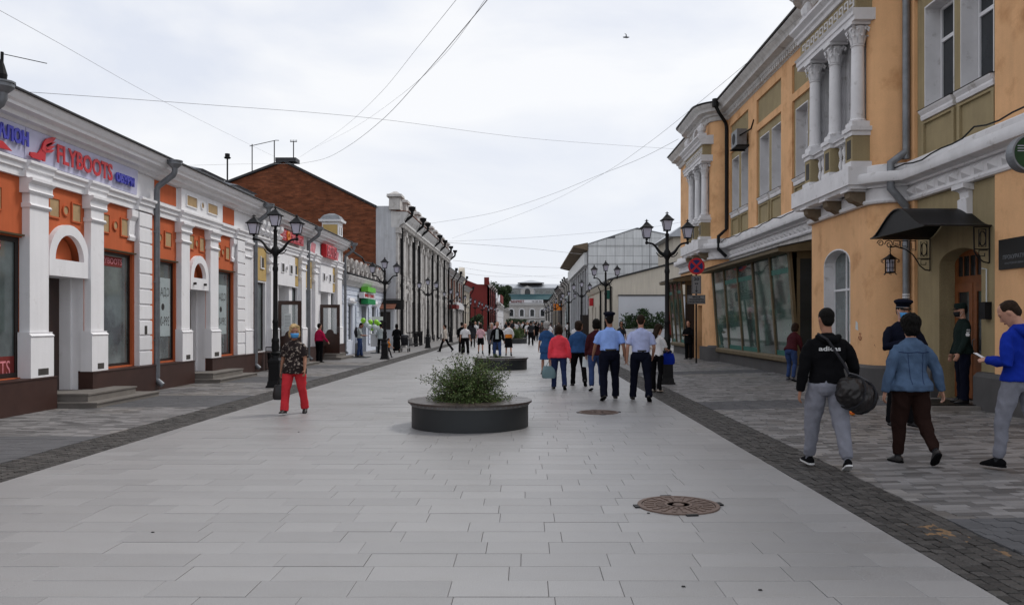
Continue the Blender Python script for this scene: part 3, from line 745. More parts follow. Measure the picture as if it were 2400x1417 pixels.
for i, (u, z, tx, wd, hh) in enumerate(((14.0, .82, 'FLYBOOTS', 1.5, .26), (13.72, 3.0, 'FLYBOOTS', 1.1, .12), (17.95, 2.98, 'FLYBOOTS', 1.1, .13))):
    pst = thing('window_poster', ['dark red window strip with white letters at the foot of the leftmost window', 'red strip with pink letters atop the leftmost window',
                'red lettered strip atop the window right of the arched door'][i], 'poster', LF(u, -.07, z))
    b = MB(LF); b.box(u-wd*.6, u+wd*.38, -.086, -.080, z-hh*.9, z+hh*.8); P('sheet', b, 'red_render', pst)
    T('lettering', tx, pst, 'sign_pink', LF(u-.05 if i else u-.25, -.079, z), (0, 1, 0), (0, 0, 1), .2, .001, width=wd*.86, height=hh)
hopper(None, LF, 19.52, .19, 5.50, .62, label='grey rain pipe between the boot shop and the shop with reversed letters')
hopper(None, LF, 13.12, .19, 5.50, .62, label='rain hopper high at the left edge of the picture', zb=4.4, foot=False)

# ---- house B: orange shop with the reversed banners
B = thing('shop_house', 'low orange and white shop with white banners inside both windows', 'house', (-9.1, 23, 0))
w_ = MB(LF); w_.wall(19.6, 26.75, 0, 4.25, [(19.85, 20.97, .66, 3.15), (21.75, 22.94, 0, 3.3), (23.65, 25.05, .66, 3.15)])
w_.archfill(21.75, 22.94, 2.84, 3.3, -.35, 0, 12, .46); P('wall', w_, 'orange_paint', B)
w_ = MB(LF); w_.box(19.6, 26.75, -.3, .02, 4.251, 5.2); P('frieze', w_, 'white_plaster', B)
w_ = MB(LF); w_.box(19.6, 26.75, -9, -.62, 0, 5.5); P('house_body', w_, 'grey_plaster', B)
for (u0, u1) in ((19.75, 20.95), (24.0, 25.1)):
    w_ = MB(LF); w_.box(u0, u1, .02, .035, 4.62, 5.1); P('frieze_panel', w_, 'orange_paint', B)
at = MB(LF); at.box(21.05, 23.9, .0, .13, 4.55, 5.12); P('attic_block', at, 'white_plaster', B)
insets(B, LF, [(21.35, 22.0), (22.75, 23.45)], 4.72, 4.98, 'beige_inset', 22.38, d=.13)
win(B, LF, 19.85, 20.97, .66, 3.15, -.09, fw=.06); win(B, LF, 23.65, 25.05, .66, 3.15, -.09, fw=.06)
for u0, u1 in ((21.0, 21.58), (22.93, 23.58)): pilaster(B, LF, u0, u1, .14)
quoin(B, LF, 25.12, 25.78, .14, .62, 4.2)
pilaster(B, LF, 25.85, 26.5, .10, vent=False)
arch_door(B, LF, 21.75, 22.935, 22.33, .62, 'white_plaster', 'orange_paint', deep=.42)
insets(B, LF, [(21.8, 22.1), (22.5, 22.8)], 3.62, 3.98, 'beige_inset', 22.3)
insets(B, LF, [(23.75, 24.0), (24.45, 24.75)], 3.55, 3.9, 'beige_inset', 24.22)
insets(B, LF, [(20.35, 20.7)], 3.55, 3.9, 'beige_inset', 20.08)
ledge(B, LF, 19.8, 20.99, 3.17); ledge(B, LF, 23.6, 25.1, 3.17)
corb = MB(LF); corb.prof(24.85, 25.1, [(0, 3.5), (.05, 3.5), (.07, 3.58), (.04, 3.64), (.06, 3.95), (.12, 4.05), (.12, 4.2), (0, 4.2)]); P('corbel', corb, 'white_plaster', B)
for u0, u1 in ((21.9, 22.1), (22.6, 22.8)):
    q = MB(LF); q.tube([(u0, .1, 2.68), (u0, .17, 2.68)], .035, 8); P('bracket_stub', q, 'dark_frame', B)
plinth(B, LF, 19.6, 21.72); plinth(B, LF, 22.95, 26.75)
entab(B, LF, 19.6, 26.75, breaks=[(20.95, 23.7), (25.05, 26.6)])
steps(LF, 21.9, 24.2, .62, 'stone steps at the arched door of the banner shop')
for i, (u0, u1) in enumerate(((20.02, 20.85), (23.85, 24.75))):
    bn = thing('window_banner', ['white banner with mirrored letters just right of the first rain pipe', 'white banner with mirrored letters right of the second arched door'][i], 'banner', LF(u0, -.07, 1.2))
    b = MB(LF); b.box(u0, u1, -.086, -.078, 1.28, 2.75); P('sheet', b, 'banner', bn)
    for tx, z, hh in (('СДАЮ', 2.38, .26), ('399-000', 1.66, .24)):
        T('lettering', tx, bn, 'paper_print', LF((u0+u1)/2, -.0765, z), (0, -1, 0), (0, 0, 1), .2, -.0008, width=(u1-u0)*.86, height=hh)
    q = MB(lambda x, y, z: LF(x, z, y)); q.lathe((u0+u1)/2, 2.02, [(.05, -.078), (.05, -.075), (.085, -.075), (.085, -.078)], 16); q.box((u0+u1)/2-.03, (u0+u1)/2+.03, 1.99, 2.05, -.078, -.0755)
    P('phone_mark', q, 'paper_print', bn)
hopper(None, LF, 26.62, .19, 5.50, .62, label='grey rain pipe left of the nearest left street lamp')

# ---- house C: white shop with yellow panels
C_ = thing('shop_house', 'white shop with pale yellow panels and two open brown doors', 'house', (-9.1, 33, 0))
wins = [(27.3, 28.2), (31.4, 32.15), (33.3, 34.15), (37.65, 38.3)]
drs = [(29.7, 31.0), (35.75, 37.1)]
w_ = MB(LF); w_.wall(26.75, 39.9, 0, 4.25, [(a, b, .64, 3.0) for a, b in wins]+[(a, b, 0, 3.0) for a, b in drs]); P('wall', w_, 'white_plaster', C_)
w_ = MB(LF); w_.box(26.75, 39.9, -.3, .04, 4.251, 5.2); P('frieze', w_, 'cornice_white', C_)
w_ = MB(LF); w_.box(26.75, 39.9, -9, -.95, 0, 5.5); P('house_body', w_, 'grey_plaster', C_)
for a, b in wins:
    win(C_, LF, a, b, .64, 3.0, -.12, fw=.07, label=None)
    q = MB(LF); q.box(a-.02, b+.05, .001, .02, 3.06, 4.18); P('yellow_panel', q, 'yellow_panel', C_)
    q = MB(LF); q.box((a+b)/2-.12, (a+b)/2+.22, .02, .03, 3.5, 3.85); P('inset_panel', q, 'dark_inset', C_)
    q = MB(LF); q.box((a+b)/2-.16, (a+b)/2-.12, .02, .06, 3.46, 3.89); q.box((a+b)/2-.12, (a+b)/2+.22, .02, .06, 3.46, 3.5); P('inset_edge', q, 'white_plaster', C_)
    for zz in (3.35, 3.75): 
        q = MB(LF); q.prof(b+.06, b+.32, [(0, zz), (.1, zz), (.14, zz+.08), (.1, zz+.12), (.14, zz+.3), (0, zz+.3)]); P('corbel', q, 'white_plaster', C_)
for u0, u1 in ((28.35, 29.2), (32.25, 32.9), (34.3, 34.85), (38.35, 39.3)): pilaster(C_, LF, u0, u1, .14, vent=False)
for a, b in drs:
    q = MB(LF); q.box(a-.35, b+.5, .0, .09, 3.0, 4.15); P('door_panel', q, 'white_plaster', C_)
    insets(C_, LF, [(a+.05, a+.35), (b-.2, b+.1)], 3.5, 3.8, 'dark_inset', (a+b)/2, d=.09)
    j = MB(LF); j.box(a-.05, a+.004, -.9, -.01, 0, 3.0); j.box(b-.004, b+.1, -.9, -.01, 0, 3.0); j.box(a, b, -.9, -.85, 0, 3.0); j.box(a, b, -.9, -.2, 2.95, 3.05); P('door_reveal', j, 'white_plaster', C_)
    j = MB(LF); j.box(a+.1, b-.1, -.85, -.8, .2, 2.5); P('inner_door', j, 'glass_dark', C_)
plinth(C_, LF, 26.75, 29.65); plinth(C_, LF, 31.05, 35.7); plinth(C_, LF, 37.15, 39.9)
entab(C_, LF, 26.75, 39.9, breaks=[(28.3, 29.3), (32.2, 33.0), (34.3, 34.95), (38.3, 39.4)])
for i in range(5):
    q = MB(LF); u = 27.2+i*.5; q.prof(u, u+.28, [(.04, 4.62), (.18, 4.62), (.24, 4.72), (.18, 4.8), (.26, 4.95), (.26, 5.08), (.04, 5.08)]); P('frieze_block', q, 'white_plaster', C_)
def leaf_door(u, x0, x1, lbl, papers):
    t = thing('door_leaf', lbl, 'door', (x0, u, .27), 'open brown glazed door leaves')
    fr = lambda a, b, z: (a, u-b, z); f = MB(fr); z0, z1 = .27, 2.42; k = .13
    f.box(x0, x0+k, -.025, .025, z0, z1); f.box(x1-k, x1, -.025, .025, z0, z1); f.box(x0+k, x1-k, -.025, .025, z1-k*1.1, z1)
    c = (x0+x1)/2; rr = (x1-x0)/2-k
    pts = [(x0+k, z0), (x1-k, z0), (x1-k, 1.12)] + [(c+rr*.55*math.cos(a_), 1.16+.17*math.sin(a_)) for a_ in [PI*q/10 for q in range(11)]] + [(x0+k, 1.12)]
    f.slab_uz(pts, -.022, .022); P('frame', f, 'dark_wood', t)
    g_ = MB(fr); g_.box(x0+k-.01, x1-k+.01, -.004, .004, 1.12, z1-k); 
    P('pane', g_, M['door_glass'], t)
    h = MB(fr); h.tube([(x1-k/2, .03, 1.2), (x1-k/2, .07, 1.2), (x1-k/2, .07, 1.45), (x1-k/2, .03, 1.45)], .01, 6); P('handle', h, 'galvanised', t)
    q = MB(fr); q.box(x0+k, x1-k, .022, .03, .80, .83); P('rail', q, 'dark_wood', t)
    if papers:
        for a_, b_, c_, d_ in ((.2, .45, 1.45, 1.95), (.05, .2, 1.3, 1.5)):
            q = MB(fr); q.box(x0+k+a_-.1, x0+k+b_-.1, .006, .009, c_, d_); P('notice', q, 'paper', t)
        q = MB(fr)
        for r_ in range(8): q.box(x0+k+.13, x0+k+.32, .0095, .0105, 1.5+.052*r_, 1.515+.052*r_)
        P('notice_print', q, 'galvanised', t)
_g = bpy.data.materials.new('door_glass'); _g.use_nodes = True; _t = _g.node_tree; _b = _t.nodes['Principled BSDF']
_b.inputs['Base Color'].default_value = (.6, .65, .65, 1); _b.inputs['Roughness'].default_value = .05; _b.inputs['Alpha'].default_value = .28; M['door_glass'] = _g
leaf_door(29.55, -9.08, -8.22, 'open brown door leaf behind the nearest left street lamp, with paper notices', True)
leaf_door(35.7, -9.1, -8.24, 'open brown door leaf beside the woman in the crimson jacket', False)
steps(LF, 29.7, 31.3, .7, 'stone steps behind the nearest left street lamp'); steps(LF, 35.5, 37.3, .75, 'stone steps under the open door by the crimson jacket')
sg = thing('shop_sign', 'red illuminated box sign with numerals and an orange heart letter', 'shop sign', (-8.9, 30.7, 4.8))
b = MB(LF); b.box(29.3, 32.3, .1, .2, 4.66, 5.04); P('board', b, 'sign_red', sg)
T('lettering', '585', sg, 'sign_pink', LF(29.62, .2, 4.85), (0, 1, 0), (0, 0, 1), .3, .015, width=.5, height=.27)
T('lettering', 'ЗОЛОТОЙ', sg, 'sign_pink', LF(31.42, .2, 4.85), (0, 1, 0), (0, 0, 1), .3, .015, width=1.6, height=.27)
q = MB(lambda x, y, z: LF(x, z, y)); q.lathe(30.2, 4.85, [(.09, .2), (.09, .24), (.18, .24), (.18, .2)], 16); P('orange_emblem', q, 'sign_orange', sg)
sg = thing('shop_sign', 'deep red box sign with four tall letters near the third rain pipe', 'shop sign', (-8.9, 36.6, 4.8))
b = MB(LF); b.box(35.55, 37.5, .08, .30, 4.5, 5.08); P('board', b, 'sign_red', sg)
T('lettering', 'БОТЫ', sg, 'sign_pink', LF(36.55, .3, 4.8), (0, 1, 0), (0, 0, 1), .3, .02, width=1.7, height=.46)
for i, (u0, u1) in enumerate(((33.4, 35.2), (37.6, 39.2))):
    sg = thing('shop_sign', ['white and pink panel sign left of the deep red box sign', 'white and pink panel sign right of the deep red box sign'][i], 'shop sign', (-8.95, u0, 4.5))
    b = MB(LF); b.box(u0, u1, .06, .12, 4.48, 5.08); P('board', b, 'window_white', sg)
    b = MB(LF); b.slab_uz([(u0+.2, 4.6), (u0+.9, 4.55), (u0+1.1, 4.95), (u0+.4, 5.0)], .12, .125); P('pink_print', b, 'sign_pink', sg)
hopper(None, LF, 33.08, .19, 5.50, .62, label='grey rain pipe between the two open brown doors')
hopper(None, LF, 39.75, .19, 5.50, .62, label='grey rain pipe at the far end of the yellow panelled shop')
# roof furniture
def dormer(u, x, wd, hh, z, lbl):
    t = thing('roof_dormer', lbl, 'dormer', (x, u, z), 'metal dormers on the left roofs')
    b = MB(); b.box(x-wd, x, u, u+wd*1.4, z, z+hh*.85); P('body', b, 'light_roof', t)
    b = MB(); b.add([(x-wd-.1, u-.1, z+hh*.85), (x+.12, u-.1, z+hh*.85), (x+.12, u+wd*1.4+.1, z+hh*.85), (x-wd-.1, u+wd*1.4+.1, z+hh*.85), (x-wd*.5, u-.1, z+hh), (x-wd*.5, u+wd*1.4+.1, z+hh)], [(0, 1, 4), (3, 5, 2), (0, 4, 5, 3), (1, 2, 5, 4), (0, 3, 2, 1)]); P('roof', b, 'light_roof', t)
    b = MB(); b.box(x, x+.02, u+.25, u+wd*1.4-.25, z+.15, z+hh*.65); P('louvre', b, 'dark_frame', t)
dormer(26.3, -10.6, 1.5, 1.15, 5.62, 'pale metal dormer above the second orange shop')
dormer(29.5, -10.6, 1.45, 1.17, 5.62, 'smaller metal dormer against the brick gable')
t = thing('roof_turret', 'small yellow roof turret with a domed metal cap', 'turret', (-9.95, 41.6, 5.0))
b = MB(); b.box(-10.4, -9.55, 41.15, 42.0, 4.6, 6.75); P('body', b, 'white_plaster', t)
b = MB(); b.box(-10.36, -9.62, 41.13, 41.15, 5.2, 6.6); P('yellow_face', b, 'yellow_panel', t)
b = MB(); b.frus(-9.97, 41.57, 6.75, 6.85, .56, .58); P('cap_ledge', b, 'white_plaster', t)
b = MB(); b.frus(-9.97, 41.57, 6.85, 7.08, .54, .38); b.frus(-9.97, 41.57, 7.08, 7.2, .38, .12); P('cap', b, 'galvanised', t)
for uu in (41.3, 41.65): b = MB(); b.box(-9.555, -9.54, uu, uu+.13, 6.1, 6.5); P('slit', b, 'dark_inset', t)

# ---- house D: low pale blue shop with scrolled attic
D = thing('shop_house', 'low pale blue shop with scrolled grey attic beneath the brick gable', 'house', (-9.1, 45, 0))
w_ = MB(LF); w_.wall(39.9, 51.2, 0, 3.5, [(41.2, 42.3, .7, 2.6), (44.6, 45.9, .0, 2.6), (47.6, 48.8, .7, 2.6)]); P('wall', w_, 'lightblue_wall', D)
for z in (2.75, 3.0, 3.25, 3.5):
    q = MB(LF); q.prof(39.9, 51.2, [(0, z-.2), (.025, z-.2), (.03, z-.19), (.03, z-.02), (.025, z), (0, z)]); P('rustic_course', q, 'lightblue_wall', D)
for u0 in (40.3, 43.0, 46.4, 49.2):
    quoin(D, LF, u0, u0+.75, .06, .4, 2.55, 'lightblue_wall', .3)
for a, b in ((41.2, 42.3), (47.6, 48.8)): 
    win(D, LF, a, b, .7, 2.6, -.1, 'window_white', 'glass_dark', .06)
    q = MB(LF); q.prof(a-.15, b+.15, [(0, 2.62), (.15, 2.62), (.2, 2.72), (0, 2.76)]); q.box(a, b, 0, .12, 2.76, 2.9); P('hood', q, 'white_plaster', D)
q = MB(LF); q.box(44.6, 45.9, -.3, -.25, 0, 2.6); P('doorway', q, 'glass_dark', D)
q = MB(LF); q.prof(39.9, 51.2, [(0, 3.5), (.1, 3.5), (.14, 3.6), (.3, 3.75), (.38, 3.95), (.38, 4.0), (0, 4.05)]); P('cornice', q, 'cornice_white', D)
q = MB(LF); q.prof(39.9, 51.2, [(-9, 4.0), (.42, 4.04), (.42, 4.08), (-9, 4.6)]); P('roof', q, 'roof_metal', D)
q = MB(LF); q.box(39.9, 51.2, -.3, -.02, 4.1, 5.0); P('attic_wall', q, 'brick_far', D)
for i in range(9):
    u = 40.6+i*1.2; q = MB(LF); pts = []
    for k in range(14):
        a = PI*1.5*k/13-.6; r_ = .18+.12*k/13; pts.append((u+r_*math.cos(a), .06, 4.55+r_*1.3*math.sin(a)))
    q.tube(pts, .09, 6); q.tube([(u+.28, .06, 4.15), (u+.4, .06, 4.4), (u+.3, .06, 4.8)], .1, 6); P('scroll', q, 'dirty_plaster', D)
q = MB(LF)
pp = [(39.9, 5.5), (42, 5.25), (44, 5.15), (44.6, 4.95), (47, 5.05), (49.5, 5.0), (51, 4.75), (50.6, 4.3)]
for k in range(len(pp)-1): q.tube([(pp[k][0], .15, pp[k][1]), (pp[k+1][0], .15, pp[k+1][1])], .05, 5)
P('flashing', q, 'black_iron', D)
for i, (z, mm, zz) in enumerate(((3.30, 'sign_green', .27), (2.64, 'sign_emerald', .28))):
    sg = thing('shop_sign', ['bright light green box sign, upper of two on the pale blue shop', 'emerald green box sign, lower of two on the pale blue shop'][i], 'shop sign', LF(46, .2, z))
    b = MB(LF); b.box(43.9, 46.1, .1, .5, z, z+zz); P('box', b, mm, sg)
    b = MB(LF); b.box(43.85, 46.15, .08, .12, z-.02, z+zz+.02); P('backing', b, 'dark_frame', sg)
sg = thing('shop_sign', 'white sign with red and violet letters between two green box signs', 'shop sign', LF(46, .2, 3))
b = MB(LF); b.box(43.4, 46.5, .1, .38, 2.95, 3.26); P('board', b, 'window_white', sg)
T('lettering', 'ФИШ ПОИНТ', sg, 'sign_red', LF(44.95, .38, 3.105), (0, 1, 0), (0, 0, 1), .3, .008, width=2.7, height=.2)
sg = thing('hanging_sign', 'small black projecting sign left of the second left street lamp', 'sign', LF(51, .6, 2.6)); b = MB(LF); b.box(50.6, 50.75, .1, 1.4, 2.45, 3.05); P('box', b, 'black_paint', sg)
b = MB(LF); b.tube([(50.67, .0, 3.1), (50.67, 1.2, 3.1)], .02, 5); P('bracket', b, 'black_iron', sg)

# ---- house E: tall white facade with brick gable (gable faces the camera)
E = thing('apartment_house', 'two storey weathered white house with huge bare brick gable', 'house', (-8.3, 51.3, 0))
XE, YE = -8.3, 51.3
gf = lambda x, d, z: (x, YE-d, z)
b = MB(gf); b.slab_uz([(-26, 0), (-9.55, 0), (-9.55, 8.86), (-15.4, 11.75), (-19.5, 10.2), (-26, 7.8)], -.4, 0); P('brick_gable', b, 'brick_gable', E)
b = MB(gf); b.slab_uz([(-9.55, 0), (XE, 0), (XE, 8.75), (-8.6, 8.75), (-8.6, 9.0), (-9.55, 9.0)], -.4, .012); P('rendered_gable', b, 'grey_plaster', E)
b = MB(gf); b.slab_uz([(-9.5, 8.88), (-15.4, 11.78), (-19.5, 10.24), (-26, 7.84), (-26, 7.98), (-19.5, 10.38), (-15.4, 11.94), (-9.5, 9.02)], -32, .12); P('roof', b, 'roof_metal', E)
b = MB(gf); b.box(-15.9, -14.6, -.8, .1, 11.8, 12.05); P('ridge_stub', b, 'roof_metal', E)
b = MB(); b.box(-25, XE-.3, YE+.4, 83, 0, 8.4); P('house_body', b, 'grey_plaster', E)
EF = lambda u, d, z: (XE+d, u, z)
ho = []; nb = 11; st_ = (83-YE)/nb
for k in range(nb):
    c = YE+st_*(k+.5); ho += [(c-.55, c+.55, 4.6, 7.0), (c-.55, c+.55, .9, 3.1)]
b = MB(EF); b.wall(YE, 83, 0, 8.3, ho, -.3, 0); P('wall', b, 'dirty_plaster', E)
for k in range(nb):
    c = YE+st_*(k+.5)
    f = win(E, EF, c-.55, c+.55, 4.6, 7.0, -.15, 'wood_trim', 'glass_dark', .08, trans=[(6.3, c-.5, c+.5)])
    f = win(E, EF, c-.55, c+.55, .9, 3.1, -.15, 'wood_trim', 'glass_dark', .08)
    b = MB(EF); b.archband(c, 3.15, .55, .8, 0, .15, 10); b.box(c-.12, c+.12, 0, .25, 3.85, 4.15); P('lower_arch', b, 'dirty_plaster', E); b = MB(EF); b.archband(c, 7.0, .5, .68, 0, .12, 8); P('window_arch', b, 'dirty_plaster', E)
    b = MB(EF); b.box(c-.7, c+.7, 0, .15, 4.25, 4.505); b.prof(c-.8, c+.8, [(0, 4.5), (.2, 4.5), (.24, 4.6), (0, 4.62)]); P('window_apron', b, 'dirty_plaster', E)
    for s in (-1, 1):
        b = MB(EF); b.tube([(c+s*.8, .12, 4.7), (c+s*.8, .12, 7.0)], .10, 8); b.box(c+s*.8-.14, c+s*.8+.14, 0, .28, 7.0, 7.3); b.box(c+s*.8-.14, c+s*.8+.14, 0, .25, 4.4, 4.7); P('half_column', b, 'dirty_plaster', E)
for k in range(nb+1):
    u = YE+st_*k; u = min(max(u, YE+.3), 82.7); b = MB(EF); b.box(u-.28, u+.28, 0, .16, .5, 7.6); b.box(u-.36, u+.36, 0, .3, 7.3, 7.65); b.box(u-.34, u+.34, 0, .26, 0, .6); P('pilaster', b, 'dirty_plaster', E)
    b = MB(EF); b.frus(u, -.05, 8.75, 9.55, .55, .5, .36, .34); b.frus(u, -.05, 9.55, 9.72, .68, .64, .48, .46); b.frus(u, -.05, 9.72, 9.95, .56, .12, .38, .1)
    pr_ = P('parapet_pier', b, 'dirty_plaster', E)
    if k < nb:
        b = MB(EF); b.box(u+.4, u+st_-.4, -.15, 0, 8.75, 9.0); b.archband(u+st_/2, 9.0, .0, .8, -.15, .0, 8); P('parapet_arch', b, 'dirty_plaster', E)
b = MB(EF); b.prof(YE-.02, 83, [(-.3, 7.66), (.2, 7.66), (.25, 7.8), (.5, 7.95), (.5, 8.1), (.62, 8.3), (.75, 8.55), (.75, 8.62), (-.3, 8.68)]); P('cornice', b, 'cornice_white', E)
b = MB(EF); b.prof(YE-.04, 83, [(-.3, 8.70), (.8, 8.64), (.8, 8.68), (-.3, 8.76)]); P('cornice_flashing', b, 'brick_far', E)
for k in range(52):
    b = MB(EF); u = YE+.2+k*.61; b.box(u, u+.26, .2, .48, 7.67, 7.86); P('modillion', b, 'dirty_plaster', E)
b = MB(EF); b.prof(YE, 83, [(0, 4.1), (.15, 4.12), (.18, 4.22), (0, 4.26)]); P('string_course', b, 'dirty_plaster', E)
b = MB(EF); b.box(YE-.02, 83, 0, .22, 0, .5); P('plinth', b, 'grey_plinth', E)
for i, u in enumerate((51.9, 57.5, 60.2, 68.6, 72.8, 78.5, 82.9)):
    hopper(None, EF, u, .3, 9.0, .95, 'black_pipe', .2, .09, label='black rain pipe on the tall white house, number '+['one at the gable corner', 'two from the gable', 'three from the gable', 'four from the gable', 'five from the gable', 'six from the gable', 'seven at the far corner'][i], s=1.7)
t = thing('lean_to', 'low lean-to with rusty tin roof against the white gable', 'shed', (-9.2, 50.8, 0))
b = MB(); b.box(-10.3, XE+.05, 50.2, 51.27, 0, 2.5); P('body', b, 'grey_plaster', t)
b = MB(); b.add([(-10.5, 49.8, 2.45), (XE+.15, 49.8, 2.45), (XE+.15, 51.28, 3.0), (-10.5, 51.28, 3.0), (-10.5, 49.8, 2.5), (XE+.15, 49.8, 2.5), (XE+.15, 51.28, 3.06), (-10.5, 51.28, 3.06)], [(0,3,2,1),(4,5,6,7),(0,1,5,4),(1,2,6,5),(2,3,7,6),(3,0,4,7)]); P('roof', b, 'brick_far', t)
b = MB(); b.box(-9.6, XE-.15, 50.17, 50.2, 1.2, 2.3); P('window', b, 'dark_frame', t)
# antennas
for i, (px, py0, py1, lbl) in enumerate(((591, 440, 338, 'thin rod aerial above the brick gable'), (643, 385, 330, 'leaning aerial with short crossbar'), (688, 393, 332, 'aerial mast with a toothed top bar near the ridge'))):
    a = W(px, py0, 52.5); c = W(px+(3 if i == 1 else 0)*0, py1, 52.5); t = thing('roof_aerial', lbl, 'aerial', a, 'aerials on the left roofs')
    q = MB(); q.tube([a, c], .035, 5); P('mast', q, 'black_pipe', t)
    if i == 1: q = MB(); q.tube([c+Vector((-1.6, 0, -.35)), c+Vector((.1, 0, .03)), c+Vector((.3, 0, .02))], .025, 4); P('crossbar', q, 'black_pipe', t)
    if i == 2:
        q = MB(); q.tube([c+Vector((-.22, 0, 0)), c+Vector((.22, 0, 0))], .03, 4)
        for k in range(5): q.tube([c+Vector((-.2+.1*k, 0, 0)), c+Vector((-.2+.1*k, 0, .12))], .018, 4)
        P('crossbar', q, 'black_pipe', t)
a = W(533, 425, 30); c = W(533, 368, 30); t = thing('roof_aerial', 'short pole with a loudspeaker drum above the low roofs', 'loudspeaker', a)
q = MB(); q.tube([a, c], .03, 5); P('mast', q, 'black_pipe', t); q = MB(); q.lathe(c.x, c.y, [(0, c.z-.08), (.1, c.z-.06), (.13, c.z-.02), (.09, c.z), (.09, c.z+.12), (0, c.z+.14)], 10); P('drum', q, 'black_pipe', t)
a = W(3, 210, 13.4); t = thing('roof_aerial', 'dark aerial with a long rod at the left frame edge', 'aerial', a)
q = MB(); q.tube([a, W(5, 122, 13.4)], .025, 6); q.lathe(a.x, a.y, [(0, a.z+.1), (.07, a.z+.1), (.09, a.z+.25), (.05, a.z+.4), (.02, a.z+.5)], 10); P('mast', q, 'black_pipe', t)
q = MB(); q.tube([W(4, 126, 13.4), W(110, 149, 13.4)], .008, 4); P('rod', q, 'black_pipe', t)
# ------------------------------------------------------------------ right: long ochre two storey house (wall face x = 8.0)
WX = 8.0
RF = lambda u, d, z: (WX-d, u, z)
H = thing('town_house', 'long two storey ochre house with white columned balconies on the right', 'house', (WX, 20, 0))
def P_(n, mb, m, **k): return P(n, mb, m, H, **k)
# wall sections: near wing, middle, far end
near_w = [(15.17, 16.29, 5.9, 7.95), (13.87, 14.94, 5.9, 7.95)]
mid_w = [(30.55, 31.55, 5.9, 7.95), (29.2, 30.2, 5.9, 7.95), (26.75, 27.8, 5.9, 7.95), (25.45, 26.45, 5.9, 7.95), (23.05, 24.1, 5.9, 7.95), (21.8, 22.8, 5.9, 7.95)]
door_h = (14.27, 15.73, 0, 3.0)
b = MB(RF); b.wall(9.0, 17.3, 0, 9.62, near_w+[door_h], -.5, 0); b.archfill(14.27, 15.73, 2.72, 3.0, -.5, 0, 10, .28); P_('wall', b, 'khaki_wall')
b = MB(RF); b.wall(20.9, 32.3, 0, 9.62, mid_w+[(22.6, 32.25, .6, 3.65)], -.5, 0); P_('wall', b, 'khaki_wall')
b = MB(RF); b.box(9.0, 42.2, -12, -.52, 0, 9.6); P_('house_body', b, 'khaki_wall')
b = MB(RF); b.box(36.6, 38.4, -.5, 0, 0, 9.62); b.box(38.4, 42.2, -.5, 0, 3.6, 9.62); b.box(38.4, 42.2, -.5, -.45, 0, 3.6); P_('wall', b, 'ochre_wall')
def sash(u0, u1, z0=5.9, z1=7.95, dd=.32):
    f = MB(RF); k = .06; d = -dd
    b = MB(RF)   # splayed white reveal lining
    b.box(u0-.0, u0+.02, d, .012, z0, z1); b.box(u1-.02, u1+.0, d, .012, z0, z1); b.box(u0+.02, u1-.02, d, .012, z1-.03, z1); b.box(u0+.02, u1-.02, d, -.01, z0, z0+.03)
    P_('window_reveal', b, 'stucco_white')
    a, c, lo, hi = u0+.03, u1-.03, z0+.035, z1-.035
    zt = lo+(hi-lo)*.66; um = a+(c-a)*.42
    f.box(a, a+k, d-.03, d+.03, lo, hi); f.box(c-k, c, d-.03, d+.03, lo, hi); f.box(a+k, c-k, d-.03, d+.03, lo, lo+k); f.box(a+k, c-k, d-.03, d+.03, hi-k, hi)
    f.box(a+k, c-k, d-.028, d+.034, zt-k*.6, zt+k*.6); f.box(um-k*.5, um+k*.5, d-.029, d+.029, lo+k, zt-k*.6)
    w_ = P_('window', f, 'window_white')
    g_ = MB(RF); g_.box(a+.04, c-.04, d-.012, d-.004, lo+.04, hi-.04); P('pane', g_, 'glass_dark', w_)
    s = MB(RF); s.prof(u0-.06, u1+.06, [(0, z0-.22), (.05, z0-.22), (.07, z0-.16), (.06, z0-.12), (.11, z0-.06), (.12, z0-.03), (-.05, z0-.005), (0, z0-.1)]); P('sill', s, 'stucco_white', w_)
    s = MB(RF); s.prof(u0-.08, u1+.08, [(-.05, z0-.002), (.13, z0-.026), (.13, z0-.018), (-.05, z0+.008)]); P('sill_flashing', s, 'black_pipe', w_)
for a in near_w+mid_w:
    sash(a[0], a[1])
    b = MB(RF); b.wall(a[0]-.06, a[1]+.06, 4.95, 5.64, [(a[0]+.03, a[1]-.03, 5.0, 5.6)], 0, .05); P_('apron_frame', b, 'khaki_wall')
def orange_box(u0, u1, d, z0, z1, name='pilaster', m='ochre_wall'):
    b = MB(RF); b.box(u0, u1, -.02, d, z0, z1); P_(name, b, m)
for u0, u1 in ((9.0, 13.74), (16.6, 17.1)): orange_box(u0, u1, .07, .75, 4.15); orange_box(u0, u1, .07, 4.93, 9.6)
for u0, u1 in ((24.25, 25.3), (28.0, 29.05), (31.65, 32.3), (20.95, 21.6)): orange_box(u0, u1, .07, 4.93, 9.6)
for u0, u1 in ((13.745, 16.595), (21.605, 24.245), (25.305, 27.995), (29.055, 31.645)):
    orange_box(u0, u1, .068, 8.22, 8.44, 'orange_band'); orange_box(u0, u1, .068, 9.28, 9.6, 'orange_band')
orange_box(22.0, 32.3, .03, 3.66, 4.13, 'lintel_wall', 'dirty_plaster')
# plinth
for u0, u1, d in ((9.0, 14.25, .16), (15.75, 17.2, .16), (36.9, 42.2, .12)):
    b = MB(RF); b.box(u0, u1, -.1, d, -.05, .68); b.prof(u0, u1, [(-.1, .68), (d, .68), (d-.06, .75), (-.1, .78)]); P_('plinth', b, 'grey_plinth')

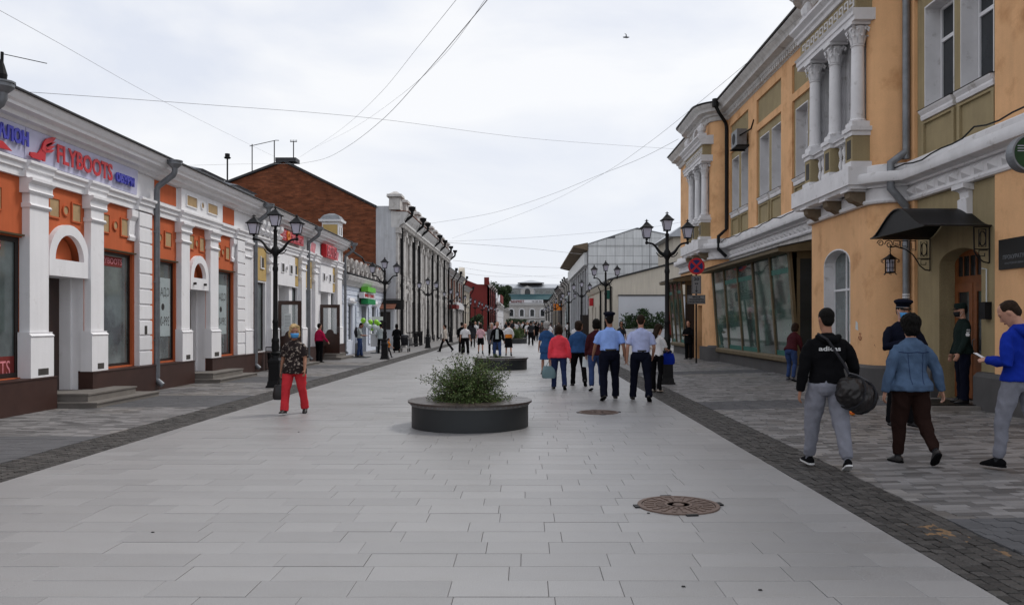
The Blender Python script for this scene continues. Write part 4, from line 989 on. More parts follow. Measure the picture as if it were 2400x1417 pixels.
# generic plan path of the front (follows the bays) for cornice and string courses: list of (x, y)
def bay_path(off, u0):
    """outline of one bay starting at near wall junction: quarter-round corner, flat front, far corner"""
    pts = []; R0 = 0.7
    for k in range(9):
        a = PI/2*k/8
        pts.append((WX-off*0-(R0+off)*math.sin(a) , u0+0.55-(0.55+off)*math.cos(a)))
    for k in range(9):
        a = PI/2*k/8
        pts.append((WX-(R0+off)*math.cos(a), u0+0.55+3.25+(0.55+off)*math.sin(a)))
    return pts
def full_path(off):
    p = [(WX-off, 8.5)]
    q = bay_path(off, 16.9); q = [(x, y) for x, y in q if x < WX-off-.001]; p += [(WX-off, q[0][1])]+q+[(WX-off, q[-1][1])]
    q = bay_path(off, 31.95); q = [(x, y) for x, y in q if x < WX-off-.001]; p += [(WX-off, q[0][1])]+q+[(WX-off, q[-1][1])]
    p += [(WX-off, 42.2+off*.3)]
    return p
def sweep_profile(name, prof, m, lo=None, hi=None, smooth=True):
    """sweep a (d,z) profile along the plan path by offsetting it"""
    paths = [full_path(d) for d, z in prof]; n = min(len(p) for p in paths)
    # resample every path to the same parameter: use nearest construction (all share point count)
    rows = []
    for j in range(n): rows.append([(paths[i][j][0], paths[i][j][1], prof[i][1]) for i in range(len(prof))])
    if lo is not None: rows = [r for r in rows if lo <= r[0][1] <= hi]
    b = MB(); b.strip(rows, True, True); return P_(name, b, m, smooth=smooth)
def full_path(off):
    p = [(WX-off, 8.5)]
    for u0 in (16.9, 31.95):
        q = bay_path(off, u0); p += [(WX-off, u0-.02-max(0, off)*1.0)] + [(min(x, WX-off), y) for x, y in q] + [(WX-off, u0+4.35+.02+max(0, off)*1.0)]
    p += [(WX-off, 42.2)]
    return p
sweep_profile('cornice', [(-.3, 9.6), (.08, 9.6), (.12, 9.66), (.13, 9.74), (.22, 9.78), (.24, 9.86), (.46, 9.90), (.48, 9.98), (.52, 10.02), (.64, 10.12), (.66, 10.16), (-.3, 10.2)], 'cornice_white')
sweep_profile('roof_edge', [(-.3, 10.215), (.70, 10.175), (.72, 10.2), (.72, 10.22), (-.3, 10.32)], 'roof_metal')
sweep_profile('string_slab', [(-.1, 4.46), (.14, 4.46), (.15, 4.50), (.24, 4.52), (.34, 4.54), (.36, 4.58), (.36, 4.72), (.34, 4.745), (-.1, 4.75)], 'stucco_white')
sweep_profile('string_step', [(-.1, 4.752), (.17, 4.752), (.19, 4.77), (.19, 4.90), (.16, 4.93), (-.1, 4.94)], 'stucco_white')
sweep_profile('string_frieze', [(-.1, 4.22), (.06, 4.22), (.06, 4.458), (-.1, 4.458)], 'stucco_white')
sweep_profile('roll_moulding', [(-.05, 4.14), (.05, 4.12), (.105, 4.135), (.125, 4.175), (.105, 4.215), (-.05, 4.218)], 'stucco_white')
b = MB(RF); b.box(8.5, 42.2, -12, -.3, 10.2, 10.25); b.prof(8.5, 42.2, [(.0, 10.27), (-6, 12.0), (-12, 10.27)]); P_('roof', b, 'roof_metal')
# dentils and diamond studs along straight runs
k = 0
for r0, r1 in ((9.2, 16.6), (21.7, 31.6)):
    u = r0
    while u < r1:
        b = MB(RF); b.box(u, u+.10, .08, .2, 9.63, 9.775); P_('dentil', b, 'cornice_white'); u += .2
for r0, r1 in ((12.0, 16.7), (21.7, 31.8)):
    u = r0
    while u < r1:
        b = MB(RF); b.add([(u, .061, 4.25), (u+.28, .061, 4.25), (u+.28, .061, 4.44), (u, .061, 4.44), (u+.14, .16, 4.345)], [(0,1,4),(1,2,4),(2,3,4),(3,0,4),(0,3,2,1)]); P_('diamond_stud', b, 'stucco_white'); u += .42
b = MB(RF)
# ---- a projecting bay: lower wall with arched window, round corners, loggia with three columns
def capital(cx, cy, z, r, t):
    c = MB(); c.lathe(cx, cy, [(r*1.0, z), (r*1.12, z+.02), (r*1.0, z+.04), (r*1.02, z+.15), (r*1.25, z+.38), (r*1.3, z+.42)], 16)
    c.box(cx-r*1.55, cx+r*1.55, cy-r*1.55, cy+r*1.55, z+.44, z+.5)
    for row, (zz, hh, n, out) in enumerate(((.05, .17, 8, .05), (.17, .19, 8, .07))):
        for k in range(n):
            a = 2*PI*(k+.5*row)/n; ca, sa = math.cos(a), math.sin(a); w0 = r*.36
            pts = []
            for q, (rr, dz) in enumerate(((1.0, 0), (1.12, hh*.5), (1.35, hh*.95), (1.62, hh*.98), (1.66, hh*.78))):
                ww = w0*(1, 1.1, .95, .6, .3)[q]
                pts.append([(cx+ca*r*rr-sa*ww, cy+sa*r*rr+ca*ww, z+zz+dz), (cx+ca*r*(rr+.08), cy+sa*r*(rr+.08), z+zz+dz), (cx+ca*r*rr+sa*ww, cy+sa*r*rr-ca*ww, z+zz+dz)])
            c.strip(pts)
    for k in range(4):
        a = PI/4+PI/2*k; ca, sa = math.cos(a), math.sin(a)
        c.tube([(cx+ca*r*1.0, cy+sa*r*1.0, z+.3), (cx+ca*r*1.5, cy+sa*r*1.5, z+.42), (cx+ca*r*1.9, cy+sa*r*1.9, z+.36), (cx+ca*r*1.75, cy+sa*r*1.75, z+.3), (cx+ca*r*1.6, cy+sa*r*1.6, z+.35)], .028, 5)
    return P('capital', c, 'stucco_white', t, recalc=False)
def balus(cx, cy, z0, z1, t):
    h = z1-z0; b = MB()
    b.lathe(cx, cy, [(.05, z0), (.05, z0+.05*h), (.028, z0+.09*h), (.058, z0+.25*h), (.045, z0+.38*h), (.026, z0+.48*h), (.045, z0+.5*h), (.026, z0+.53*h), (.045, z0+.66*h), (.055, z0+.78*h), (.028, z0+.91*h), (.05, z0+.95*h), (.05, z0+h)], 10)
    P('baluster', b, 'stucco_white', t, smooth=True)
def bay(u0, first):
    ua, ub = u0+.55, u0+3.80; BX = WX-.7; f = lambda u, d, z: (BX-d, u, z)
    # round corners
    for (uc, sgn, nm) in ((ua, -1, 'round_corner'), (ub, 1, 'round_corner')):
        b = MB(); rows = []
        for k in range(17):
            a = PI/2*k/16; x = WX-.7*math.sin(a); y = uc+sgn*.55*math.cos(a)
            rows.append([(x, y, .72), (x, y, 4.2)])
        b.strip(rows); P_(nm, b, 'ochre_wall', smooth=True, recalc=False)
        b = MB(); rows = [[(r[0][0], r[0][1], 4.92), (r[0][0], r[0][1], 9.62)] for r in rows]
        b.strip(rows); P_(nm, b, 'ochre_wall', smooth=True, recalc=False)
        b = MB(); rows = []
        for k in range(17):
            a = PI/2*k/16; rows.append([(WX-.82*math.sin(a), uc+sgn*.67*math.cos(a), -.05), (WX-.82*math.sin(a), uc+sgn*.67*math.cos(a), .66), (WX-.72*math.sin(a), uc+sgn*.57*math.cos(a), .72)])
        b.strip(rows); P_('plinth', b, 'grey_plinth', smooth=False, recalc=False)
    b = MB(f); hole = (ua+.85, ua+2.45, .95, 3.35) if first else (ua+1.3, ua+2.2, .0, 2.35)
    b.wall(ua, ub, .0 if not first else .0, 4.2, [hole], -.4, 0)
    if first: b.archfill(hole[0], hole[1], 3.0, 3.35, -.4, 0, 12, .35)
    P_('bay_wall', b, 'ochre_wall')
    b = MB(f)
    if first: b.box(ua, ub, -.05, .12, -.05, .66); b.prof(ua, ub, [(-.05, .66), (.12, .66), (.02, .72), (-.05, .72)])
    else:
        b.box(ua, ua+1.25, -.05, .12, -.05, .66)
    P_('plinth', b, 'grey_plinth')
    if first:
        b = MB(f); k = hole
        b.box(k[0], k[0]+.02, -.3, .012, k[2], 3.0); b.box(k[1]-.02, k[1], -.3, .012, k[2], 3.0); b.archband((k[0]+k[1])/2, 3.0, .0, .0001, 0, .001, 2)
        c0 = (k[0]+k[1])/2
        for q in range(12):
            t0, t1 = PI*q/12, PI*(q+1)/12
            o0, o1 = (c0+.8*math.cos(t0), 3.0+.35*math.sin(t0)), (c0+.8*math.cos(t1), 3.0+.35*math.sin(t1)); i0, i1 = (c0+.77*math.cos(t0), 2.99+.33*math.sin(t0)), (c0+.77*math.cos(t1), 2.99+.33*math.sin(t1))
            b.slab_uz([o0, o1, i1, i0], -.3, .012)
        P_('window_reveal', b, 'stucco_white')
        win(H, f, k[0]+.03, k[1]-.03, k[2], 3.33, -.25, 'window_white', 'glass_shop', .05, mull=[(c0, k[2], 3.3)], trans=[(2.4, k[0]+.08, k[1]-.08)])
    else:
        b = MB(f); b.box(hole[0]-.1, hole[1]+.1, -.42, -.38, 0, 2.4); P_('door_void', b, 'dark_frame')
    # loggia: back wall, two windows between three white antae, columns
    b = MB(f); b.wall(ua, ub, 5.0, 8.15, [(ua+.25, ua+1.25, 5.9, 7.9), (ua+1.6, ua+2.7, 5.9, 7.9)], -.45, -.12); P_('loggia_wall', b, 'stucco_white')
    for a_, c_ in ((ua+.25, ua+1.25), (ua+1.6, ua+2.7)): win(H, f, a_, c_, 5.9, 7.9, -.3, 'window_white', 'glass_dark', .06, trans=[(7.1, a_+.06, c_-.06)])
    for q, uc in enumerate((ua-.0, ua+1.27, ua+2.57)):
        uc += .05
        b = MB(f); b.box(uc+.12, uc+.42, -.12, .02, 5.62, 8.05); P_('anta', b, 'stucco_white')
        cx, cy = BX-.16, uc
        b = MB(); b.lathe(cx, cy, [(.145, 6.02), (.14, 6.3), (.13, 7.52), (.125, 7.55)], 20); P_('column', b, 'stucco_white', smooth=True)
        b = MB(); b.box(cx-.19, cx+.19, cy-.19, cy+.19, 5.81, 5.93); b.lathe(cx, cy, [(.17, 5.93), (.18, 5.97), (.15, 6.0), (.15, 6.03)], 16); P_('column_base', b, 'stucco_white')
        capital(cx, cy, 7.55, .135, H)
        b = MB(); b.box(cx-.25, cx+.25, cy-.25, cy+.25, 5.72, 5.81); b.box(cx-.21, cx+.21, cy-.21, cy+.21, 5.62, 5.72); P_('pedestal_cap', b, 'stucco_white')
        b = MB(); b.box(cx-.19, cx+.3, cy-.19, cy+.19, 5.06, 5.62); P_('pedestal', b, 'khaki_wall')
        b = MB(); b.box(cx-.195, cx-.19, cy-.11, cy+.11, 5.14, 5.54); P_('pedestal_panel', b, 'dark_inset')
        b = MB(); b.box(cx-.24, cx+.3, cy-.24, cy+.24, 4.94, 5.06); P_('pedestal_foot', b, 'stucco_white')
    for j, (a_, c_) in enumerate(((ua+.24, ua+1.13), (ua+1.51, ua+2.43))):
        b = MB(f); b.box(a_, c_, .05, .25, 4.95, 5.03); P_('balustrade_foot', b, 'stucco_white')
        b = MB(f); b.box(a_, c_, .04, .27, 5.62, 5.72); b.prof(a_-.02, c_+.02, [(.0, 5.722), (.33, 5.70), (.33, 5.715), (.0, 5.75)]); P_('balustrade_rail', b, 'stucco_white')
        for q in range(4): balus(BX-.15, a_+.12+q*(c_-a_-.24)/3, 5.03, 5.62, H)
    # balcony slab on corbels
    b = MB(f); b.box(ua-.30, ub+.15, .0, .50, 4.54, 4.92); b.prof(ua-.26, ub+.12, [(.0, 4.46), (.42, 4.46), (.46, 4.54), (.0, 4.54)]); P_('balcony_slab', b, 'stucco_white')
    for q in range(3):
        uc = ua+.05+q*1.3; b = MB(f); b.box(uc-.2, uc+.2, .05, .46, 4.42, 4.46); P_('corbel_top', b, 'stucco_white')
        b = MB(f); b.prof(uc-.14, uc+.14, [(.02, 4.12), (.12, 4.14), (.22, 4.2), (.30, 4.22), (.38, 4.3), (.40, 4.42), (.02, 4.42)]); P_('corbel', b, 'corbel_brown')
    # entablature with greek key
    b = MB(f); b.prof(ua-.27, ub+.1, [(-.45, 8.05), (.36, 8.05), (.36, 8.14), (.39, 8.16), (.39, 8.24), (.44, 8.30), (-.45, 8.3)]); P_('entablature', b, 'stucco_white')
    b = MB(f); b.box(ua-.2, ub+.05, -.4, .30, 8.3, 8.72); P_('key_frieze', b, 'khaki_wall')
    b = MB(f); u = ua-.12; W_ = .3; e = .028
    while u+W_ < ub:
        for (x0, x1, z0, z1) in ((0, W_, 8.38, 8.38+e), (0, e, 8.38+e, 8.62), (e, .2, 8.62-e, 8.62), (.2-e, .2, 8.48, 8.62-e), (.09, .2-e, 8.48, 8.48+e)):
            b.box(u+x0, u+x1, .3, .325, z0, z1)
        u += W_
    P_('greek_key', b, 'stucco_white', kind='stuff')
    b = MB(f); b.prof(ua-.3, ub+.12, [(-.4, 8.72), (.36, 8.72), (.38, 8.8), (.44, 8.84), (.44, 8.9), (.56, 8.98), (.56, 9.04), (-.4, 9.1)]); P_('balcony_cornice', b, 'stucco_white')
    for uc in (ua+.05, ub-.45):
        b = MB(f); b.frus(0, 0, 0, 0, 0, 0) if False else b.box(uc-.16, uc+.16, .12, .44, 9.1, 9.2)
        b.tube([(uc, .28, 9.2), (uc, .28, 9.3), (uc, .28, 9.42), (uc, .28, 9.55), (uc, .28, 9.62)], [.08, .16, .18, .1, .04], 10); P_('urn', b, 'stucco_white')
    b = MB(f); b.wall(ua, ub, 8.15, 9.62, [(ua+.9, ua+2.3, 9.1, 9.5)], -.4, -.001); P_('upper_wall', b, 'ochre_wall')
    c0 = (ua+ub)/2-.1; b = MB(f); b.archband(c0, 9.08, .62, .85, .01, .2, 12); P_('blind_arch', b, 'stucco_white')
bay(16.9, True)
bay(31.95, False)
hopper(None, RF, 16.76, .16, 9.95, .85, 'galvanised', 4.8, .075, foot=False, label='grey rain pipe between the round ochre corner and the awning, upper run')
t = thing('downpipe', 'lower run of grey rain pipe with white paper band behind the policemen', 'rain pipe', (7.8, 17, 0), 'rain pipes on the fronts')
b = MB(RF); b.tube([(16.76, .16, 4.05), (16.76, .16, .35), (16.76, .3, .2)], .072, 10); P('pipe', b, 'galvanised', t, smooth=True)
b = MB(RF); b.tube([(16.76, .16, 5.15), (16.76, .48, 4.92), (16.76, .48, 4.4), (16.76, .16, 4.02)], .08, 10); P('swan_neck', b, 'galvanised', t, smooth=True)
b = MB(RF)
for k in range(4): b.tube([(16.76, .16, 2.02+.055*k), (16.76, .16, 2.055+.055*k)], .0735, 12)
P('paper_band', b, 'window_white', t)
t = thing('downpipe', 'dark rain pipe on the ochre house left of the air conditioner', 'rain pipe', (7.7, 32, 0), 'rain pipes on the fronts')
b = MB(RF); b.tube([(31.3, .72, 10.0), (31.3, .6, 9.75), (31.8, .2, 9.45), (31.85, .16, 9.3), (31.85, .16, 5.3), (31.75, .5, 5.0), (31.75, .5, 4.5), (31.7, .2, 4.2)], .07, 8); P('pipe', b, 'black_pipe', t, smooth=True)
b = MB(RF); b.tube([(31.3, .72, 9.95), (31.3, .72, 10.25)], .13, 8); P('hopper', b, 'black_pipe', t)
t = thing('air_conditioner', 'weathered grey air conditioner on a bracket below the ochre frieze', 'air conditioner', (7.6, 28.9, 8))
b = MB(RF); b.box(28.95, 29.75, .15, .5, 7.98, 8.55); P('case', b, 'galvanised', t)
b = MB(lambda x, y, z: RF(x, z, y)); b.lathe(29.4, 8.26, [(.0, .501), (.2, .51)], 16); P('fan_grille', b, 'black_pipe', t)
b = MB(RF); b.box(28.9, 28.95, .0, .55, 7.9, 7.95); b.box(29.7, 29.75, .0, .55, 7.9, 7.95); b.box(28.9, 29.8, .0, .5, 7.95, 7.975); P('bracket', b, 'black_iron', t)
b = MB(RF); b.tube([(28.95, .4, 8.3), (28.6, .1, 8.45), (28.3, .08, 8.7)], .03, 5); P('hose', b, 'black_pipe', t)

# ---- glazed shopfront between the bays
def shopfront(u0, u1, n, lbl, side=True):
    S = thing('glazed_shopfront', lbl, 'shopfront', RF(u0, 0, 0))
    f = RF; db, dt_ = .48, .70     # leans outwards at the top
    zs, zt = .66, 3.62
    b = MB(f); b.box(u0, u1, -.1, .42, -.05, .46); P('plinth', b, 'grey_plinth', S)
    b = MB(f); b.prof(u0-.06, u1+.06, [(-.1, .46), (.5, .46), (.56, .5), (.56, .6), (.5, .66), (-.1, .66)]); P('sill', b, 'wood_trim', S)
    st_ = (u1-u0)/n
    for k in range(n+1):
        u = u0+st_*k; b = MB(f); w2 = .06 if 0 < k < n else .09
        u = min(max(u, u0+w2), u1-w2)
        b.add([(u-w2, db-.05, zs), (u+w2, db-.05, zs), (u+w2, db+.03, zs), (u-w2, db+.03, zs), (u-w2, dt_-.05, zt), (u+w2, dt_-.05, zt), (u+w2, dt_+.03, zt), (u-w2, dt_+.03, zt)], [(0,3,2,1),(4,5,6,7),(0,1,5,4),(1,2,6,5),(2,3,7,6),(3,0,4,7)])
        P('mullion', b, 'wood_trim', S)
        if k < n:
            a_, c_ = u0+st_*k+.06, u0+st_*(k+1)-.06
            b = MB(f); b.add([(a_, db-.02, zs), (c_, db-.02, zs), (c_, db-.01, zs), (a_, db-.01, zs), (a_, dt_-.02, zt), (c_, dt_-.02, zt), (c_, dt_-.01, zt), (a_, dt_-.01, zt)], [(0,3,2,1),(4,5,6,7),(0,1,5,4),(1,2,6,5),(2,3,7,6),(3,0,4,7)])
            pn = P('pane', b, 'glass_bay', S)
            if k in (0, 2, 3):   # teal inner frame
                b = MB(f)
                def q(ua, ub, t0, t1): 
                    d = lambda t: db+(dt_-db)*t
                    z = lambda t: zs+(zt-zs)*t
                    b.add([(ua, d(t0)-.008, z(t0)), (ub, d(t0)-.008, z(t0)), (ub, d(t1)-.008, z(t1)), (ua, d(t1)-.008, z(t1)), (ua, d(t0)+.004, z(t0)), (ub, d(t0)+.004, z(t0)), (ub, d(t1)+.004, z(t1)), (ua, d(t1)+.004, z(t1))], [(0,3,2,1),(4,5,6,7),(0,1,5,4),(1,2,6,5),(2,3,7,6),(3,0,4,7)])
                q(a_, c_, 0.0, .05); q(a_+.02, c_-.02, .80, .85)
                P('teal_strip', b, 'teal_paint', S)
    b = MB(f); b.prof(u0-.3, u1+.2, [(-.05, zt+.12), (-.05, zt), (1.0, zt-.06), (1.12, zt-.04), (1.12, zt+.06), (-.05, zt+.3)]); P('canopy', b, 'wood_trim', S)
    b = MB(f); b.prof(u0-.32, u1+.22, [(-.05, zt+.305), (1.15, zt+.065), (1.15, zt+.09), (-.05, zt+.34)]); P('canopy_sheet', b, 'roof_metal', S)
    b = MB(f); b.box(u0-.005, u0+.05, -.05, .5, .66, 3.6); P('side_panel', b, 'wood_trim', S)
    b = MB(f); b.box(u0-.012, u0-.006, .05, .42, 1.0, 3.4); P('side_pane', b, 'glass_dark', S)
    b = MB(f); b.box(u0+.1, u1-.1, -.45, -.4, .5, 3.6); P('interior', b, 'dark_inset', S)
shopfront(22.5, 32.0, 5, 'long glazed shopfront leaning out between the two ochre bays')
shopfront(38.4, 41.9, 3, 'short glazed shopfront beyond the traffic sign')
t = thing('door_leaf', 'open dark door leaf under the traffic sign', 'door', (7.3, 35.4, .1)); fr = lambda a, b_, z: (a, 35.4-b_, z)
b = MB(fr); b.box(6.92, 7.62, -.03, .03, .06, 2.5); b.box(7.0, 7.54, .03, .045, .3, 1.2); b.box(7.0, 7.54, .03, .045, 1.35, 2.35); P('panel', b, 'dark_frame', t)

# ---- metal awning, bracket and lantern over the door
t = thing('door_awning', 'black curved metal awning on scroll brackets over the wooden door', 'awning', RF(15, 0, 3.3))
u0, u1, x0, x1 = 13.93, 16.12, 6.83, 7.985; mid = (u0+u1)/2
b = MB(); n = 22; rows = []
def az(q): 
    s_ = abs(q*2-1); return 3.30+.43*(0.5+0.5*math.cos(PI*min(1, s_)))**0.85
for k in range(n+1):
    q = k/n; u = u0+(u1-u0)*q; z = az(q); rows.append([(x0, u, z), (x1, u, z), (x1, u, z-.02), (x0, u, z-.02)])
b.strip(rows, True, True); P('sheet', b, 'black_iron', t, smooth=True)
b = MB(); rows = [[(x0+.03, u0+(u1-u0)*k/n, 3.285), (x0+.03, u0+(u1-u0)*k/n, az(k/n)-.015)] for k in range(n+1)]; b.strip(rows); P('front_plate', b, 'black_iron', t, recalc=False)
b = MB()
b.tube([(x0, u0, 3.29), (x0, u1, 3.29)], .015, 4); b.tube([(x0, u0, 3.29), (x1, u0, 3.29)], .015, 4); b.tube([(x0, u1, 3.29), (x1, u1, 3.29)], .015, 4); P('edge_rail', b, 'black_iron', t)
def scroll_bracket(u, full=True):
    b = MB(); Z = 3.27
    def tb(p, r=.010): b.tube([(8.0-d, u, z) for d, z in p], r, 5)
    tb([(0.0, Z), (0.95 if full else .3, Z)]); tb([(0.02, Z), (0.02, Z-.62)], .012)
    tb([(.02, Z-.62), (.12, Z-.6), (.22, Z-.52), (.28, Z-.42)]+([(.36, Z-.3), (.5, Z-.2), (.7, Z-.14), (.8, Z-.16)] if full else [(.29, Z)]), .013)
    for cx, cz, r0 in (((.83, Z-.1, .09), (1.0, Z-.08, .07)) if full else ()):
        tb([(cx+(r0*(1-.06*k))*math.cos(.7*k), cz+(r0*(1-.06*k))*math.sin(.7*k)) for k in range(13)])
    for a_, c_, z0, z1 in ((.08, .2, .04, .34), (.3, .42, .03, .22), (.46, .6, .03, .16), (.62, .74, .03, .12))[:4 if full else 1]:
        tb([(a_, Z-z0), (c_, Z-z0), (c_, Z-z1), (a_, Z-z1), (a_, Z-z0)])
        tb([(a_+.03, Z-z1+.03), (c_-.03, Z-z1+.03), (c_-.03, Z-z0-.04)], .006)
    tb([(.14+.06*math.cos(k*.6), Z-.2+.13*math.sin(k*.6)) for k in range(12)])
    tb([(.05, Z-.4), (.2, Z-.4), (.2, Z-.5), (.1, Z-.5), (.1, Z-.45)]); tb([(.02, Z-.38), (.28, Z-.38)])
    P('scroll_bracket', b, 'black_iron', t)
scroll_bracket(16.05); scroll_bracket(13.99, False)
t = thing('hanging_lantern', 'small wrought iron lantern hanging from the awning bracket', 'lantern', (7.18, 16.02, 2.9))
b = MB(); x, y = 7.18, 16.02
for k in range(6): b.tube([(x, y, 3.17-.035*k), (x+(.01 if k % 2 else 0), y+(0 if k % 2 else .01), 3.14-.035*k)], .012, 4)
P('chain', b, 'black_iron', t)
b = MB(); b.lathe(x, y, [(.0, 2.99), (.05, 2.95), (.07, 2.93), (.14, 2.89), (.15, 2.875), (.0, 2.87)], 6); b.lathe(x, y, [(.085, 2.6), (.1, 2.61), (.1, 2.625), (.085, 2.63)], 6)
for k in range(6):
    a = 2*PI*k/6; c, s_ = math.cos(a), math.sin(a)
    b.tube([(x+.10*c, y+.10*s_, 2.88), (x+.10*c, y+.10*s_, 2.6), (x+.13*c, y+.13*s_, 2.57)], .008, 4); b.tube([(x+.14*c, y+.14*s_, 2.88), (x+.18*c, y+.18*s_, 2.86), (x+.18*c, y+.18*s_, 2.82), (x+.15*c, y+.15*s_, 2.81)], .007, 4)
    a2 = a+PI/6; c2, s2 = math.cos(a2)*.093, math.sin(a2)*.093; b.tube([(x+c2, y+s2, 2.84), (x+c2, y+s2, 2.64)], .005, 4)
for z in (2.7, 2.8): b.lathe(x, y, [(.095, z), (.104, z+.004), (.095, z+.01)], 6)
P('cage', b, 'black_iron', t)
b = MB(); b.lathe(x, y, [(.0, 2.62), (.07, 2.63), (.08, 2.86), (0, 2.87)], 6); P('glass', b, 'lamp_glass', t)

# ---- wooden entrance door in its recess
f = RF
for q in ((15.728, 15.9), (14.1, 14.272)): b = MB(f); b.box(*q, -.34, -.002, 0, 2.74); P_('door_jamb', b, 'khaki_wall')
D2 = thing('entrance_door', 'tall brown wooden double door with glazed panels under the awning', 'door', RF(15, -.3, .2))
b = MB(f); b.wall(14.28, 15.72, .2, 3.0, [(14.38, 14.96, 2.5, 2.88), (15.0, 15.62, 2.5, 2.88)], -.36, -.3); P('frame', b, 'wood_door', D2)
for a_, c_ in ((14.37, 14.985), (15.01, 15.63)):
    b = MB(f); b.wall(a_, c_, .22, 2.36, [(a_+.12, c_-.12, 1.05, 2.2)], -.3, -.25); b.box(a_+.12, c_-.12, -.26, -.24, .4, .9)
    lf = P('door_leaf', b, 'wood_door', D2); g_ = MB(f); g_.box(a_+.11, c_-.11, -.285, -.275, 1.04, 2.21); P('pane', g_, 'glass_dark', lf)
    b = MB(f); b.tube([(a_+.06 if a_ > 15 else c_-.06, -.24, 1.1), (a_+.06 if a_ > 15 else c_-.06, -.2, 1.12), (a_+.06 if a_ > 15 else c_-.06, -.2, 1.3), (a_+.06 if a_ > 15 else c_-.06, -.24, 1.32)], .01, 5); P('handle', b, 'galvanised', lf)
    for z_ in (1.75, 1.45, 1.15):
        if a_ < 15: b = MB(f); b.box(a_+.2, a_+.38, -.273, -.270, z_, z_+.22); P('notice', b, 'paper', lf)
for u_ in (14.6, 14.78, 15.18, 15.4): b = MB(f); b.box(u_-.015, u_+.015, -.3, -.29, 2.5, 2.88); P('glazing_bar', b, 'wood_door', D2)
b = MB(f); b.box(14.36, 15.64, -.335, -.325, 2.48, 2.9); P('fanlight', b, 'glass_dark', D2)
t = thing('door_step', 'flat stone doorstep with a dark mat under the policeman by the door', 'step', RF(15, .5, 0))
b = MB(f); b.box(14.0, 16.1, -.4, 1.0, 0, .17); P('slab', b, 'step_stone', t)
b = MB(f); b.box(14.15, 15.3, .1, .95, .172, .185); P('mat', b, 'black_paint', t)
t = thing('wall_plaque', 'black glass plaque with faint lettering at the right frame edge', 'plaque', RF(13.2, .1, 2.7))
b = MB(f); b.box(12.55, 13.58, .075, .10, 2.50, 3.0); P('plate', b, 'black_paint', t)
for tx, z, w2, h2 in (('ПРОКУРАТУРА', 2.70, .7, .07), ('ИРКУТСКОЙ ОБЛАСТИ', 2.60, .6, .04)): T('lettering', tx, t, 'galvanised', RF(13.1, .101, z), (0, -1, 0), (0, 0, 1), .1, .001, width=w2, height=h2)
t = thing('wall_box', 'dark metal box with conduit beside the wooden door', 'meter box', RF(14, .05, 1.7))
b = MB(f); b.box(13.95, 14.12, .0, .12, 1.68, 1.98); P('box', b, 'black_pipe', t)
b = MB(f); b.tube([(14.06, .03, 1.98), (14.06, .03, 2.55), (14.2, .03, 2.57)], .012, 5); P('conduit', b, 'paper', t)
b = MB(f); b.prof(14.55, 14.85, [(0, 3.5), (.1, 3.5), (.12, 3.85), (.07, 3.88), (.08, 3.98), (.16, 4.05), (.16, 4.12), (0, 4.12)]); b.prof(14.5, 14.9, [(0, 4.0), (.2, 4.04), (.2, 4.12), (0, 4.12)]); P_('console', b, 'stucco_white')
t = thing('round_sign', 'round green light box sign cut by the right frame edge', 'sign', (7.3, 12, 4.1))
c = W(2408, 360, 11.0); b = MB(lambda x, y, z: (c.x+x, c.y+z, c.z+y)); b.lathe(0, 0, [(0, -.06), (.225, -.06), (.225, .06), (0, .06)], 32); P('face', b, 'deep_green', t)
b = MB(lambda x, y, z: (c.x+x, c.y+z, c.z+y)); b.lathe(0, 0, [(.226, -.08), (.252, -.08), (.252, .08), (.226, .08)], 32); P('rim', b, 'galvanised', t)
for k in range(3):
    b = MB(lambda x, y, z: (c.x+x, c.y+z, c.z+y)); b.box(-.17, .17, .09-.035*k, .10-.035*k, -.064, -.0605); P('stripe', b, 'lamp_glass', t)
b = MB(); b.tube([(c.x+.2, c.y, c.z), (8.0, c.y, c.z)], .02, 6); P('bracket', b, 'black_iron', t)
# cable slung along the ledge
b = MB(); pts = []
for k in range(60):
    u = 32.0-(32-10.5)*k/59; pts.append((WX-.40-(.28 if 17.3 < u < 21 else 0)*1.0, u, 4.80+.035*math.sin(u*2.3)+.02*math.sin(u*5.1)+(.12 if u < 13.8 else 0)))
b.tube(pts, .016, 5); tag(P('cable', b, 'cable_black', smooth=True), 'black cable slung along the white ledge of the ochre house', 'cable')
# graffiti smileys
def smiley(o, a, lbl):
    ux, n = a; t = thing('graffiti', lbl, 'graffiti', o); b = MB(); o = Vector(o); ux = Vector(ux); up = Vector((0, 0, 1))
    def L_(p, r=.008): b.tube([o+ux*x+up*z for x, z in p], r, 4)
    L_([(-.09, .02), (-.07, -.03), (0, -.06), (.07, -.03), (.09, .02)]); L_([(-.035, .1), (-.035, .06)]); L_([(.035, .1), (.035, .06)]); L_([(0, .05), (0, -.02)]); P('stroke', b, 'red_render', t)
smiley((WX-.703, 17.75, 1.3), ((0, -1, 0), 0), 'small red sprayed smiley on the flat ochre front beside the arched window')
smiley((WX-.56, 17.14, 1.14), ((.7, -.7, 0), 0), 'small red sprayed smiley on the round ochre corner')
t = thing('torn_poster', 'scrap of torn white paper on the ochre wall by the arched window', 'paper', (7.3, 17.9, 1.5)); b = MB(RF); b.slab_uz([(17.86, 1.45), (18.0, 1.48), (17.98, 1.66), (17.88, 1.62)], .703, .707); P('scrap', b, 'paper', t)

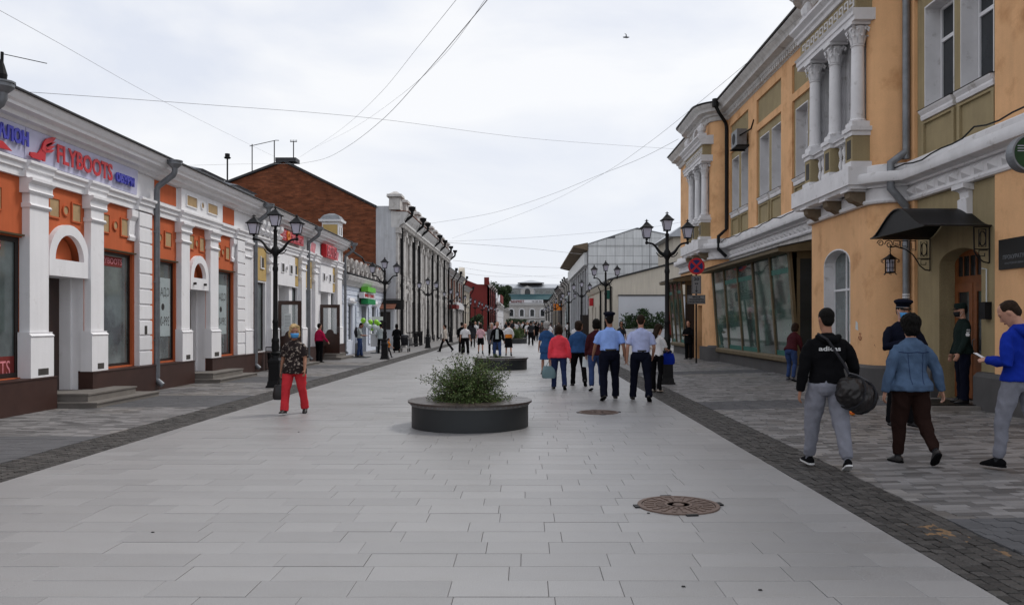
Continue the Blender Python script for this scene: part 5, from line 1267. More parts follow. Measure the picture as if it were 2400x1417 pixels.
# ---- traffic sign
t = thing('traffic_sign', 'round no stopping sign with two plates beside the ochre house', 'traffic sign', (6.48, 31, zr(6.48)))
b = MB(); b.tube([(6.48, 31.03, 0.05), (6.48, 31.03, 4.05)], .035, 10); P('post', b, 'black_pipe', t)
SG = lambda x, y, z: (6.48+x, 31.0-z, y)
c0 = 3.78
def disc(r0, r1, z0, z1, m, nm, seg=40, a0=0, a1=2*PI):
    b = MB(SG); b.archband(0, 0, r0, r1, 0, .01, seg, a0, a1) if False else None
    b = MB(lambda x, y, z: (6.48+x, 31.0-z, c0+y)); b.lathe(0, 0, [(r0, z0), (r1, z0), (r1, z1), (r0, z1)], seg, a0, a1); return P(nm, b, m, t)
disc(0, .32, 0, .012, 'sign_grey', 'plate'); disc(0, .318, .0122, .014, M['sign_redround'] if 'sign_redround' in M else 'sign_red', 'red_disc')
for k in range(4):
    a = PI/2*k; b = MB(lambda x, y, z: (6.48+x, 31.0-z, c0+y)); pts = [(.05*math.cos(a), .05*math.sin(a))]
    for q in range(9): aa = a-.60+1.2*q/8; pts.append((.245*math.cos(aa), .245*math.sin(aa)))
    n = len(pts); b.add([(x, y, .0142) for x, y in pts]+[(x, y, .016) for x, y in pts], [tuple(range(n)), tuple(range(2*n-1, n-1, -1))]+[(i, (i+1) % n, n+(i+1) % n, n+i) for i in range(n)]); P('blue_field', b, 'sign_navy', t)
b = MB(); b.box(6.30, 6.66, 30.985, 31.0, 2.72, 3.42); P('distance_plate', b, 'sign_grey', t)
b = MB(); b.wall(6.31, 6.65, 2.73, 3.41, [(6.325, 6.635, 2.745, 3.395)], 30.983, 30.986) if False else b.box(6.0, 6.0, 0, 0, 0, 0)
b = MB(lambda u, d, z: (u, 31.0-d, z)); b.wall(6.31, 6.65, 2.73, 3.41, [(6.325, 6.635, 2.745, 3.395)], .0152, .017); P('plate_border', b, 'paper_print', t)
T('lettering', '20', t, 'paper_print', (6.48, 30.984, 3.29), (1, 0, 0), (0, 0, 1), .2, .0005, width=.22, height=.13, bold=.01)
T('lettering', 'м', t, 'paper_print', (6.48, 30.984, 3.12), (1, 0, 0), (0, 0, 1), .2, .0005, width=.12, height=.08, bold=.01)
b = MB(lambda u, d, z: (u, 31.0-d, z)); b.box(6.465, 6.495, .0152, .017, 2.84, 3.03); b.slab_uz([(6.48, 2.76), (6.54, 2.86), (6.42, 2.86)], .0152, .017); P('arrow', b, 'paper_print', t)
b = MB(); b.box(6.14, 6.82, 30.985, 31.0, 2.34, 2.68); P('note_plate', b, 'sign_grey', t)
b = MB(lambda u, d, z: (u, 31.0-d, z)); b.wall(6.15, 6.81, 2.35, 2.67, [(6.165, 6.795, 2.365, 2.655)], .0152, .017); P('plate_border', b, 'paper_print', t)
for tx, z, w2 in (('КРОМЕ', 2.60, .3), ('ТРАНСПОРТА', 2.51, .58), ('ПРОКУРАТУРЫ', 2.42, .6)): T('lettering', tx, t, 'paper_print', (6.48, 30.984, z), (1, 0, 0), (0, 0, 1), .1, .0005, width=w2, height=.065, bold=.01)
# ------------------------------------------------------------------ farther houses
def fhouse(side, X, u0, u1, Hh, m, label, nb, low_m=None, split=3.9, over=.5, win_h=(4.7, 6.4), lowwin=(.9, 2.9), pipes=(), parapet=False, wm='wood_trim', wd=.5, roof_m='roof_metal', arch=False, door=True):
    f = (lambda u, d, z: (X+d, u, z)) if side == 'L' else (lambda u, d, z: (X-d, u, z))
    t = thing('town_house', label, 'house', f(u0, 0, 0))
    st_ = (u1-u0)/nb; hs = []
    for k in range(nb):
        c = u0+st_*(k+.5); hs.append((c-wd, c+wd, *lowwin))
        if Hh > 6: hs.append((c-wd, c+wd, *win_h))
    if low_m:
        b = MB(f); b.wall(u0, u1, 0, split, [h for h in hs if h[3] <= split], -.3, 0); P('lower_wall', b, low_m, t)
        b = MB(f); b.wall(u0, u1, split, Hh, [h for h in hs if h[2] >= split], -.3, 0); P('upper_wall', b, m, t)
    else:
        b = MB(f); b.wall(u0, u1, 0, Hh, hs, -.3, 0); P('wall', b, m, t)
    b = MB(f); b.box(u0, u1, -10, -.31, 0, Hh-.05); P('house_body', b, m, t)
    for h in hs:
        win(t, f, h[0], h[1], h[2], h[3], -.15, wm, 'glass_dark', .08, trans=[(h[2]+(h[3]-h[2])*.65, h[0]+.07, h[1]-.07)])
        b = MB(f); b.prof(h[0]-.12, h[1]+.12, [(0, h[3]+.02), (.1, h[3]+.02), (.16, h[3]+.16), (0, h[3]+.2)]); P('window_hood', b, 'dirty_plaster', t)
    for k in range(nb+1):
        u = min(max(u0+st_*k, u0+.25), u1-.25); b = MB(f); b.box(u-.22, u+.22, 0, .1, .4, Hh-.4); P('pilaster', b, low_m or m, t)
    b = MB(f); b.prof(u0, u1, [(-.3, Hh-.5), (.1, Hh-.5), (.15, Hh-.35), (over*.7, Hh-.2), (over, Hh-.05), (over, Hh), (-.3, Hh+.02)]); P('cornice', b, 'cornice_white', t)
    b = MB(f); b.prof(u0, u1, [(over+.05, Hh+.005), (over+.05, Hh+.04), (-5, Hh+1.6), (-10, Hh+.1), (-10, Hh+.03)]); P('roof', b, roof_m, t)
    if split < Hh: b = MB(f); b.prof(u0, u1, [(0, split-.1), (.12, split-.08), (.15, split), (0, split+.04)]); P('string_course', b, 'dirty_plaster', t)
    if parapet:
        for k in range(nb+1):
            u = min(max(u0+st_*k, u0+.4), u1-.4); b = MB(f); b.frus(u, .1, Hh+.05, Hh+.7, .3, .28, .2, .2); b.frus(u, .1, Hh+.7, Hh+.95, .4, .1, .3, .1); P('parapet_pier', b, 'dirty_plaster', t)
    for u in pipes:
        b = MB(f); b.tube([(u, over+.15, Hh+.2), (u, over+.12, Hh-.2), (u, .2, Hh-.9), (u, .18, .2)], .08, 6); b.tube([(u, over+.15, Hh+.05), (u, over+.15, Hh+.35)], .16, 8); P('rain_pipe', b, 'black_pipe', t)
    return t, f
t, f = fhouse('L', -8.3, 83.1, 104, 7.2, 'brick_far', 'two storey brown brick house with a white ground floor, after the tall white one', 6, 'dirty_plaster', pipes=(88, 94, 103.5))
for u in (86, 95, 99): b = MB(f); b.box(u, u+1.2, -2, -1, 7.2, 9.0); P('chimney', b, 'window_white', t)
b = MB(f); b.box(84.0, 87.2, .05, 1.0, 3.1, 3.5); P('awning', b, 'red_render', t); b = MB(f); b.box(93, 103, .1, .3, 3.2, 4.0); P('signboard', b, 'window_white', t)
t, f = fhouse('L', -8.3, 104.1, 116, 6.4, 'cream_wall', 'small pale house with a scrolled dormer between brick and red walls', 3, None, pipes=(115.6,))
b = MB(f); b.box(105, 107.5, -.6, .1, 6.4, 7.6); b.archband(106.25, 7.6, 0, 1.25, -.6, .1, 10); P('attic_dormer', b, 'cream_wall', t)
# red rendered firewall house
t = thing('town_house', 'dark red rendered house with windowless sloping wall on the left', 'house', (-9, 150, 0))
b = MB(lambda x, d, z: (x, 150-d, z)); b.slab_uz([(-22, 0), (-6.95, 0), (-6.95, 9.3), (-7.3, 9.3), (-7.3, 8.7), (-9.2, 8.75), (-12.4, 10.0), (-22, 11.8)], -.5, 0); P('blind_wall', b, 'red_render', t)
b = MB(lambda u, d, z: (-6.95+d, u, z)); b.wall(150.0, 178, 0, 8.7, [(152+3.6*k, 153.4+3.6*k, z0, z0+2.1) for k in range(7) for z0 in (1, 5)], -.4, 0); P('street_wall', b, 'red_render', t)
b = MB(); b.box(-21, -7.36, 150.6, 178, 0, 8.6); P('house_body', b, 'red_render', t)
b = MB(); b.box(-7.9, -7.0, 149.45, 150.4, 8.6, 10.0); P('chimney', b, 'red_render', t)
b = MB(lambda u, d, z: (-6.95+d, u, z)); b.prof(149.7, 178, [(0, 8.1), (.5, 8.4), (.6, 8.7), (-.4, 8.75)]); P('cornice', b, 'dirty_plaster', t)
for u in (150.6, 158, 166, 174): b = MB(lambda u, d, z: (-6.95+d, u, z)); b.tube([(u, .7, 8.6), (u, .2, 7.9), (u, .2, .2)], .1, 6); P('rain_pipe', b, 'black_pipe', t)
t = thing('hedge', 'clipped green hedge in front of the red wall', 'hedge', (-10, 140, 0))
lf = MB(); r = random.Random(3)
for k in range(5200):
    p = Vector((r.uniform(-14, -7.6), 139+r.uniform(-1.2, 1.2), r.random()**.6*2.6)); p.z *= (1+.15*math.sin(p.x*2.1)); leafquad(lf, p, rvec(r), rvec(r), .34, .10)
P('foliage', lf, 'leaf_dark', t, kind='stuff', recalc=False)
b = MB()
for k in range(14): b.tube([(-13.7+.45*k, 139, 0), (-13.6+.45*k, 139.1, 2.0)], .04, 5)
P('stems', b, 'bark', t, kind='stuff')
t, f = fhouse('L', -6.6, 178.2, 225, 5.4, 'white_plaster', 'low ornate white shops beyond the red house', 9, None, split=9, parapet=True, over=.6)
b = MB(f); b.box(184, 199, .5, .8, 6.2, 8.0); P('red_signboard', b, 'red_render', t)
for u in (181, 204, 214): b = MB(f); b.frus(u, -.3, 5.4, 7.0, 1.3, 1.1, .5, .4); b.frus(u, -.3, 7.0, 8.6, 1.2, .3, .4, .2); P('attic_gable', b, 'white_plaster', t)
fhouse('L', -6.4, 225.3, 292, 5.6, 'dirty_plaster', 'farthest pale houses of the left row', 11, None, split=9, over=.6)
# end of the street: big pale building with a teal mansard
t = thing('department_store', 'wide pale arcaded building with teal mansard roof closing the street', 'building', (2, 300, 0))
f = lambda x, d, z: (x, 300-d, z)
wx = [-9.6+3.85*k for k in range(9)]
b = MB(f); b.wall(-16, 24, 0, 8.6, [(x-.75, x+.75, 3.9, 6.6) for x in wx]+[(x-.9, x+.9, .3, 2.7) for x in wx], -.5, 0); P('wall', b, 'dirty_plaster', t)
for x in wx:
    b = MB(f); b.box(x-.72, x+.72, -.4, -.3, 3.95, 6.55); P('window', b, 'glass_dark', t)
    b = MB(f); b.archfill(x-.75, x+.75, 5.85, 6.62, -.3, .02, 8, .75); b.archband(x, 5.85, .8, 1.15, 0, .2, 10); b.box(x-1.15, x-.8, 0, .2, 3.7, 5.85); b.box(x+.8, x+1.15, 0, .2, 3.7, 5.85); P('window_surround', b, 'window_white', t)
    b = MB(f); b.box(x-.85, x+.85, -.4, -.3, .35, 2.65); P('shop_window', b, 'glass_shop', t)
    b = MB(f); b.box(x+1.6, x+2.2, 0, .3, 3.3, 7.6); P('pilaster', b, 'dirty_plaster', t)
b = MB(f); b.prof(-16, 24, [(0, 7.6), (.4, 7.8), (.8, 8.4), (.8, 8.7), (-.5, 8.8)]); b.prof(-16, 24, [(0, 3.1), (.4, 3.2), (.4, 3.5), (0, 3.6)]); P('cornice', b, 'cornice_white', t)
b = MB(f); b.prof(-16, 24, [(-.6, 8.8), (-.3, 8.8), (-.9, 10.2), (-1.1, 10.2)]); P('attic_band', b, 'dark_frame', t)
for x in (-8, -6.6, -4, -.4, 9, 10.6): b = MB(f); b.prof(x, x+.9, [(-.5, 9.3), (-.35, 9.3), (-.65, 10.0), (-.8, 10.0)]); P('skylight', b, 'window_white', t)
b = MB(f); b.prof(-16, 24, [(-1.2, 10.2), (0, 10.2), (-3.0, 12.3), (-4, 12.3)]); P('mansard', b, 'teal_roof', t)
b = MB(f); b.box(-12, 16.5, -13, -4, 10, 14.4); P('upper_storey', b, 'grey_plaster', t)
for x0, x1 in ((-9.5, -2.5), (3, 13)): b = MB(f); b.box(x0, x1, -4.01, -3.9, 12.5, 14.0); P('upper_window', b, 'glass_shop', t)
b = MB(f); b.slab_uz([(-2.2, 10.2), (2.6, 10.2), (2.6, 14.5), (.2, 15.5), (-2.2, 14.5)], -4.5, -3.6); P('central_gable', b, 'dirty_plaster', t)
b = MB(f); b.archband(.2, 13.4, 0, 1.0, -3.6, -3.5, 10); b.box(-.8, 1.2, -3.6, -3.5, 12, 13.39); P('gable_window', b, 'glass_dark', t)
b = MB(f); b.prof(-13, 17.5, [(-3.5, 14.4), (-3.5, 14.7), (-8, 16.3), (-13, 14.4)]); P('roof', b, 'light_roof', t)
b = MB(); b.frus(1.5, 308, 16.1, 16.6, 4.2, 4.2); P('lantern_wall', b, 'dark_frame', t)
b = MB(); b.frus(1.5, 308, 16.6, 17.7, 5.0, .5); P('lantern_roof', b, 'light_roof', t)
b = MB(f); b.box(-7.5, 6, .5, .8, 8.9, 10.1); P('signboard', b, 'window_white', t)
T('lettering', 'МАРКЕТ', t, 'red_render', (-3.4, 299.1, 9.5), (1, 0, 0), (0, 0, 1), 1, .02, width=4.8, height=.85, bold=.03)
T('lettering', '10 20 30', t, 'paper_print', (3.7, 299.1, 9.5), (1, 0, 0), (0, 0, 1), 1, .02, width=3.6, height=.5, bold=.02)

# right side beyond the ochre house
t = thing('cream_house', 'long low cream house with a plain gable wall beyond the courtyard', 'house', (7, 66, 0))
f = lambda x, d, z: (x, 66-d, z)
b = MB(f); b.slab_uz([(7.0, 0), (30, 0), (30, 8.6), (19, 8.2), (7.0, 5.15)], -.4, 0); P('gable_wall', b, 'cream_wall', t)
b = MB(f); b.slab_uz([(7.45, 0), (18, 0), (18, 3.8), (7.45, 3.8)], .0, .08); P('white_dado', b, 'pale_wall', t)
b = MB(f); b.slab_uz([(7.4, 3.8), (18, 3.8), (18, 3.9), (7.4, 3.9)], .0, .14); P('dado_coping', b, 'roof_metal', t)
b = MB(f); b.slab_uz([(6.6, 5.07), (19, 8.25), (30, 8.7), (30, 8.8), (19, 8.36), (6.6, 5.19)], -26, .15); P('roof', b, 'roof_metal', t)
f2 = lambda u, d, z: (7.0-d, u, z)
hs = [(68, 69.2, 2.0, 3.6), (71, 72.2, 2.0, 3.6), (77, 78.5, .3, 3.3), (82, 83.2, 1.2, 3.2), (86, 87.2, 1.2, 3.2)]
b = MB(f2); b.wall(66.4, 91.6, 0, 5.0, hs, -.3, 0); P('street_wall', b, 'cream_wall', t)
for h in hs: win(t, f2, *h, -.15, 'window_white', 'glass_dark', .08)
b = MB(f2); b.prof(66, 91.6, [(0, 4.5), (.15, 4.6), (.3, 4.9), (.35, 5.05), (0, 5.1)]); P('cornice', b, 'cream_wall', t)
for u, z0, z1, mm in ((67.0, 3.9, 4.6, 'teal_paint'), (85, 3.7, 4.5, 'sign_red')): b = MB(f2); b.box(u, u+1.4, .05, .4, z0-.3, z1-.3); P('wall_sign', b, mm, t)
b = MB(f2); b.tube([(66.3, .35, 5.0), (66.3, .15, 4.6), (66.3, .12, .2)], .09, 6); b.tube([(75.5, .35, 5.0), (75.5, .15, 4.6), (75.5, .12, .2)], .09, 6); P('rain_pipe', b, 'black_pipe', t)
t = thing('tiled_house', 'tall white tile clad gable with dark windows on the street side', 'building', (7, 92, 0))
f = lambda x, d, z: (x, 92-d, z)
ztop = lambda x: 10.5+(x-6.95)*.325 if x < 12.5 else 12.3-(x-12.5)*.215
b = MB(f); b.slab_uz([(6.9, 0), (26, 0), (26, ztop(26)-.03), (12.5, 12.27), (6.9, 10.45)], -.3, 0); P('gable_backing', b, 'panel_joint', t)
x = 6.95; w_ = 1.02; hh = 1.0
while x < 21:
    z = 3.2
    while z < 12.4:
        za, zb = min(ztop(x+.02), z+hh-.03), min(ztop(x+w_-.03), z+hh-.03)
        if za > z+.05 and zb > z+.05:
            b = MB(f); b.slab_uz([(x+.015, z), (x+w_-.02, z), (x+w_-.02, zb)] + ([(12.5, min(12.25, z+hh-.03))] if x < 12.5 < x+w_ and 12.25 < z+hh-.03 else []) + [(x+.015, za)], 0.001, .03); P('tile_panel', b, 'panel_white', t)
        z += hh
    x += w_
b = MB(f); b.slab_uz([(6.6, 10.42), (12.5, 12.34), (26, 9.44), (26, 9.5), (12.5, 12.42), (6.6, 10.5)], -40, .12); P('roof', b, 'light_roof', t)
for z in (10.35, 8.3, 5.2): b = MB(f); b.box(6.95, 20, .03, .055, z, z+.03); P('cable_line', b, 'black_pipe', t)
b = MB(f); b.box(13.9, 13.95, .03, .06, 4, 11.9); P('joint_strip', b, 'panel_joint', t)
f2 = lambda u, d, z: (6.9-d, u, z)
hs = [(94+4.2*k, 97.4+4.2*k, .5, 8.0) for k in range(8)]
b = MB(f2); b.wall(92.4, 129, 0, 10.2, hs, -.6, 0); P('street_wall', b, 'grey_plaster', t)
for h in hs:
    win(t, f2, *h, -.3, 'dark_frame', 'dark_frame', .15, mull=[((h[0]+h[1])/2, .6, 7.9)], trans=[(3.2, h[0]+.1, h[1]-.1), (3.8, h[0]+.1, h[1]-.1)])
b = MB(f2); b.box(92.3, 129, .02, .4, 8.2, 9.6); P('white_band', b, 'panel_white', t)
b = MB(f2); b.prof(91.8, 129, [(0, 9.8), (1.6, 10.2), (1.65, 10.35), (0, 10.7)]); P('eave', b, 'corbel_brown', t)
t = thing('grey_house', 'pale upper house peeping over the ochre roof by the right lamp', 'house', (16.5, 75, 0))
b = MB(); b.box(13.6, 22, 75, 84, 0, 9.6); P('body', b, 'cream_wall', t)
b = MB(lambda x, d, z: (x, 75-d, z)); b.slab_uz([(12.9, 9.55), (14.6, 10.8), (22, 10.8), (22.7, 9.6)], -9, .5); P('roof', b, 'light_roof', t)
fhouse('R', 6.9, 129.2, 150, 8.6, 'dirty_plaster', 'peeling pink and grey house with the scrolled grey banner', 6, pipes=(130, 136, 143), over=.8)
t = thing('wall_banner', 'tall grey banner with dark scroll pattern on the right row', 'banner', (6.6, 131, 3)); b = MB(lambda u, d, z: (6.9-d, u, z)); b.box(131, 139, .3, .4, .8, 6.0); P('sheet', b, 'banner', t)
for k in range(7): b = MB(lambda u, d, z: (6.9-d, u, z)); b.tube([(132+.5*k+.9*math.cos(q*.8), .42, 1.5+.6*k+.4*math.sin(q*.8)) for q in range(6)], .09, 4); P('scroll', b, 'roof_metal', t)
fhouse('R', 6.7, 150.2, 172, 8.2, 'dirty_plaster', 'grey stucco house with many rain pipes and stone vases on its roof', 7, pipes=(151, 156, 161, 167), over=.8, parapet=True)
fhouse('R', 6.6, 172.2, 205, 7.6, 'cream_wall', 'pale house past the pipes on the right row', 9, pipes=(173, 182, 191, 200), over=.7, parapet=True)
fhouse('R', 6.5, 205.2, 290, 7.4, 'dirty_plaster', 'farthest grey houses of the right row', 16, pipes=(206, 230, 260), over=.7)
t = thing('hanging_sign', 'small orange sign sticking out far down the right row', 'sign', (5.9, 150, 5)); b = MB(); b.box(4.9, 6.4, 149, 149.3, 3.9, 5.1); P('box', b, 'sign_orange', t); b = MB(); b.tube([(6.4, 149.2, 4.8), (6.9, 149.2, 4.8)], .05, 4); P('bracket', b, 'black_iron', t)
t = thing('low_wall', 'low white garden wall in front of the dark bushes', 'wall', (12, 64, 0)); b = MB(); b.box(7.5, 17, 64, 64.3, 0, 1.05); P('body', b, 'pale_wall', t); b = MB(); b.box(7.45, 17.1, 63.95, 64.35, 1.05, 1.12); P('coping', b, 'window_white', t)
def leafy(name, label, cat, c, crown, n, ls, group=None, trunk=None, seed=2, m='leaf_dark', shell=.5):
    r = random.Random(seed); t = thing(name, label, cat, c, group); lf = MB(); c = Vector(c)
    cl = [(c+Vector((r.uniform(-1, 1)*crown[0]*.75, r.uniform(-1, 1)*crown[1]*.75, crown[3]+r.uniform(-1, 1)*crown[2]*.7)), r.uniform(.3, .55)) for _ in range(14)]
    for k in range(n):
        cc, s = cl[k % len(cl)]; v = rvec(r)*(r.random()**.35)
        p = cc+Vector((v.x*crown[0]*s, v.y*crown[1]*s, v.z*crown[2]*s)); leafquad(lf, p, rvec(r), rvec(r), ls*r.uniform(.6, 1.3), ls*.32)
    P('crown', lf, m, t, kind='stuff', recalc=False)
    b = MB()
    b.tube([c, c+Vector((.05, 0, crown[3]*.5)), c+Vector((0, .1, crown[3]))], [trunk or .05, (trunk or .05)*.8, (trunk or .05)*.3], 8)
    for cc, s in cl[:8]: b.tube([c+Vector((0, 0, crown[3]*.35)), c.lerp(cc, .55)+Vector((0, 0, crown[3]*.1)), cc], [(trunk or .05)*.5, (trunk or .05)*.3, (trunk or .05)*.1], 5)
    P('trunk', b, 'bark', t, smooth=True)
    return t
leafy('bush', 'dark leafy bush behind the low white wall, left clump', 'bush', (8.6, 65, 0), (1.0, .5, .8, 1.5), 1500, .17, 'bushes behind the low white wall', seed=4)
leafy('bush', 'taller dark bush behind the low white wall, next to the lamp', 'bush', (10.3, 65, 0), (1.4, .6, 1.2, 1.7), 2400, .17, 'bushes behind the low white wall', seed=9)
leafy('tree', 'large rounded green tree behind the red house', 'tree', (-9.4, 272, 0), (4.2, 3.0, 4.0, 10.5), 9000, .62, trunk=.35, seed=5)
for i, (x, y) in enumerate(((-6.2, 246), (-4.6, 272), (-1.6, 284), (-5.6, 262), (-3.2, 280))):
    leafy('street_tree', ['small street tree far off, leftmost of the low green row', 'small street tree far off, before the arcaded building', 'small street tree far off, rightmost of the low green row', 'small street tree far off beside the last left houses', 'small street tree in the middle of the distant green row'][i], 'tree', (x, y, 0), (1.6, 1.4, .9, 1.9), 900, .36, 'small trees at the end of the street', trunk=.12, seed=20+i)
t = thing('poster_stand', 'dark notice case with red posters beside the courtyard', 'notice case', (8.1, 46, 0)); b = MB(); b.box(7.85, 8.55, 46, 46.1, .75, 2.5); P('case', b, 'dark_frame', t)
for k in range(2): b = MB(); b.box(7.97, 8.4, 45.98, 46, .95+.7*k, 1.55+.7*k); P('poster', b, 'red_render', t)
b = MB(); b.box(7.87, 7.95, 46.01, 46.08, 0, .75); P('leg', b, 'dark_frame', t); b = MB(); b.box(8.45, 8.53, 46.01, 46.08, 0, .75); P('leg', b, 'dark_frame', t)
t = thing('notice_board', 'dark upright board standing on the right far pavement', 'notice board', (4.9, 70, 0)); b = MB(); b.box(4.6, 5.35, 70, 70.1, .15, 2.3); P('board', b, 'dark_frame', t); b = MB(); b.box(4.62, 4.7, 69.9, 70.2, 0, .16); b.box(5.25, 5.33, 69.9, 70.2, 0, .16); P('feet', b, 'black_iron', t)

# ------------------------------------------------------------------ small street furniture on the left
for i, x in enumerate((-8.62, -8.2)):
    t = thing('litter_bin', ['black slatted litter bin against the plinth by the third rain pipe', 'black slatted litter bin nearer the first street lamp'][i], 'litter bin', (x, 27.4+i*.2, 0), 'black litter bins by the wall'); y = 27.4+i*.2
    b = MB(); b.lathe(x, y, [(.0, .12), (.13, .12), (.16, .62), (.14, .62)], 14); P('bucket', b, 'black_iron', t)
    b = MB()
    for s in (-1, 1): b.tube([(x+s*.2, y, 0), (x+s*.2, y, .8)], .016, 5)
    b.tube([(x-.2, y, .8), (x+.2, y, .8)], .016, 5); b.tube([(x-.2, y, .66), (x+.2, y, .66)], .012, 5); b.tube([(x-.2, y, .05), (x+.2, y, .05)], .012, 5)
    for k in range(5): b.tube([(x-.13+.065*k, y, .66), (x-.13+.065*k, y, .8)], .007, 4)
    P('frame', b, 'black_iron', t)
t = thing('litter_bin', 'grey cylindrical litter bin behind the man with the backpack', 'litter bin', (-8.05, 38.9, 0)); b = MB(); b.lathe(-8.05, 38.9, [(0, 0), (.2, 0), (.2, .62), (.17, .66), (0, .66)], 18); P('drum', b, 'galvanised', t, smooth=True)
b = MB(); b.lathe(-8.05, 38.9, [(.201, .08), (.21, .08), (.21, .12), (.201, .12)], 18); P('band', b, 'black_pipe', t)
t = thing('door_mat', 'dark mat on the paving under the man with the backpack', 'mat', (-8.0, 38.0, 0)); b = MB(); b.box(-8.5, -7.4, 37.4, 38.6, .002, .016); P('mat', b, 'black_paint', t)
t = thing('stall_counter', 'white promotion counter below green and white balloons', 'counter', (-8.0, 43.5, 0)); b = MB(); b.box(-8.35, -7.75, 43.3, 43.7, .35, 1.0); P('counter', b, 'window_white', t); b = MB(); b.box(-8.42, -7.68, 43.25, 43.75, 1.0, 1.04); P('top', b, 'window_white', t)
b = MB(); b.frus(-8.05, 43.5, 0, .35, .05, .05); b.frus(-8.05, 43.5, 0, .03, .3, .3); P('foot', b, 'galvanised', t)
b = MB(); b.box(-8.4, -8.36, 43.3, 43.7, 1.04, 1.9); b.box(-8.36, -7.76, 43.66, 43.7, 1.75, 1.95); P('header', b, 'window_white', t)
gm = mat('balloon_green', (.28, .62, .03), rough=.3, var=.03, spec=.5); wmt = mat('balloon_white', (.62, .68, .68), rough=.3, var=.03, spec=.5)
for i, (px, py, c) in enumerate(((851, 753, 0), (860, 762, 1), (868, 757, 0), (866, 768, 1), (882, 757, 0), (889, 763, 0), (878, 768, 1), (886, 771, 1), (872, 770, 0))):
    o = W(px, py-2, 42.9+.1*(i % 3)); t = thing('balloon', ['green balloon over the head of the man with the backpack', 'white balloon just left of the counter header', 'green balloon in the middle of the left bunch', 'white balloon lowest of the left bunch', 'green balloon at the top of the right bunch', 'green balloon at the right of the bunch', 'white balloon at the left foot of the right bunch', 'white balloon above the hooded customer', 'small green balloon between the two bunches'][i], 'balloon', o, 'green and white balloons at the counter')
    b = MB(); b.lathe(o.x, o.y, [(0, o.z-.17), (.02, o.z-.16), (.09, o.z-.10), (.135, o.z), (.12, o.z+.08), (.07, o.z+.13), (0, o.z+.15)], 14); P('balloon_skin', b, wmt if c else gm, t, smooth=True)
    b = MB(); b.tube([(o.x, o.y, o.z-.16), (-8.0, 43.4, 1.05)], .004, 3); P('string', b, 'paper', t)
for i, u in enumerate((54.5, 57.0)):
    t = thing('iron_railing', ['short black iron railing at the basement pit by the white house corner', 'second short black iron railing along the white house'][i], 'railing', (-7.6, u, 0), 'black railings at the white house')
    b = MB()
    for z in (.15, .95): b.tube([(-7.55, u, z), (-7.55, u+1.7, z)], .025, 5); b.tube([(-8.25, u, z), (-7.55, u, z)], .025, 5)
    for k in range(10): b.tube([(-7.55, u+.18*k, 0), (-7.55, u+.18*k, 1.02)], .016, 4)
    for k in range(5): b.tube([(-8.2+.16*k, u, 0), (-8.2+.16*k, u, 1.0)], .016, 4)
    P('rails', b, 'black_iron', t, kind='stuff')
t = thing('orange_toy', 'small orange ball lying on the pavement behind the duffel bag', 'ball', (5.50, 13.7, .1)); b = MB(); b.lathe(5.5, 13.7, [(0, zr(5.5)+.001), (.04, zr(5.5)+.02), (.055, zr(5.5)+.05), (.045, zr(5.5)+.09), (0, zr(5.5)+.105)], 14); P('ball', b, 'sign_orange', t, smooth=True)
b = MB(); b.lathe(5.5, 13.7, [(.054, zr(5.5)+.045), (.057, zr(5.5)+.05), (.054, zr(5.5)+.055)], 14); P('seam', b, 'sign_red', t)

# ------------------------------------------------------------------ overhead wires (real wires with sag) and a bird
def wire(pts, r, lbl, m='cable'):
    q = [W(*p) for p in pts]; out = []
    for i in range(len(q)-1):
        p0, p1, p2, p3 = q[max(i-1, 0)], q[i], q[i+1], q[min(i+2, len(q)-1)]
        for k in range(8):
            s = k/8; out.append(.5*((2*p1)+(p2-p0)*s+(2*p0-5*p1+4*p2-p3)*s*s+(3*p1-p0-3*p2+p3)*s**3))
    out.append(q[-1]); b = MB(); b.tube(out, r*.42, 5); return tag(P('overhead_wire', b, m, smooth=True), lbl, 'wire', 'overhead wires across the street')
wire([(-20, 14, 13), (150, 108, 17), (340, 215, 24), (500, 297, 35), (645, 368, 52)], .010, 'thin wire running from the top left corner down to the brick ridge')
wire([(70, 216, 14.5), (450, 243, 17), (870, 277, 22), (1250, 325, 30), (1592, 350, 38)], .011, 'long thin wire crossing the whole street from the left eaves to the far bay')
wire([(1160, -22, 12), (1080, 75, 14.5), (990, 180, 19), (900, 277, 26), (820, 340, 34), (760, 372, 43), (700, 384, 52)], .018, 'thick sagging wire from the top centre to the aerial mast')
wire([(700, 384, 52), (600, 384, 40), (440, 388, 31), (390, 392, 26)], .012, 'wire from the aerial mast to the left roofs')
wire([(1085, -20, 12), (980, 110, 16), (880, 230, 23), (790, 310, 36), (700, 370, 52)], .009, 'faint wire left of the thick sagging one')
wire([(1150, -20, 13), (1040, 130, 17), (930, 230, 24), (820, 305, 38), (730, 350, 52)], .008, 'faintest wire just below the thick sagging one')
wire([(1590, 326, 38), (1500, 372, 42), (1400, 412, 47), (1280, 460, 53), (1150, 500, 60), (1012, 523, 66)], .022, 'dark wire from the far ochre bay down to the white house')
wire([(1905, 15, 21), (1700, 190, 27), (1520, 335, 36), (1400, 415, 45), (1250, 490, 58), (1060, 558, 80)], .016, 'wire from the near ochre eaves sloping to the white house end')
wire([(1040, 568, 75), (1150, 575, 78), (1260, 584, 84), (1375, 597, 92)], .035, 'wire between the white house and the tiled house')
wire([(1045, 566, 75), (1250, 556, 70), (1500, 535, 66), (1600, 520, 60)], .02, 'faint wire rising to the right above the tiled house')
wire([(1062, 610, 84), (1180, 622, 90), (1340, 628, 108)], .035, 'faint wire over the brown brick house')
wire([(1090, 640, 104), (1180, 648, 120), (1320, 645, 160)], .035, 'faint lowest wire near the end of the street')
wire([(1075, 625, 100), (1180, 641, 118), (1315, 652, 165)], .03, 'faint slack wire crossing before the arcaded building')
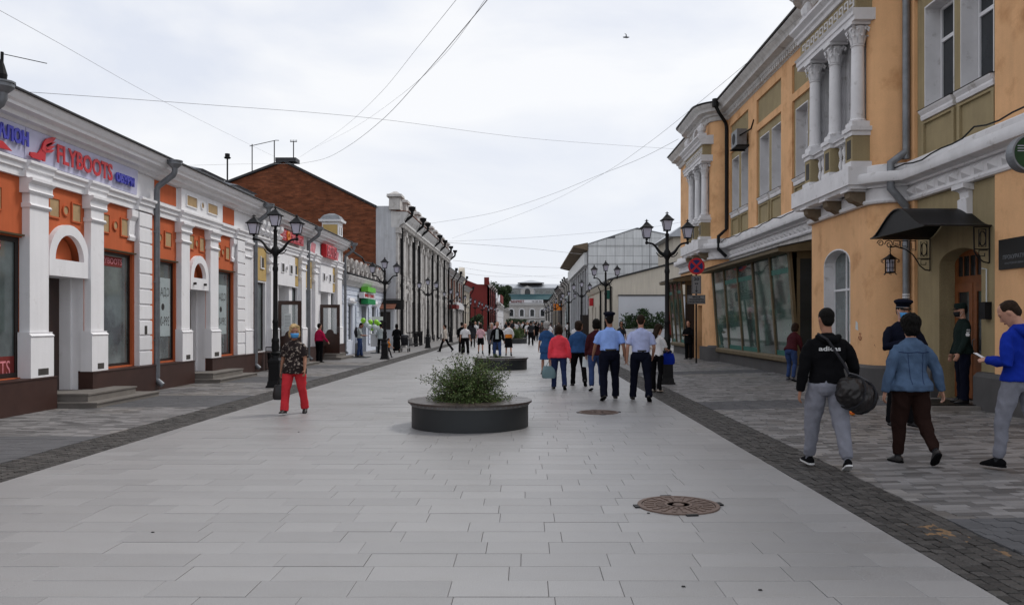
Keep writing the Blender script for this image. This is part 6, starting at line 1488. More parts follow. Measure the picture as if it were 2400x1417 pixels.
o = W(1467, 88, 60); t = thing('bird', 'small pale bird gliding high in the sky', 'bird', o)
b = MB(); b.tube([o+Vector((-.22, 0, .03)), o+Vector((-.1, 0, .01)), o+Vector((.08, 0, 0)), o+Vector((.2, 0, .01)), o+Vector((.26, 0, .02))], [.02, .06, .07, .04, .02], 8); P('body', b, 'galvanised', t, smooth=True)
for s in (-1, 1): b = MB(); b.tube([o+Vector((.03, 0, .02)), o+Vector((-.02, s*.25, .14)), o+Vector((-.16, s*.5, .12))], [.05, .035, .01], 5); P('wing', b, 'galvanised', t)
# ------------------------------------------------------------------ people
mk('skin', (0.42, 0.22, 0.15), rough=.55, var=.08, scale=20, spec=.35)
mk('skin_tan', (0.30, 0.145, 0.09), rough=.55, var=.08, scale=20, spec=.35)
for k, c, kw in (('c_black', (.0055, .0055, .0065), {}), ('c_charcoal', (.03, .03, .034), {}), ('c_navy', (.006, .007, .015), {}), ('c_greyjog', (.20, .205, .24), {}), ('c_denim', (.070, .112, .185), {'var': .22}), ('c_jeans', (.035, .06, .15), {'var': .25}),
                 ('c_darkjeans', (.02, .03, .08), {}), ('c_brown', (.022, .011, .009), {}), ('c_maroon', (.05, .012, .016), {}), ('c_red', (.52, .035, .045), {}), ('c_coral', (.72, .06, .085), {}), ('c_crimson', (.38, .012, .06), {}),
                 ('c_blue', (.008, .025, .26), {}), ('c_shirtblue', (.26, .40, .80), {}), ('c_shirtpale', (.40, .45, .68), {}), ('c_white', (.68, .67, .68), {}), ('c_pinkpale', (.62, .38, .42), {}), ('c_palegrey', (.38, .42, .42), {}),
                 ('c_orange', (.60, .20, .03), {}), ('c_midblue', (.03, .08, .20), {}), ('c_grey', (.12, .12, .13), {}), ('c_dkgreen', (.012, .02, .018), {}), ('c_beige', (.42, .37, .32), {})):
    mk(k, c, rough=.9, var=kw.get('var', .12), scale=6, grain=.12, gscale=350, bump=.25, bscale=220, spec=.06)
mk('c_camo', (.016, .010, .010), rough=.9, var=.2, scale=6, col2=(.30, .25, .21), c2scale=21, c2lo=.555, c2hi=.60, bump=.2)
mk('h_dark', (.006, .005, .0045), rough=.75, var=.4, scale=40, bump=.7, bscale=140, spec=.12)
mk('h_brown', (.022, .012, .007), rough=.7, var=.4, scale=40, bump=.7, bscale=140, spec=.15)
mk('h_blond', (.52, .36, .17), rough=.6, var=.45, scale=26, bump=.8, bscale=110, spec=.3)
mk('h_grey', (.34, .33, .32), rough=.7, var=.35, scale=30, bump=.9, bscale=90)
mk('rubber_white', (.6, .6, .6), rough=.6, var=.05)
mk('mask_blue', (.08, .30, .62), rough=.8, var=.05)
mk('mask_dark', (.01, .01, .012), rough=.8, var=.05)
mk('leather', (.016, .014, .014), rough=.45, var=.2, spec=.4)
mk('bag_teal', (.14, .22, .24), rough=.6, var=.2)
mk('eye', (.02, .015, .012), rough=.2, var=0)
mk('lip', (.30, .09, .075), rough=.5, var=0)

def Rx(a): return Matrix.Rotation(a, 3, 'X')
def ring(c, ax, ay, n=16): return [c+ax*math.cos(2*PI*k/n)+ay*math.sin(2*PI*k/n) for k in range(n)]
def limb(mb, pts, rad, flat=None, n=12, ref=Vector((1, 0, 0))):
    pts = [Vector(p) for p in pts]; rows = []
    for i, p in enumerate(pts):
        t = (pts[min(i+1, len(pts)-1)]-pts[max(i-1, 0)]).normalized()
        a = (ref-t*ref.dot(t)).normalized(); b = t.cross(a)
        r = rad[i] if isinstance(rad[i], tuple) else (rad[i], rad[i])
        if i == 0:
            rows.append(ring(p-t*r[0]*.75, a*r[0]*.45, b*r[1]*.45, n)); rows.append(ring(p-t*r[0]*.4, a*r[0]*.85, b*r[1]*.85, n))
        rows.append(ring(p, a*r[0], b*r[1], n))
        if i == len(pts)-1:
            rows.append(ring(p+t*r[0]*.4, a*r[0]*.85, b*r[1]*.85, n)); rows.append(ring(p+t*r[0]*.75, a*r[0]*.45, b*r[1]*.45, n))
    mb.strip(rows, True, True)
def cutlimb(mb, pts, rad, n=14, ref=Vector((1, 0, 0))):   # flat ended (cuffs, hems)
    pts = [Vector(p) for p in pts]; rows = []
    for i, p in enumerate(pts):
        t = (pts[min(i+1, len(pts)-1)]-pts[max(i-1, 0)]).normalized()
        a = (ref-t*ref.dot(t)).normalized(); b = t.cross(a); r = rad[i] if isinstance(rad[i], tuple) else (rad[i], rad[i])
        rows.append(ring(p, a*r[0], b*r[1], n))
    mb.strip(rows, True, True)
def stack(mb, rows, n=20):      # horizontal elliptical sections (z, rx, ry, yoff, xoff)
    out = []
    for r in rows:
        z, rx, ry, yo = r[:4]; xo = r[4] if len(r) > 4 else 0
        out.append([Vector((xo+rx*math.cos(2*PI*k/n), yo+ry*math.sin(2*PI*k/n), z)) for k in range(n)])
    mb.strip(out, True, True)
def fuse(mb, voxel, smooth=2, disp=None, xf=None):
    me = bpy.data.meshes.new('tmp'); me.from_pydata([tuple(v) for v in mb.v], [], mb.f)
    b = bmesh.new(); b.from_mesh(me)
    bmesh.ops.recalc_face_normals(b, faces=b.faces); b.to_mesh(me); b.free()
    o = bpy.data.objects.new('tmp', me); COL.objects.link(o)
    m = o.modifiers.new('r', 'REMESH'); m.mode = 'VOXEL'; m.voxel_size = voxel; m.adaptivity = 0
    if smooth: s = o.modifiers.new('s', 'SMOOTH'); s.iterations = smooth; s.factor = .5
    dg = bpy.context.evaluated_depsgraph_get(); dg.update()
    out = bpy.data.meshes.new_from_object(o.evaluated_get(dg)); bpy.data.objects.remove(o); bpy.data.meshes.remove(me)
    if disp:
        nr = [v.normal.copy() for v in out.vertices]
        for v, nn in zip(out.vertices, nr): v.co += nn*disp(v.co)
    out.shade_smooth(); out.materials.clear()
    return out
def folds(amp, sz=9.0, seed=0.0):
    def f(p):
        q = Vector((p.x*sz+seed, p.y*sz, p.z*sz*.75+p.x*3)); a = noise.noise(q)
        return amp*(1-abs(a)*3.2)*.6 + amp*.5*noise.noise(q*2.3)
    return f
def link(name, me, m, parent, label=None):
    me.materials.append(M[m] if isinstance(m, str) else m); me.name = name
    o = bpy.data.objects.new(name, me); COL.objects.link(o); o.parent = parent; ORG[o.name] = Vector((0, 0, 0)); return tag(o, label)

def person(label, x, y, rz, H, pose, top, bottom, shoes='c_black', hair=('short', 'h_dark'), skin='skin', fem=False, girth=1.0, q=.012,
           head=(0, 0), cap=None, mask=None, z=None, face=False, lean=0, group=None, sole=None, glasses=False, child=False, sock='c_charcoal', coat=None):
    """rz: heading in degrees, 0 walks away from the camera, 180 faces it. pose: dict of leg/arm angles in degrees"""
    if z is None: z = zr(x) if x > 3.48 else 0.0
    t = thing('person', label, 'person', (x, y, z), group, R(rz))
    k = H/1.75
    hs = 1.28 if child else (1.05+ (1.75/H-1)*.55)   # head is relatively bigger on short people
    fr_q = q/k
    # ---------- skeleton (in 1.75 m units)
    SW = (.165 if fem else .19)*girth**.5; HW = .092*girth**.5
    legs = []
    for s, (a, kn) in zip((-1, 1), pose.get('legs', ((4, 2), (-4, 4)))):
        sp = pose.get('spread', 3)
        a, kn = R(a), R(kn); hip = Vector((s*HW, 0, .92))
        sx_ = s*math.sin(R(sp))
        th = Vector((sx_, math.sin(a), -math.cos(a))).normalized(); knee = hip+th*.43
        sh = Vector((sx_*.6, math.sin(a-kn), -math.cos(a-kn))).normalized(); ank = knee+sh*.40
        pitch = max(0, -(math.degrees(a-kn)))*.0
        fp = (a-kn)*.9 if (a-kn) < -.25 else (min(.3, (a-kn)*.5) if a-kn > .12 else 0)
        fd = Vector((s*.14, math.cos(fp), math.sin(fp))).normalized(); up = Vector((0, -math.sin(fp), math.cos(fp)))
        legs.append((hip, knee, ank, fd, up))
    low = min(min((an-up*.085-fd*.05).z, (an-up*.085+fd*.17).z) for _, _, an, fd, up in legs)
    off = Vector((0, 0, -low))
    legs = [tuple(v+off if i < 3 else v for i, v in enumerate(l)) for l in legs]
    ph = off.z   # pelvis shift
    ln = R(lean); tor = Rx(-ln)
    piv = Vector((0, 0, .92+ph))
    def tw(p): return piv+tor@(Vector(p)+off-piv)     # upper body point
    arms = []
    for s, a_ in zip((-1, 1), pose.get('arms', ((8, 8, 12, 0), (-8, 8, 12, 0)))):
        f_, ab, el, inw = [R(v) for v in a_[:4]]
        sh = tw((s*SW*.96, -.005, 1.362))
        ud = Vector((s*math.sin(ab), math.sin(f_)*math.cos(ab), -math.cos(f_)*math.cos(ab))).normalized(); elb = sh+ud*.285
        g = f_+el; fdv = Vector((s*math.sin(ab)*.6-s*math.sin(inw)*1.0, math.sin(g)*math.cos(inw), -math.cos(g)*math.cos(inw))).normalized(); wr = elb+fdv*.245
        arms.append((sh, elb, wr, fdv, s))
    nk = tw((0, -.005, 1.46)); hc = tw((0, .022, 1.61))
    yaw, pt = R(head[0]), R(head[1]); HM = Matrix.Rotation(yaw, 3, 'Z') @ Rx(-pt) @ Rx(-ln*.4)
    def hd(p): return nk+Vector((0, 0, .03))+HM@((Vector(p)*hs)+Vector((0, .02, .125+.02*(hs-1))))
    g = girth
    # ---------- body (one continuous skin mesh)
    B = MB()
    stack(B, [(1.46+ph, .05, .05, 0), (1.40+ph, .13, .08, 0), (1.30+ph, .14*g, .09, 0), (1.1+ph, .12*g, .085, 0), (.95+ph, .13*g, .09, 0), (.86+ph, .12*g, .09, 0)]) if not lean else limb(B, [tw((0, 0, .92)), tw((0, 0, 1.2)), tw((0, 0, 1.36))], [.09*g, .085*g, .085])
    for hip, kn, an, fd, up in legs:
        limb(B, [hip, hip.lerp(kn, .5), kn, kn.lerp(an, .35), an], [.075*g, .07*g, .05, .05, .035])
        limb(B, [an-up*.02-fd*.02, an-up*.045+fd*.06, an-up*.055+fd*.13], [(.028, .024), (.030, .020), (.030, .014)])
    for sh, el, wr, fdv, s in arms:
        limb(B, [sh+Vector((-s*.03, 0, -.03)), sh.lerp(el, .45), el, el.lerp(wr, .3), wr], [.032, .041*g, .036, .037, .024])
        # hand: palm, four unequal fingers bent in two joints, thumb from the side of the palm
        Nn = (Vector((-s, 0, 0))-fdv*Vector((-s, 0, 0)).dot(fdv)).normalized(); Sd = Vector((0, 1, 0)); Sd = (Sd-fdv*Sd.dot(fdv)); Sd = Sd.normalized() if Sd.length > .1 else Vector((0, 0, 1)); Nn = fdv.cross(Sd)*(-s) if abs(fdv.dot(Vector((1, 0, 0)))) > .75 else Nn
        curl = R(pose.get('curl', (30, 30))[0 if s < 0 else 1])
        limb(B, [wr, wr+fdv*.03, wr+fdv*.06, wr+fdv*.082], [(.024, .019), (.034, .016), (.040, .015), (.038, .012)], ref=Sd)
        for j, (o_, L_) in enumerate(((.029, .068), (.010, .078), (-.010, .073), (-.029, .056))):
            p = wr+fdv*.082+Sd*o_; d = (fdv*math.cos(curl*.5)+Nn*math.sin(curl*.5)+Sd*o_*1.2).normalized(); p1 = p+d*L_*.45
            d2 = (fdv*math.cos(curl*1.5)+Nn*math.sin(curl*1.5)).normalized(); p2 = p1+d2*L_*.32; d3 = (fdv*math.cos(curl*2.3)+Nn*math.sin(curl*2.3)).normalized(); p3 = p2+d3*L_*.22
            limb(B, [p, p1, p2, p3], [.0092, .0088, .008, .007], n=8, ref=Sd+Vector((.01, .02, .03)))
        p = wr+fdv*.022+Sd*.028; d = (fdv*.62+Sd*.62+Nn*.45).normalized(); p1 = p+d*.042; d2 = (fdv*.88+Sd*.2+Nn*.45).normalized()
        limb(B, [p, p1, p1+d2*.032], [.0125, .0105, .0085], n=8, ref=Nn+Vector((.03, .01, .02)))
    limb(B, [nk-Vector((0, 0, .08)), nk+Vector((0, .004, .02)), hd((0, -.015, -.06))], [.062*g**.5, .052*g**.5, .05], ref=Vector((1, 0, 0)))
    rows = []
    for z_, rx, ry, yo in ((-.118, .018, .02, .058), (-.108, .036, .042, .040), (-.085, .052, .064, .018), (-.05, .062, .083, .004), (-.015, .069, .092, .0), (.02, .073, .096, -.003), (.055, .074, .096, -.007), (.085, .067, .087, -.010), (.108, .05, .066, -.012), (.12, .025, .035, -.012)):
        rows.append([hd((rx*math.cos(2*PI*j/20), yo+ry*math.sin(2*PI*j/20)*(1.0 if math.sin(2*PI*j/20) < 0 else 1.0), z_)) for j in range(20)])
    B.strip(rows, True, True)
    limb(B, [hd((0, .088, .018)), hd((0, .103, -.012)), hd((0, .106, -.024)), hd((0, .092, -.034))], [(.007), (.010), (.014), (.009)], n=8)   # nose
    limb(B, [hd((-.05, .072, .035)), hd((0, .094, .037)), hd((.05, .072, .035))], [.008, .009, .008], n=8, ref=Vector((0, 0, 1)))               # brow
    limb(B, [hd((-.022, .083, -.062)), hd((0, .092, -.060)), hd((.022, .083, -.062))], [.006, .008, .006], n=8, ref=Vector((0, 0, 1)))
    for s in (-1, 1): limb(B, [hd((s*.071, -.005, -.022)), hd((s*.079, -.010, -.002)), hd((s*.077, -.013, .02))], [(.005, .012), (.007, .018), (.006, .014)], n=8, ref=HM@Vector((1, 0, 0)))
    for v in B.v: v *= k
    bm_ = fuse(B, min(q, .0125) if q < .02 else q, 1 if q < .02 else 1)
    body = link('body', bm_, skin, t)
    if face:
        for s in (-1, 1):
            e = MB(); c = hd((s*.030, .083, .012))*k; limb(e, [c+Vector((-.010, 0, 0)), c, c+Vector((.010, 0, 0))], [(.003, .004), (.006, .006), (.003, .004)], n=8, ref=Vector((0, 0, 1))); P('eye', e, 'eye', t, local=True, smooth=True)
        if not mask: e = MB(); c = hd((0, .094, -.064))*k; limb(e, [c+Vector((-.018, -.006, 0)), c, c+Vector((.018, -.006, 0))], [(.004), (.0065), (.004)], n=8, ref=Vector((0, 0, 1))); P('mouth', e, 'lip', t, local=True, smooth=True)
    if glasses:
        e = MB()
        for s in (-1, 1): c = hd((s*.032, .096, .014)); stack_ = [c+HM@Vector((.027*math.cos(a)*1.0, 0, .02*math.sin(a))) for a in [2*PI*j/10 for j in range(10)]]; e.add([v*k for v in stack_]+[(v+HM@Vector((0, .006, 0)))*k for v in stack_], [tuple(range(10)), tuple(range(19, 9, -1))]+[(j, (j+1) % 10, 10+(j+1) % 10, 10+j) for j in range(10)])
        e.tube([hd((-.075, .0, .016))*k, hd((-.06, .08, .018))*k, hd((0, .102, .02))*k, hd((.06, .08, .018))*k, hd((.075, 0, .016))*k], .003, 4); P('sunglasses', e, 'black_paint', t, local=True)
    # ---------- lower clothes
    kind, bm = bottom[0], bottom[1]; w = bottom[2] if len(bottom) > 2 else 1.0
    C = MB(); wz = 1.02
    def hipstack(z0):
        rr = [(wz, .135*g, .100*g, -.004), (.97, .155*g, .115*g, -.008), (.90, .165*g, .122*g, -.012), (.84, .150*g, .112*g, -.008), (.80, .12*g, .09*g, 0)]
        stack(C, [(a+ph, b_, c_, d_) for a, b_, c_, d_ in rr])
    hipstack(0)
    if kind in ('trousers', 'jeans', 'joggers', 'shorts'):
        for hip, kn, an, fd, up in legs:
            hip2 = hip+Vector((0, -.004, -.0))
            if kind == 'shorts': cutlimb(C, [hip2, hip2.lerp(kn, .5), hip2.lerp(kn, .92)], [.10*g, .096*g, .095*g])
            else:
                r3 = {'trousers': (.072, .070, .072), 'jeans': (.062, .058, .052), 'joggers': (.075, .062, .045)}[kind]
                r3 = tuple(r_*w for r_ in r3)
                e = an+up*(.01 if kind != 'trousers' else -.04)
                cutlimb(C, [hip2, hip2.lerp(kn, .5), kn+Vector((0, .008, 0)), kn.lerp(an, .4)+Vector((0, -.006, 0)), kn.lerp(an, .8), e], [(.093*g), (.085*g*w**.5), r3[0]*g**.3, r3[1]*1.02, r3[1] if kind != 'joggers' else .058*w, (r3[2], r3[2]*1.05)])
    elif kind == 'skirt':
        zl = w; stack(C, [(.95+ph, .158*g, .118*g, -.005), (.80+ph, .175*g, .13*g, 0), (.6+ph, .185*g, .14*g, 0), (zl+ph, .20*g, .155*g, 0)])
    for v in C.v: v *= k
    cm = fuse(C, q*1.05, 2, folds(.009 if kind != 'joggers' else .012, 8, x*7))
    link({'skirt': 'skirt', 'shorts': 'shorts'}.get(kind, 'trousers'), cm, bm, t)
    # ---------- socks
    for hip, kn, an, fd, up in legs:
        S_ = MB(); cutlimb(S_, [an+up*.07, an+up*.0, an-up*.045+fd*.012], [.036, .037, (.038, .046)])
        for v in S_.v: v *= k
        P('sock', S_, sock, t, local=True, smooth=True)
    # ---------- shoes
    for hip, kn, an, fd, up in legs:
        S_ = MB(); sd = fd.cross(up).normalized(); base = an-up*.07
        rows = []
        for (f_, wd, h, zo) in ((-.075, .018, .022, .018), (-.06, .034, .042, .012), (-.02, .038, .058, .018), (.03, .040, .062, .012), (.08, .045, .046, 0), (.13, .044, .030, -.006), (.165, .034, .018, -.008), (.182, .014, .010, -.010)):
            c = base+fd*f_+up*(zo+.008); rows.append([c+sd*wd*math.cos(2*PI*j/12)+up*h*max(-.45, math.sin(2*PI*j/12)) for j in range(12)])
        S_.strip(rows, True, True)
        for v in S_.v: v *= k
        so = P('shoe', S_, shoes, t, local=True, smooth=True)
        S_ = MB(); lo, hi = [], []
        for (f_, wd) in ((-.08, .012), (-.065, .034), (-.02, .040), (.03, .040), (.08, .047), (.13, .047), (.168, .036), (.188, .012)):
            for lst, zz in ((lo, -.016), (hi, .001)): lst.append([base+fd*f_+sd*wd+up*zz, base+fd*f_-sd*wd+up*zz])
        loop = [a for a, b_ in lo]+[b_ for a, b_ in reversed(lo)]; loop2 = [a for a, b_ in hi]+[b_ for a, b_ in reversed(hi)]; n = len(loop)
        S_.add([v*k for v in loop+loop2], [tuple(range(n)), tuple(range(2*n-1, n-1, -1))]+[(j, (j+1) % n, n+(j+1) % n, n+j) for j in range(n)]); P('sole', S_, sole or 'c_black', so, local=True)
    # ---------- upper clothes
    tm, sleeve, hem = top[0], top[1], top[2]; fl = top[3] if len(top) > 3 else 1.0
    U = MB(); ch = .11 if not fem else .112
    rr = [(1.475, .056, .056, -.006), (1.455, .075, .066, -.010), (1.43, .115, .080, -.012), (1.40, .155*(SW/.19)**.7, .092*g**.5, -.012), (1.35, SW*.93, .104*g**.5, -.008), (1.28, SW*.93*g**.4, (.118 if not fem else .128)*g**.6, .0), (1.18, SW*.88*g**.6, .112*g**.8, .0), (1.08, (.154 if not fem else .147)*g, .113*g, .0), (1.0, .168*g, .126*g, -.004)]
    if hem < .98: rr += [(.93, .181*g*fl, .138*g*fl, -.008)]
    if hem < .88: rr += [(.84, .182*g*fl, .136*g*fl, -.004)]
    rr = [r_ for r_ in rr if r_[0] > hem+.02]; lst_ = rr[-1]; rr.append((hem, lst_[1]*1.02*(fl if hem >= .98 else 1), lst_[2]*1.02, lst_[3]))
    rows = [[tw((rx*math.cos(2*PI*j/22), yo+ry*math.sin(2*PI*j/22), z_)) for j in range(22)] for z_, rx, ry, yo in rr]
    U.strip(rows, True, True)
    for sh, el, wr, fdv, s in arms:
        ins = Vector((-s*.07, 0, .012)); ins2 = Vector((-s*.018, 0, -.006)); ud_ = (el-sh).normalized()*.065; r_ = (.066, .060) if sleeve == 'long' else (.066, .064)
        fw = 1.14 if fl > 1.02 else 1.0
        if sleeve == 'long': cutlimb(U, [sh+ins, sh+ins2, sh+ud_, sh.lerp(el, .5), el, el.lerp(wr, .5), wr+fdv*.005], [.042, .050, .056*g**.4, .057*g**.4*fw, .053*fw, .049*fw, .037*fw])
        elif sleeve == 'short': cutlimb(U, [sh+ins, sh+ins2, sh+ud_, sh.lerp(el, .5), sh.lerp(el, .82)], [.042, .050, .055*g**.4, .059*g**.4, .062*g**.4])
    for v in U.v: v *= k
    um = fuse(U, q*1.0, 2, folds(.008*fl, 9, x*3+2))
    upper = link({'long': 'jacket', 'short': 'shirt'}.get(sleeve, 'top'), um, tm, t)
    # ---------- hair
    hk, hm = hair
    if hk != 'none':
        Hh = MB(); 
        def sh_(c, r, n=16):
            rows = []
            for j in range(1, 12): th = PI*j/12; rows.append([hd((c[0]+r[0]*math.sin(th)*math.cos(2*PI*i/n), c[1]+r[1]*math.sin(th)*math.sin(2*PI*i/n), c[2]+r[2]*math.cos(th))) for i in range(n)])
            Hh.strip(rows, True, True)
        if hk == 'short': sh_((0, -.018, .045), (.080, .098, .086)); sh_((0, -.05, .0), (.066, .062, .075))
        elif hk == 'bob': sh_((0, -.02, .035), (.092, .105, .10)); sh_((-.05, -.035, -.03), (.045, .068, .09)); sh_((.05, -.035, -.03), (.045, .068, .09)); sh_((0, -.06, -.03), (.075, .05, .09))
        elif hk == 'tousled':
            sh_((0, -.026, .050), (.094, .104, .096)); sh_((-.070, -.03, -.02), (.030, .055, .085)); sh_((.070, -.03, -.02), (.030, .055, .085)); sh_((0, -.06, -.02), (.08, .055, .1)); sh_((.03, .050, .100), (.05, .035, .03)); sh_((-.03, .045, .105), (.045, .035, .025)); sh_((.02, -.01, .125), (.05, .05, .03))
        elif hk == 'long': sh_((0, -.02, .035), (.090, .105, .10)); sh_((0, -.065, -.06), (.085, .05, .14)); sh_((0, -.075, -.15), (.09, .045, .12))
        elif hk == 'curly': sh_((0, -.025, .04), (.105, .115, .105)); sh_((0, -.05, -.03), (.095, .08, .09))
        for v in Hh.v: v *= k
        amp = {'short': .003, 'bob': .006, 'tousled': .016, 'long': .010, 'curly': .014}[hk]
        hmesh = fuse(Hh, min(q, .011), 1, lambda p: amp*noise.noise(Vector((p.x*45, p.y*45, p.z*22)))+amp*.6*noise.noise(p*18))
        link('hair', hmesh, hm, t)
    if cap:
        Cc = MB(); 
        def cr(r, z_, sy=1.12, dy=-.005): return [hd((r*math.cos(2*PI*j/28), dy+r*sy*math.sin(2*PI*j/28), z_))*k for j in range(28)]
        if cap == 'peaked':
            Cc.strip([cr(.078, .045), cr(.083, .05), cr(.084, .088), cr(.104, .108, 1.14, .0), cr(.118, .124, 1.14, .004), cr(.119, .138, 1.14, .006), cr(.104, .154, 1.12, .006), cr(.06, .170, 1.1, .0), cr(.005, .174, 1.1, 0)], True, True)
        elif cap == 'field': Cc.strip([cr(.078, .03), cr(.086, .035), cr(.088, .075), cr(.084, .115), cr(.078, .125), cr(.005, .130)], True, True)
        cp = P('cap', Cc, 'c_navy' if cap == 'peaked' else 'c_dkgreen', t, local=True, smooth=True)
        Vv = MB(); rows = []
        for j in range(9):
            a = PI*(.18+.64*j/8); r0, r1 = .080, .125
            rows.append([hd((r0*math.cos(a), -.005+r0*1.12*math.sin(a), .048))*k, hd((r1*.82*math.cos(a), -.005+r1*1.15*math.sin(a), .030))*k, hd((r1*.82*math.cos(a), -.005+r1*1.15*math.sin(a), .026))*k, hd((r0*math.cos(a), -.005+r0*1.12*math.sin(a), .042))*k])
        Vv.strip(rows, True, True); P('visor', Vv, 'black_paint', cp, local=True)
        if cap == 'peaked': Bb = MB(); Bb.strip([cr(.0845, .052), cr(.086, .054), cr(.086, .060), cr(.0845, .062)], True); P('cap_band', Bb, 'galvanised', cp, local=True)
    if mask:
        Mm = MB(); rows = []
        for j in range(9):
            a = PI*(.12+.76*j/8); rows.append([hd(((rx)*math.cos(a), yo+ry*math.sin(a), z_))*k for z_, rx, ry, yo in ((-.012, .077, .110, .0), (-.035, .077, .122, .0), (-.07, .068, .108, .004), (-.098, .052, .078, .014))])
        Mm.strip(rows); Mm.add([], [])
        mo = P('face_mask', Mm, mask, t, local=True, smooth=True, recalc=False)
        sld = mo.modifiers.new('th', 'SOLIDIFY'); sld.thickness = .003
        Lp = MB()
        for s in (-1, 1):
            for za, zb in ((-.015, .005), (-.09, -.02)): Lp.tube([hd((s*.07, .045, za))*k, hd((s*.08, -.008, zb))*k], .0015, 4)
        P('ear_loop', Lp, 'window_white', mo, local=True, kind='stuff')
    t['_h'] = 0
    del t['_h']
    return dict(t=t, k=k, legs=legs, arms=arms, hd=hd, tw=tw, upper=upper, um=um, ph=ph, rz=R(rz), loc=Vector((x, y, z)), nk=nk)
def L2W(p, v): return p['loc']+Matrix.Rotation(p['rz'], 3, 'Z')@(Vector(v)*p['k'])
def decal(p, txt, m, zc, width, height, back=True, xo=0.0, bold=0.0, name='lettering'):
    """print wrapped on the cloth: each vertex dropped on the garment surface"""
    vs, fs = text_mesh(txt, 1, 0, bold); xs = [v.x for v in vs]; ys = [v.y for v in vs]; w0, h0 = max(xs)-min(xs), max(ys)-min(ys); cx, cy = (max(xs)+min(xs))/2, (max(ys)+min(ys))/2
    bm = bmesh.new(); V = [bm.verts.new((0, 0, 0)) for _ in vs]
    bv = BVHTree.FromPolygons([v.co.copy() for v in p['um'].vertices], [tuple(f.vertices) for f in p['um'].polygons])
    sgn = -1 if back else 1
    for v, b in zip(vs, V):
        X = (v.x-cx)/w0*width*(1 if back else -1)+xo; Z = (v.y-cy)/h0*height+zc
        hit = bv.ray_cast(Vector((X, sgn*1.0, Z)), Vector((0, -sgn, 0)))[0]
        b.co = (X, (hit.y if hit else sgn*.12)+sgn*.004, Z)
    for f in fs:
        try: bm.faces.new([V[i] for i in f])
        except ValueError: pass
    me = bpy.data.meshes.new(name); bm.to_mesh(me); bm.free(); me.materials.append(M[m]); o = bpy.data.objects.new(name, me); COL.objects.link(o); o.parent = p['upper']; return o

# ---------- the near figures
w1 = person('woman in red trousers and dark flowered blouse with blue mask walking to the camera', -4.13, 14.4, 180, 1.56, {'legs': ((-9, 14), (15, 5)), 'arms': ((12, 10, 16, 0), (-8, 13, 12, 0)), 'spread': 4, 'curl': (40, 25)},
            ('c_camo', 'short', .80, 1.10), ('trousers', 'c_red', 1.12), 'leather', ('tousled', 'h_blond'), 'skin_tan', True, 1.22, .011, head=(18, 2), mask='mask_blue', face=True)
b = MB(); b.strip([[L2W(w1, p)-w1['loc'] for p in ()]]) if False else None
def handbag(p, side, m, lbl, wdt=.30, hgt=.24, dep=.12, drop=.20, name='handbag', cat='bag', fwd=0.0):
    wr = p['arms'][side][2]+p['arms'][side][3]*.10; c = L2W(p, wr); k = p['k']; z0 = max(c.z-drop-hgt, .02)
    t = thing(name, lbl, cat, (c.x, c.y+fwd, z0)); o = Vector((c.x, c.y+fwd, z0))
    b = MB(); rows = []
    for z_, wx, wy in ((0, .42, .45), (.03, .5, .5), (.12, .5, .52), (hgt*.8, .44, .36), (hgt, .38, .12)):
        rows.append([o+Vector((math.copysign(abs(math.cos(a))**.5, math.cos(a))*wdt*wx, math.copysign(abs(math.sin(a))**.6, math.sin(a))*dep*wy, z_)) for a in [2*PI*j/20 for j in range(20)]])
    b.strip(rows, True, True); P('bag_body', b, m, t, smooth=True)
    for s in (-1, 1): b = MB(); b.tube([o+Vector((-wdt*.22, s*.03, hgt*.93)), Vector((c.x-.03, c.y+s*.012, c.z-drop*.4)), Vector((c.x, c.y, c.z+.005)), Vector((c.x+.03, c.y+s*.012, c.z-drop*.4)), o+Vector((wdt*.22, s*.03, hgt*.93))], .007, 6); P('strap', b, m, t, smooth=True)
    return t
handbag(w1, 1, 'leather', 'black handbag hanging from the hand of the woman in red trousers', .26, .26, .14, .16)
w2 = person('man in black hoodie with white lettering and grey joggers carrying a duffel bag', 3.33, 9.0, -4, 1.78, {'legs': ((14, 6), (-10, 14)), 'arms': ((-6, 12, 14, 0), (4, 20, 28, 5)), 'spread': 4, 'curl': (30, 50)},
            ('c_black', 'long', .93, 1.05), ('joggers', 'c_greyjog', 1.16), 'c_black', ('short', 'h_dark'), 'skin_tan', False, 1.14, .0095, head=(8, 4), sole='rubber_white', sock='c_greyjog')
decal(w2, 'adidas', 'rubber_white', 1.315*w2['k'], .235, .05, bold=.02)
b = MB(); limb(b, [Vector((-.11, -.05, 1.43)), Vector((-.05, -.115, 1.40)), Vector((.05, -.115, 1.40)), Vector((.11, -.05, 1.43))], [.035, .045, .045, .035], ref=Vector((0, 0, 1)))
for v in b.v: v *= w2['k']; v.z += w2['ph']*w2['k']
P('hood', b, 'c_black', w2['upper'], local=True, smooth=True)
# duffel bag
o = Vector((3.62, 8.90, .84)); t = thing('duffel_bag', 'large black sports bag slung from the shoulder of the man in grey joggers', 'bag', o)
b = MB(); Dn = MB(); ax = Vector((.74, .62, -.30)).normalized(); rows = []
up_ = Vector((.25, 0, 1)).normalized(); sd_ = ax.cross(up_).normalized(); up_ = sd_.cross(ax)
for f_, r_, dz in ((-.29, .03, -.02), (-.28, .09, -.02), (-.24, .135, -.01), (-.12, .165, -.015), (0, .17, -.02), (.12, .165, -.015), (.24, .14, -.01), (.28, .10, -.02), (.29, .03, -.02)):
    rows.append([ax*f_+Vector((0, 0, dz))+up_*r_*1.05*math.copysign(abs(math.sin(2*PI*j/20))**.8, math.sin(2*PI*j/20))+sd_*r_*.9*math.cos(2*PI*j/20) for j in range(20)])
b.strip(rows, True, True); limb(b, [ax*-.30+up_*.02, ax*-.30-up_*.06], [(.07, .03), (.07, .03)], ref=sd_)
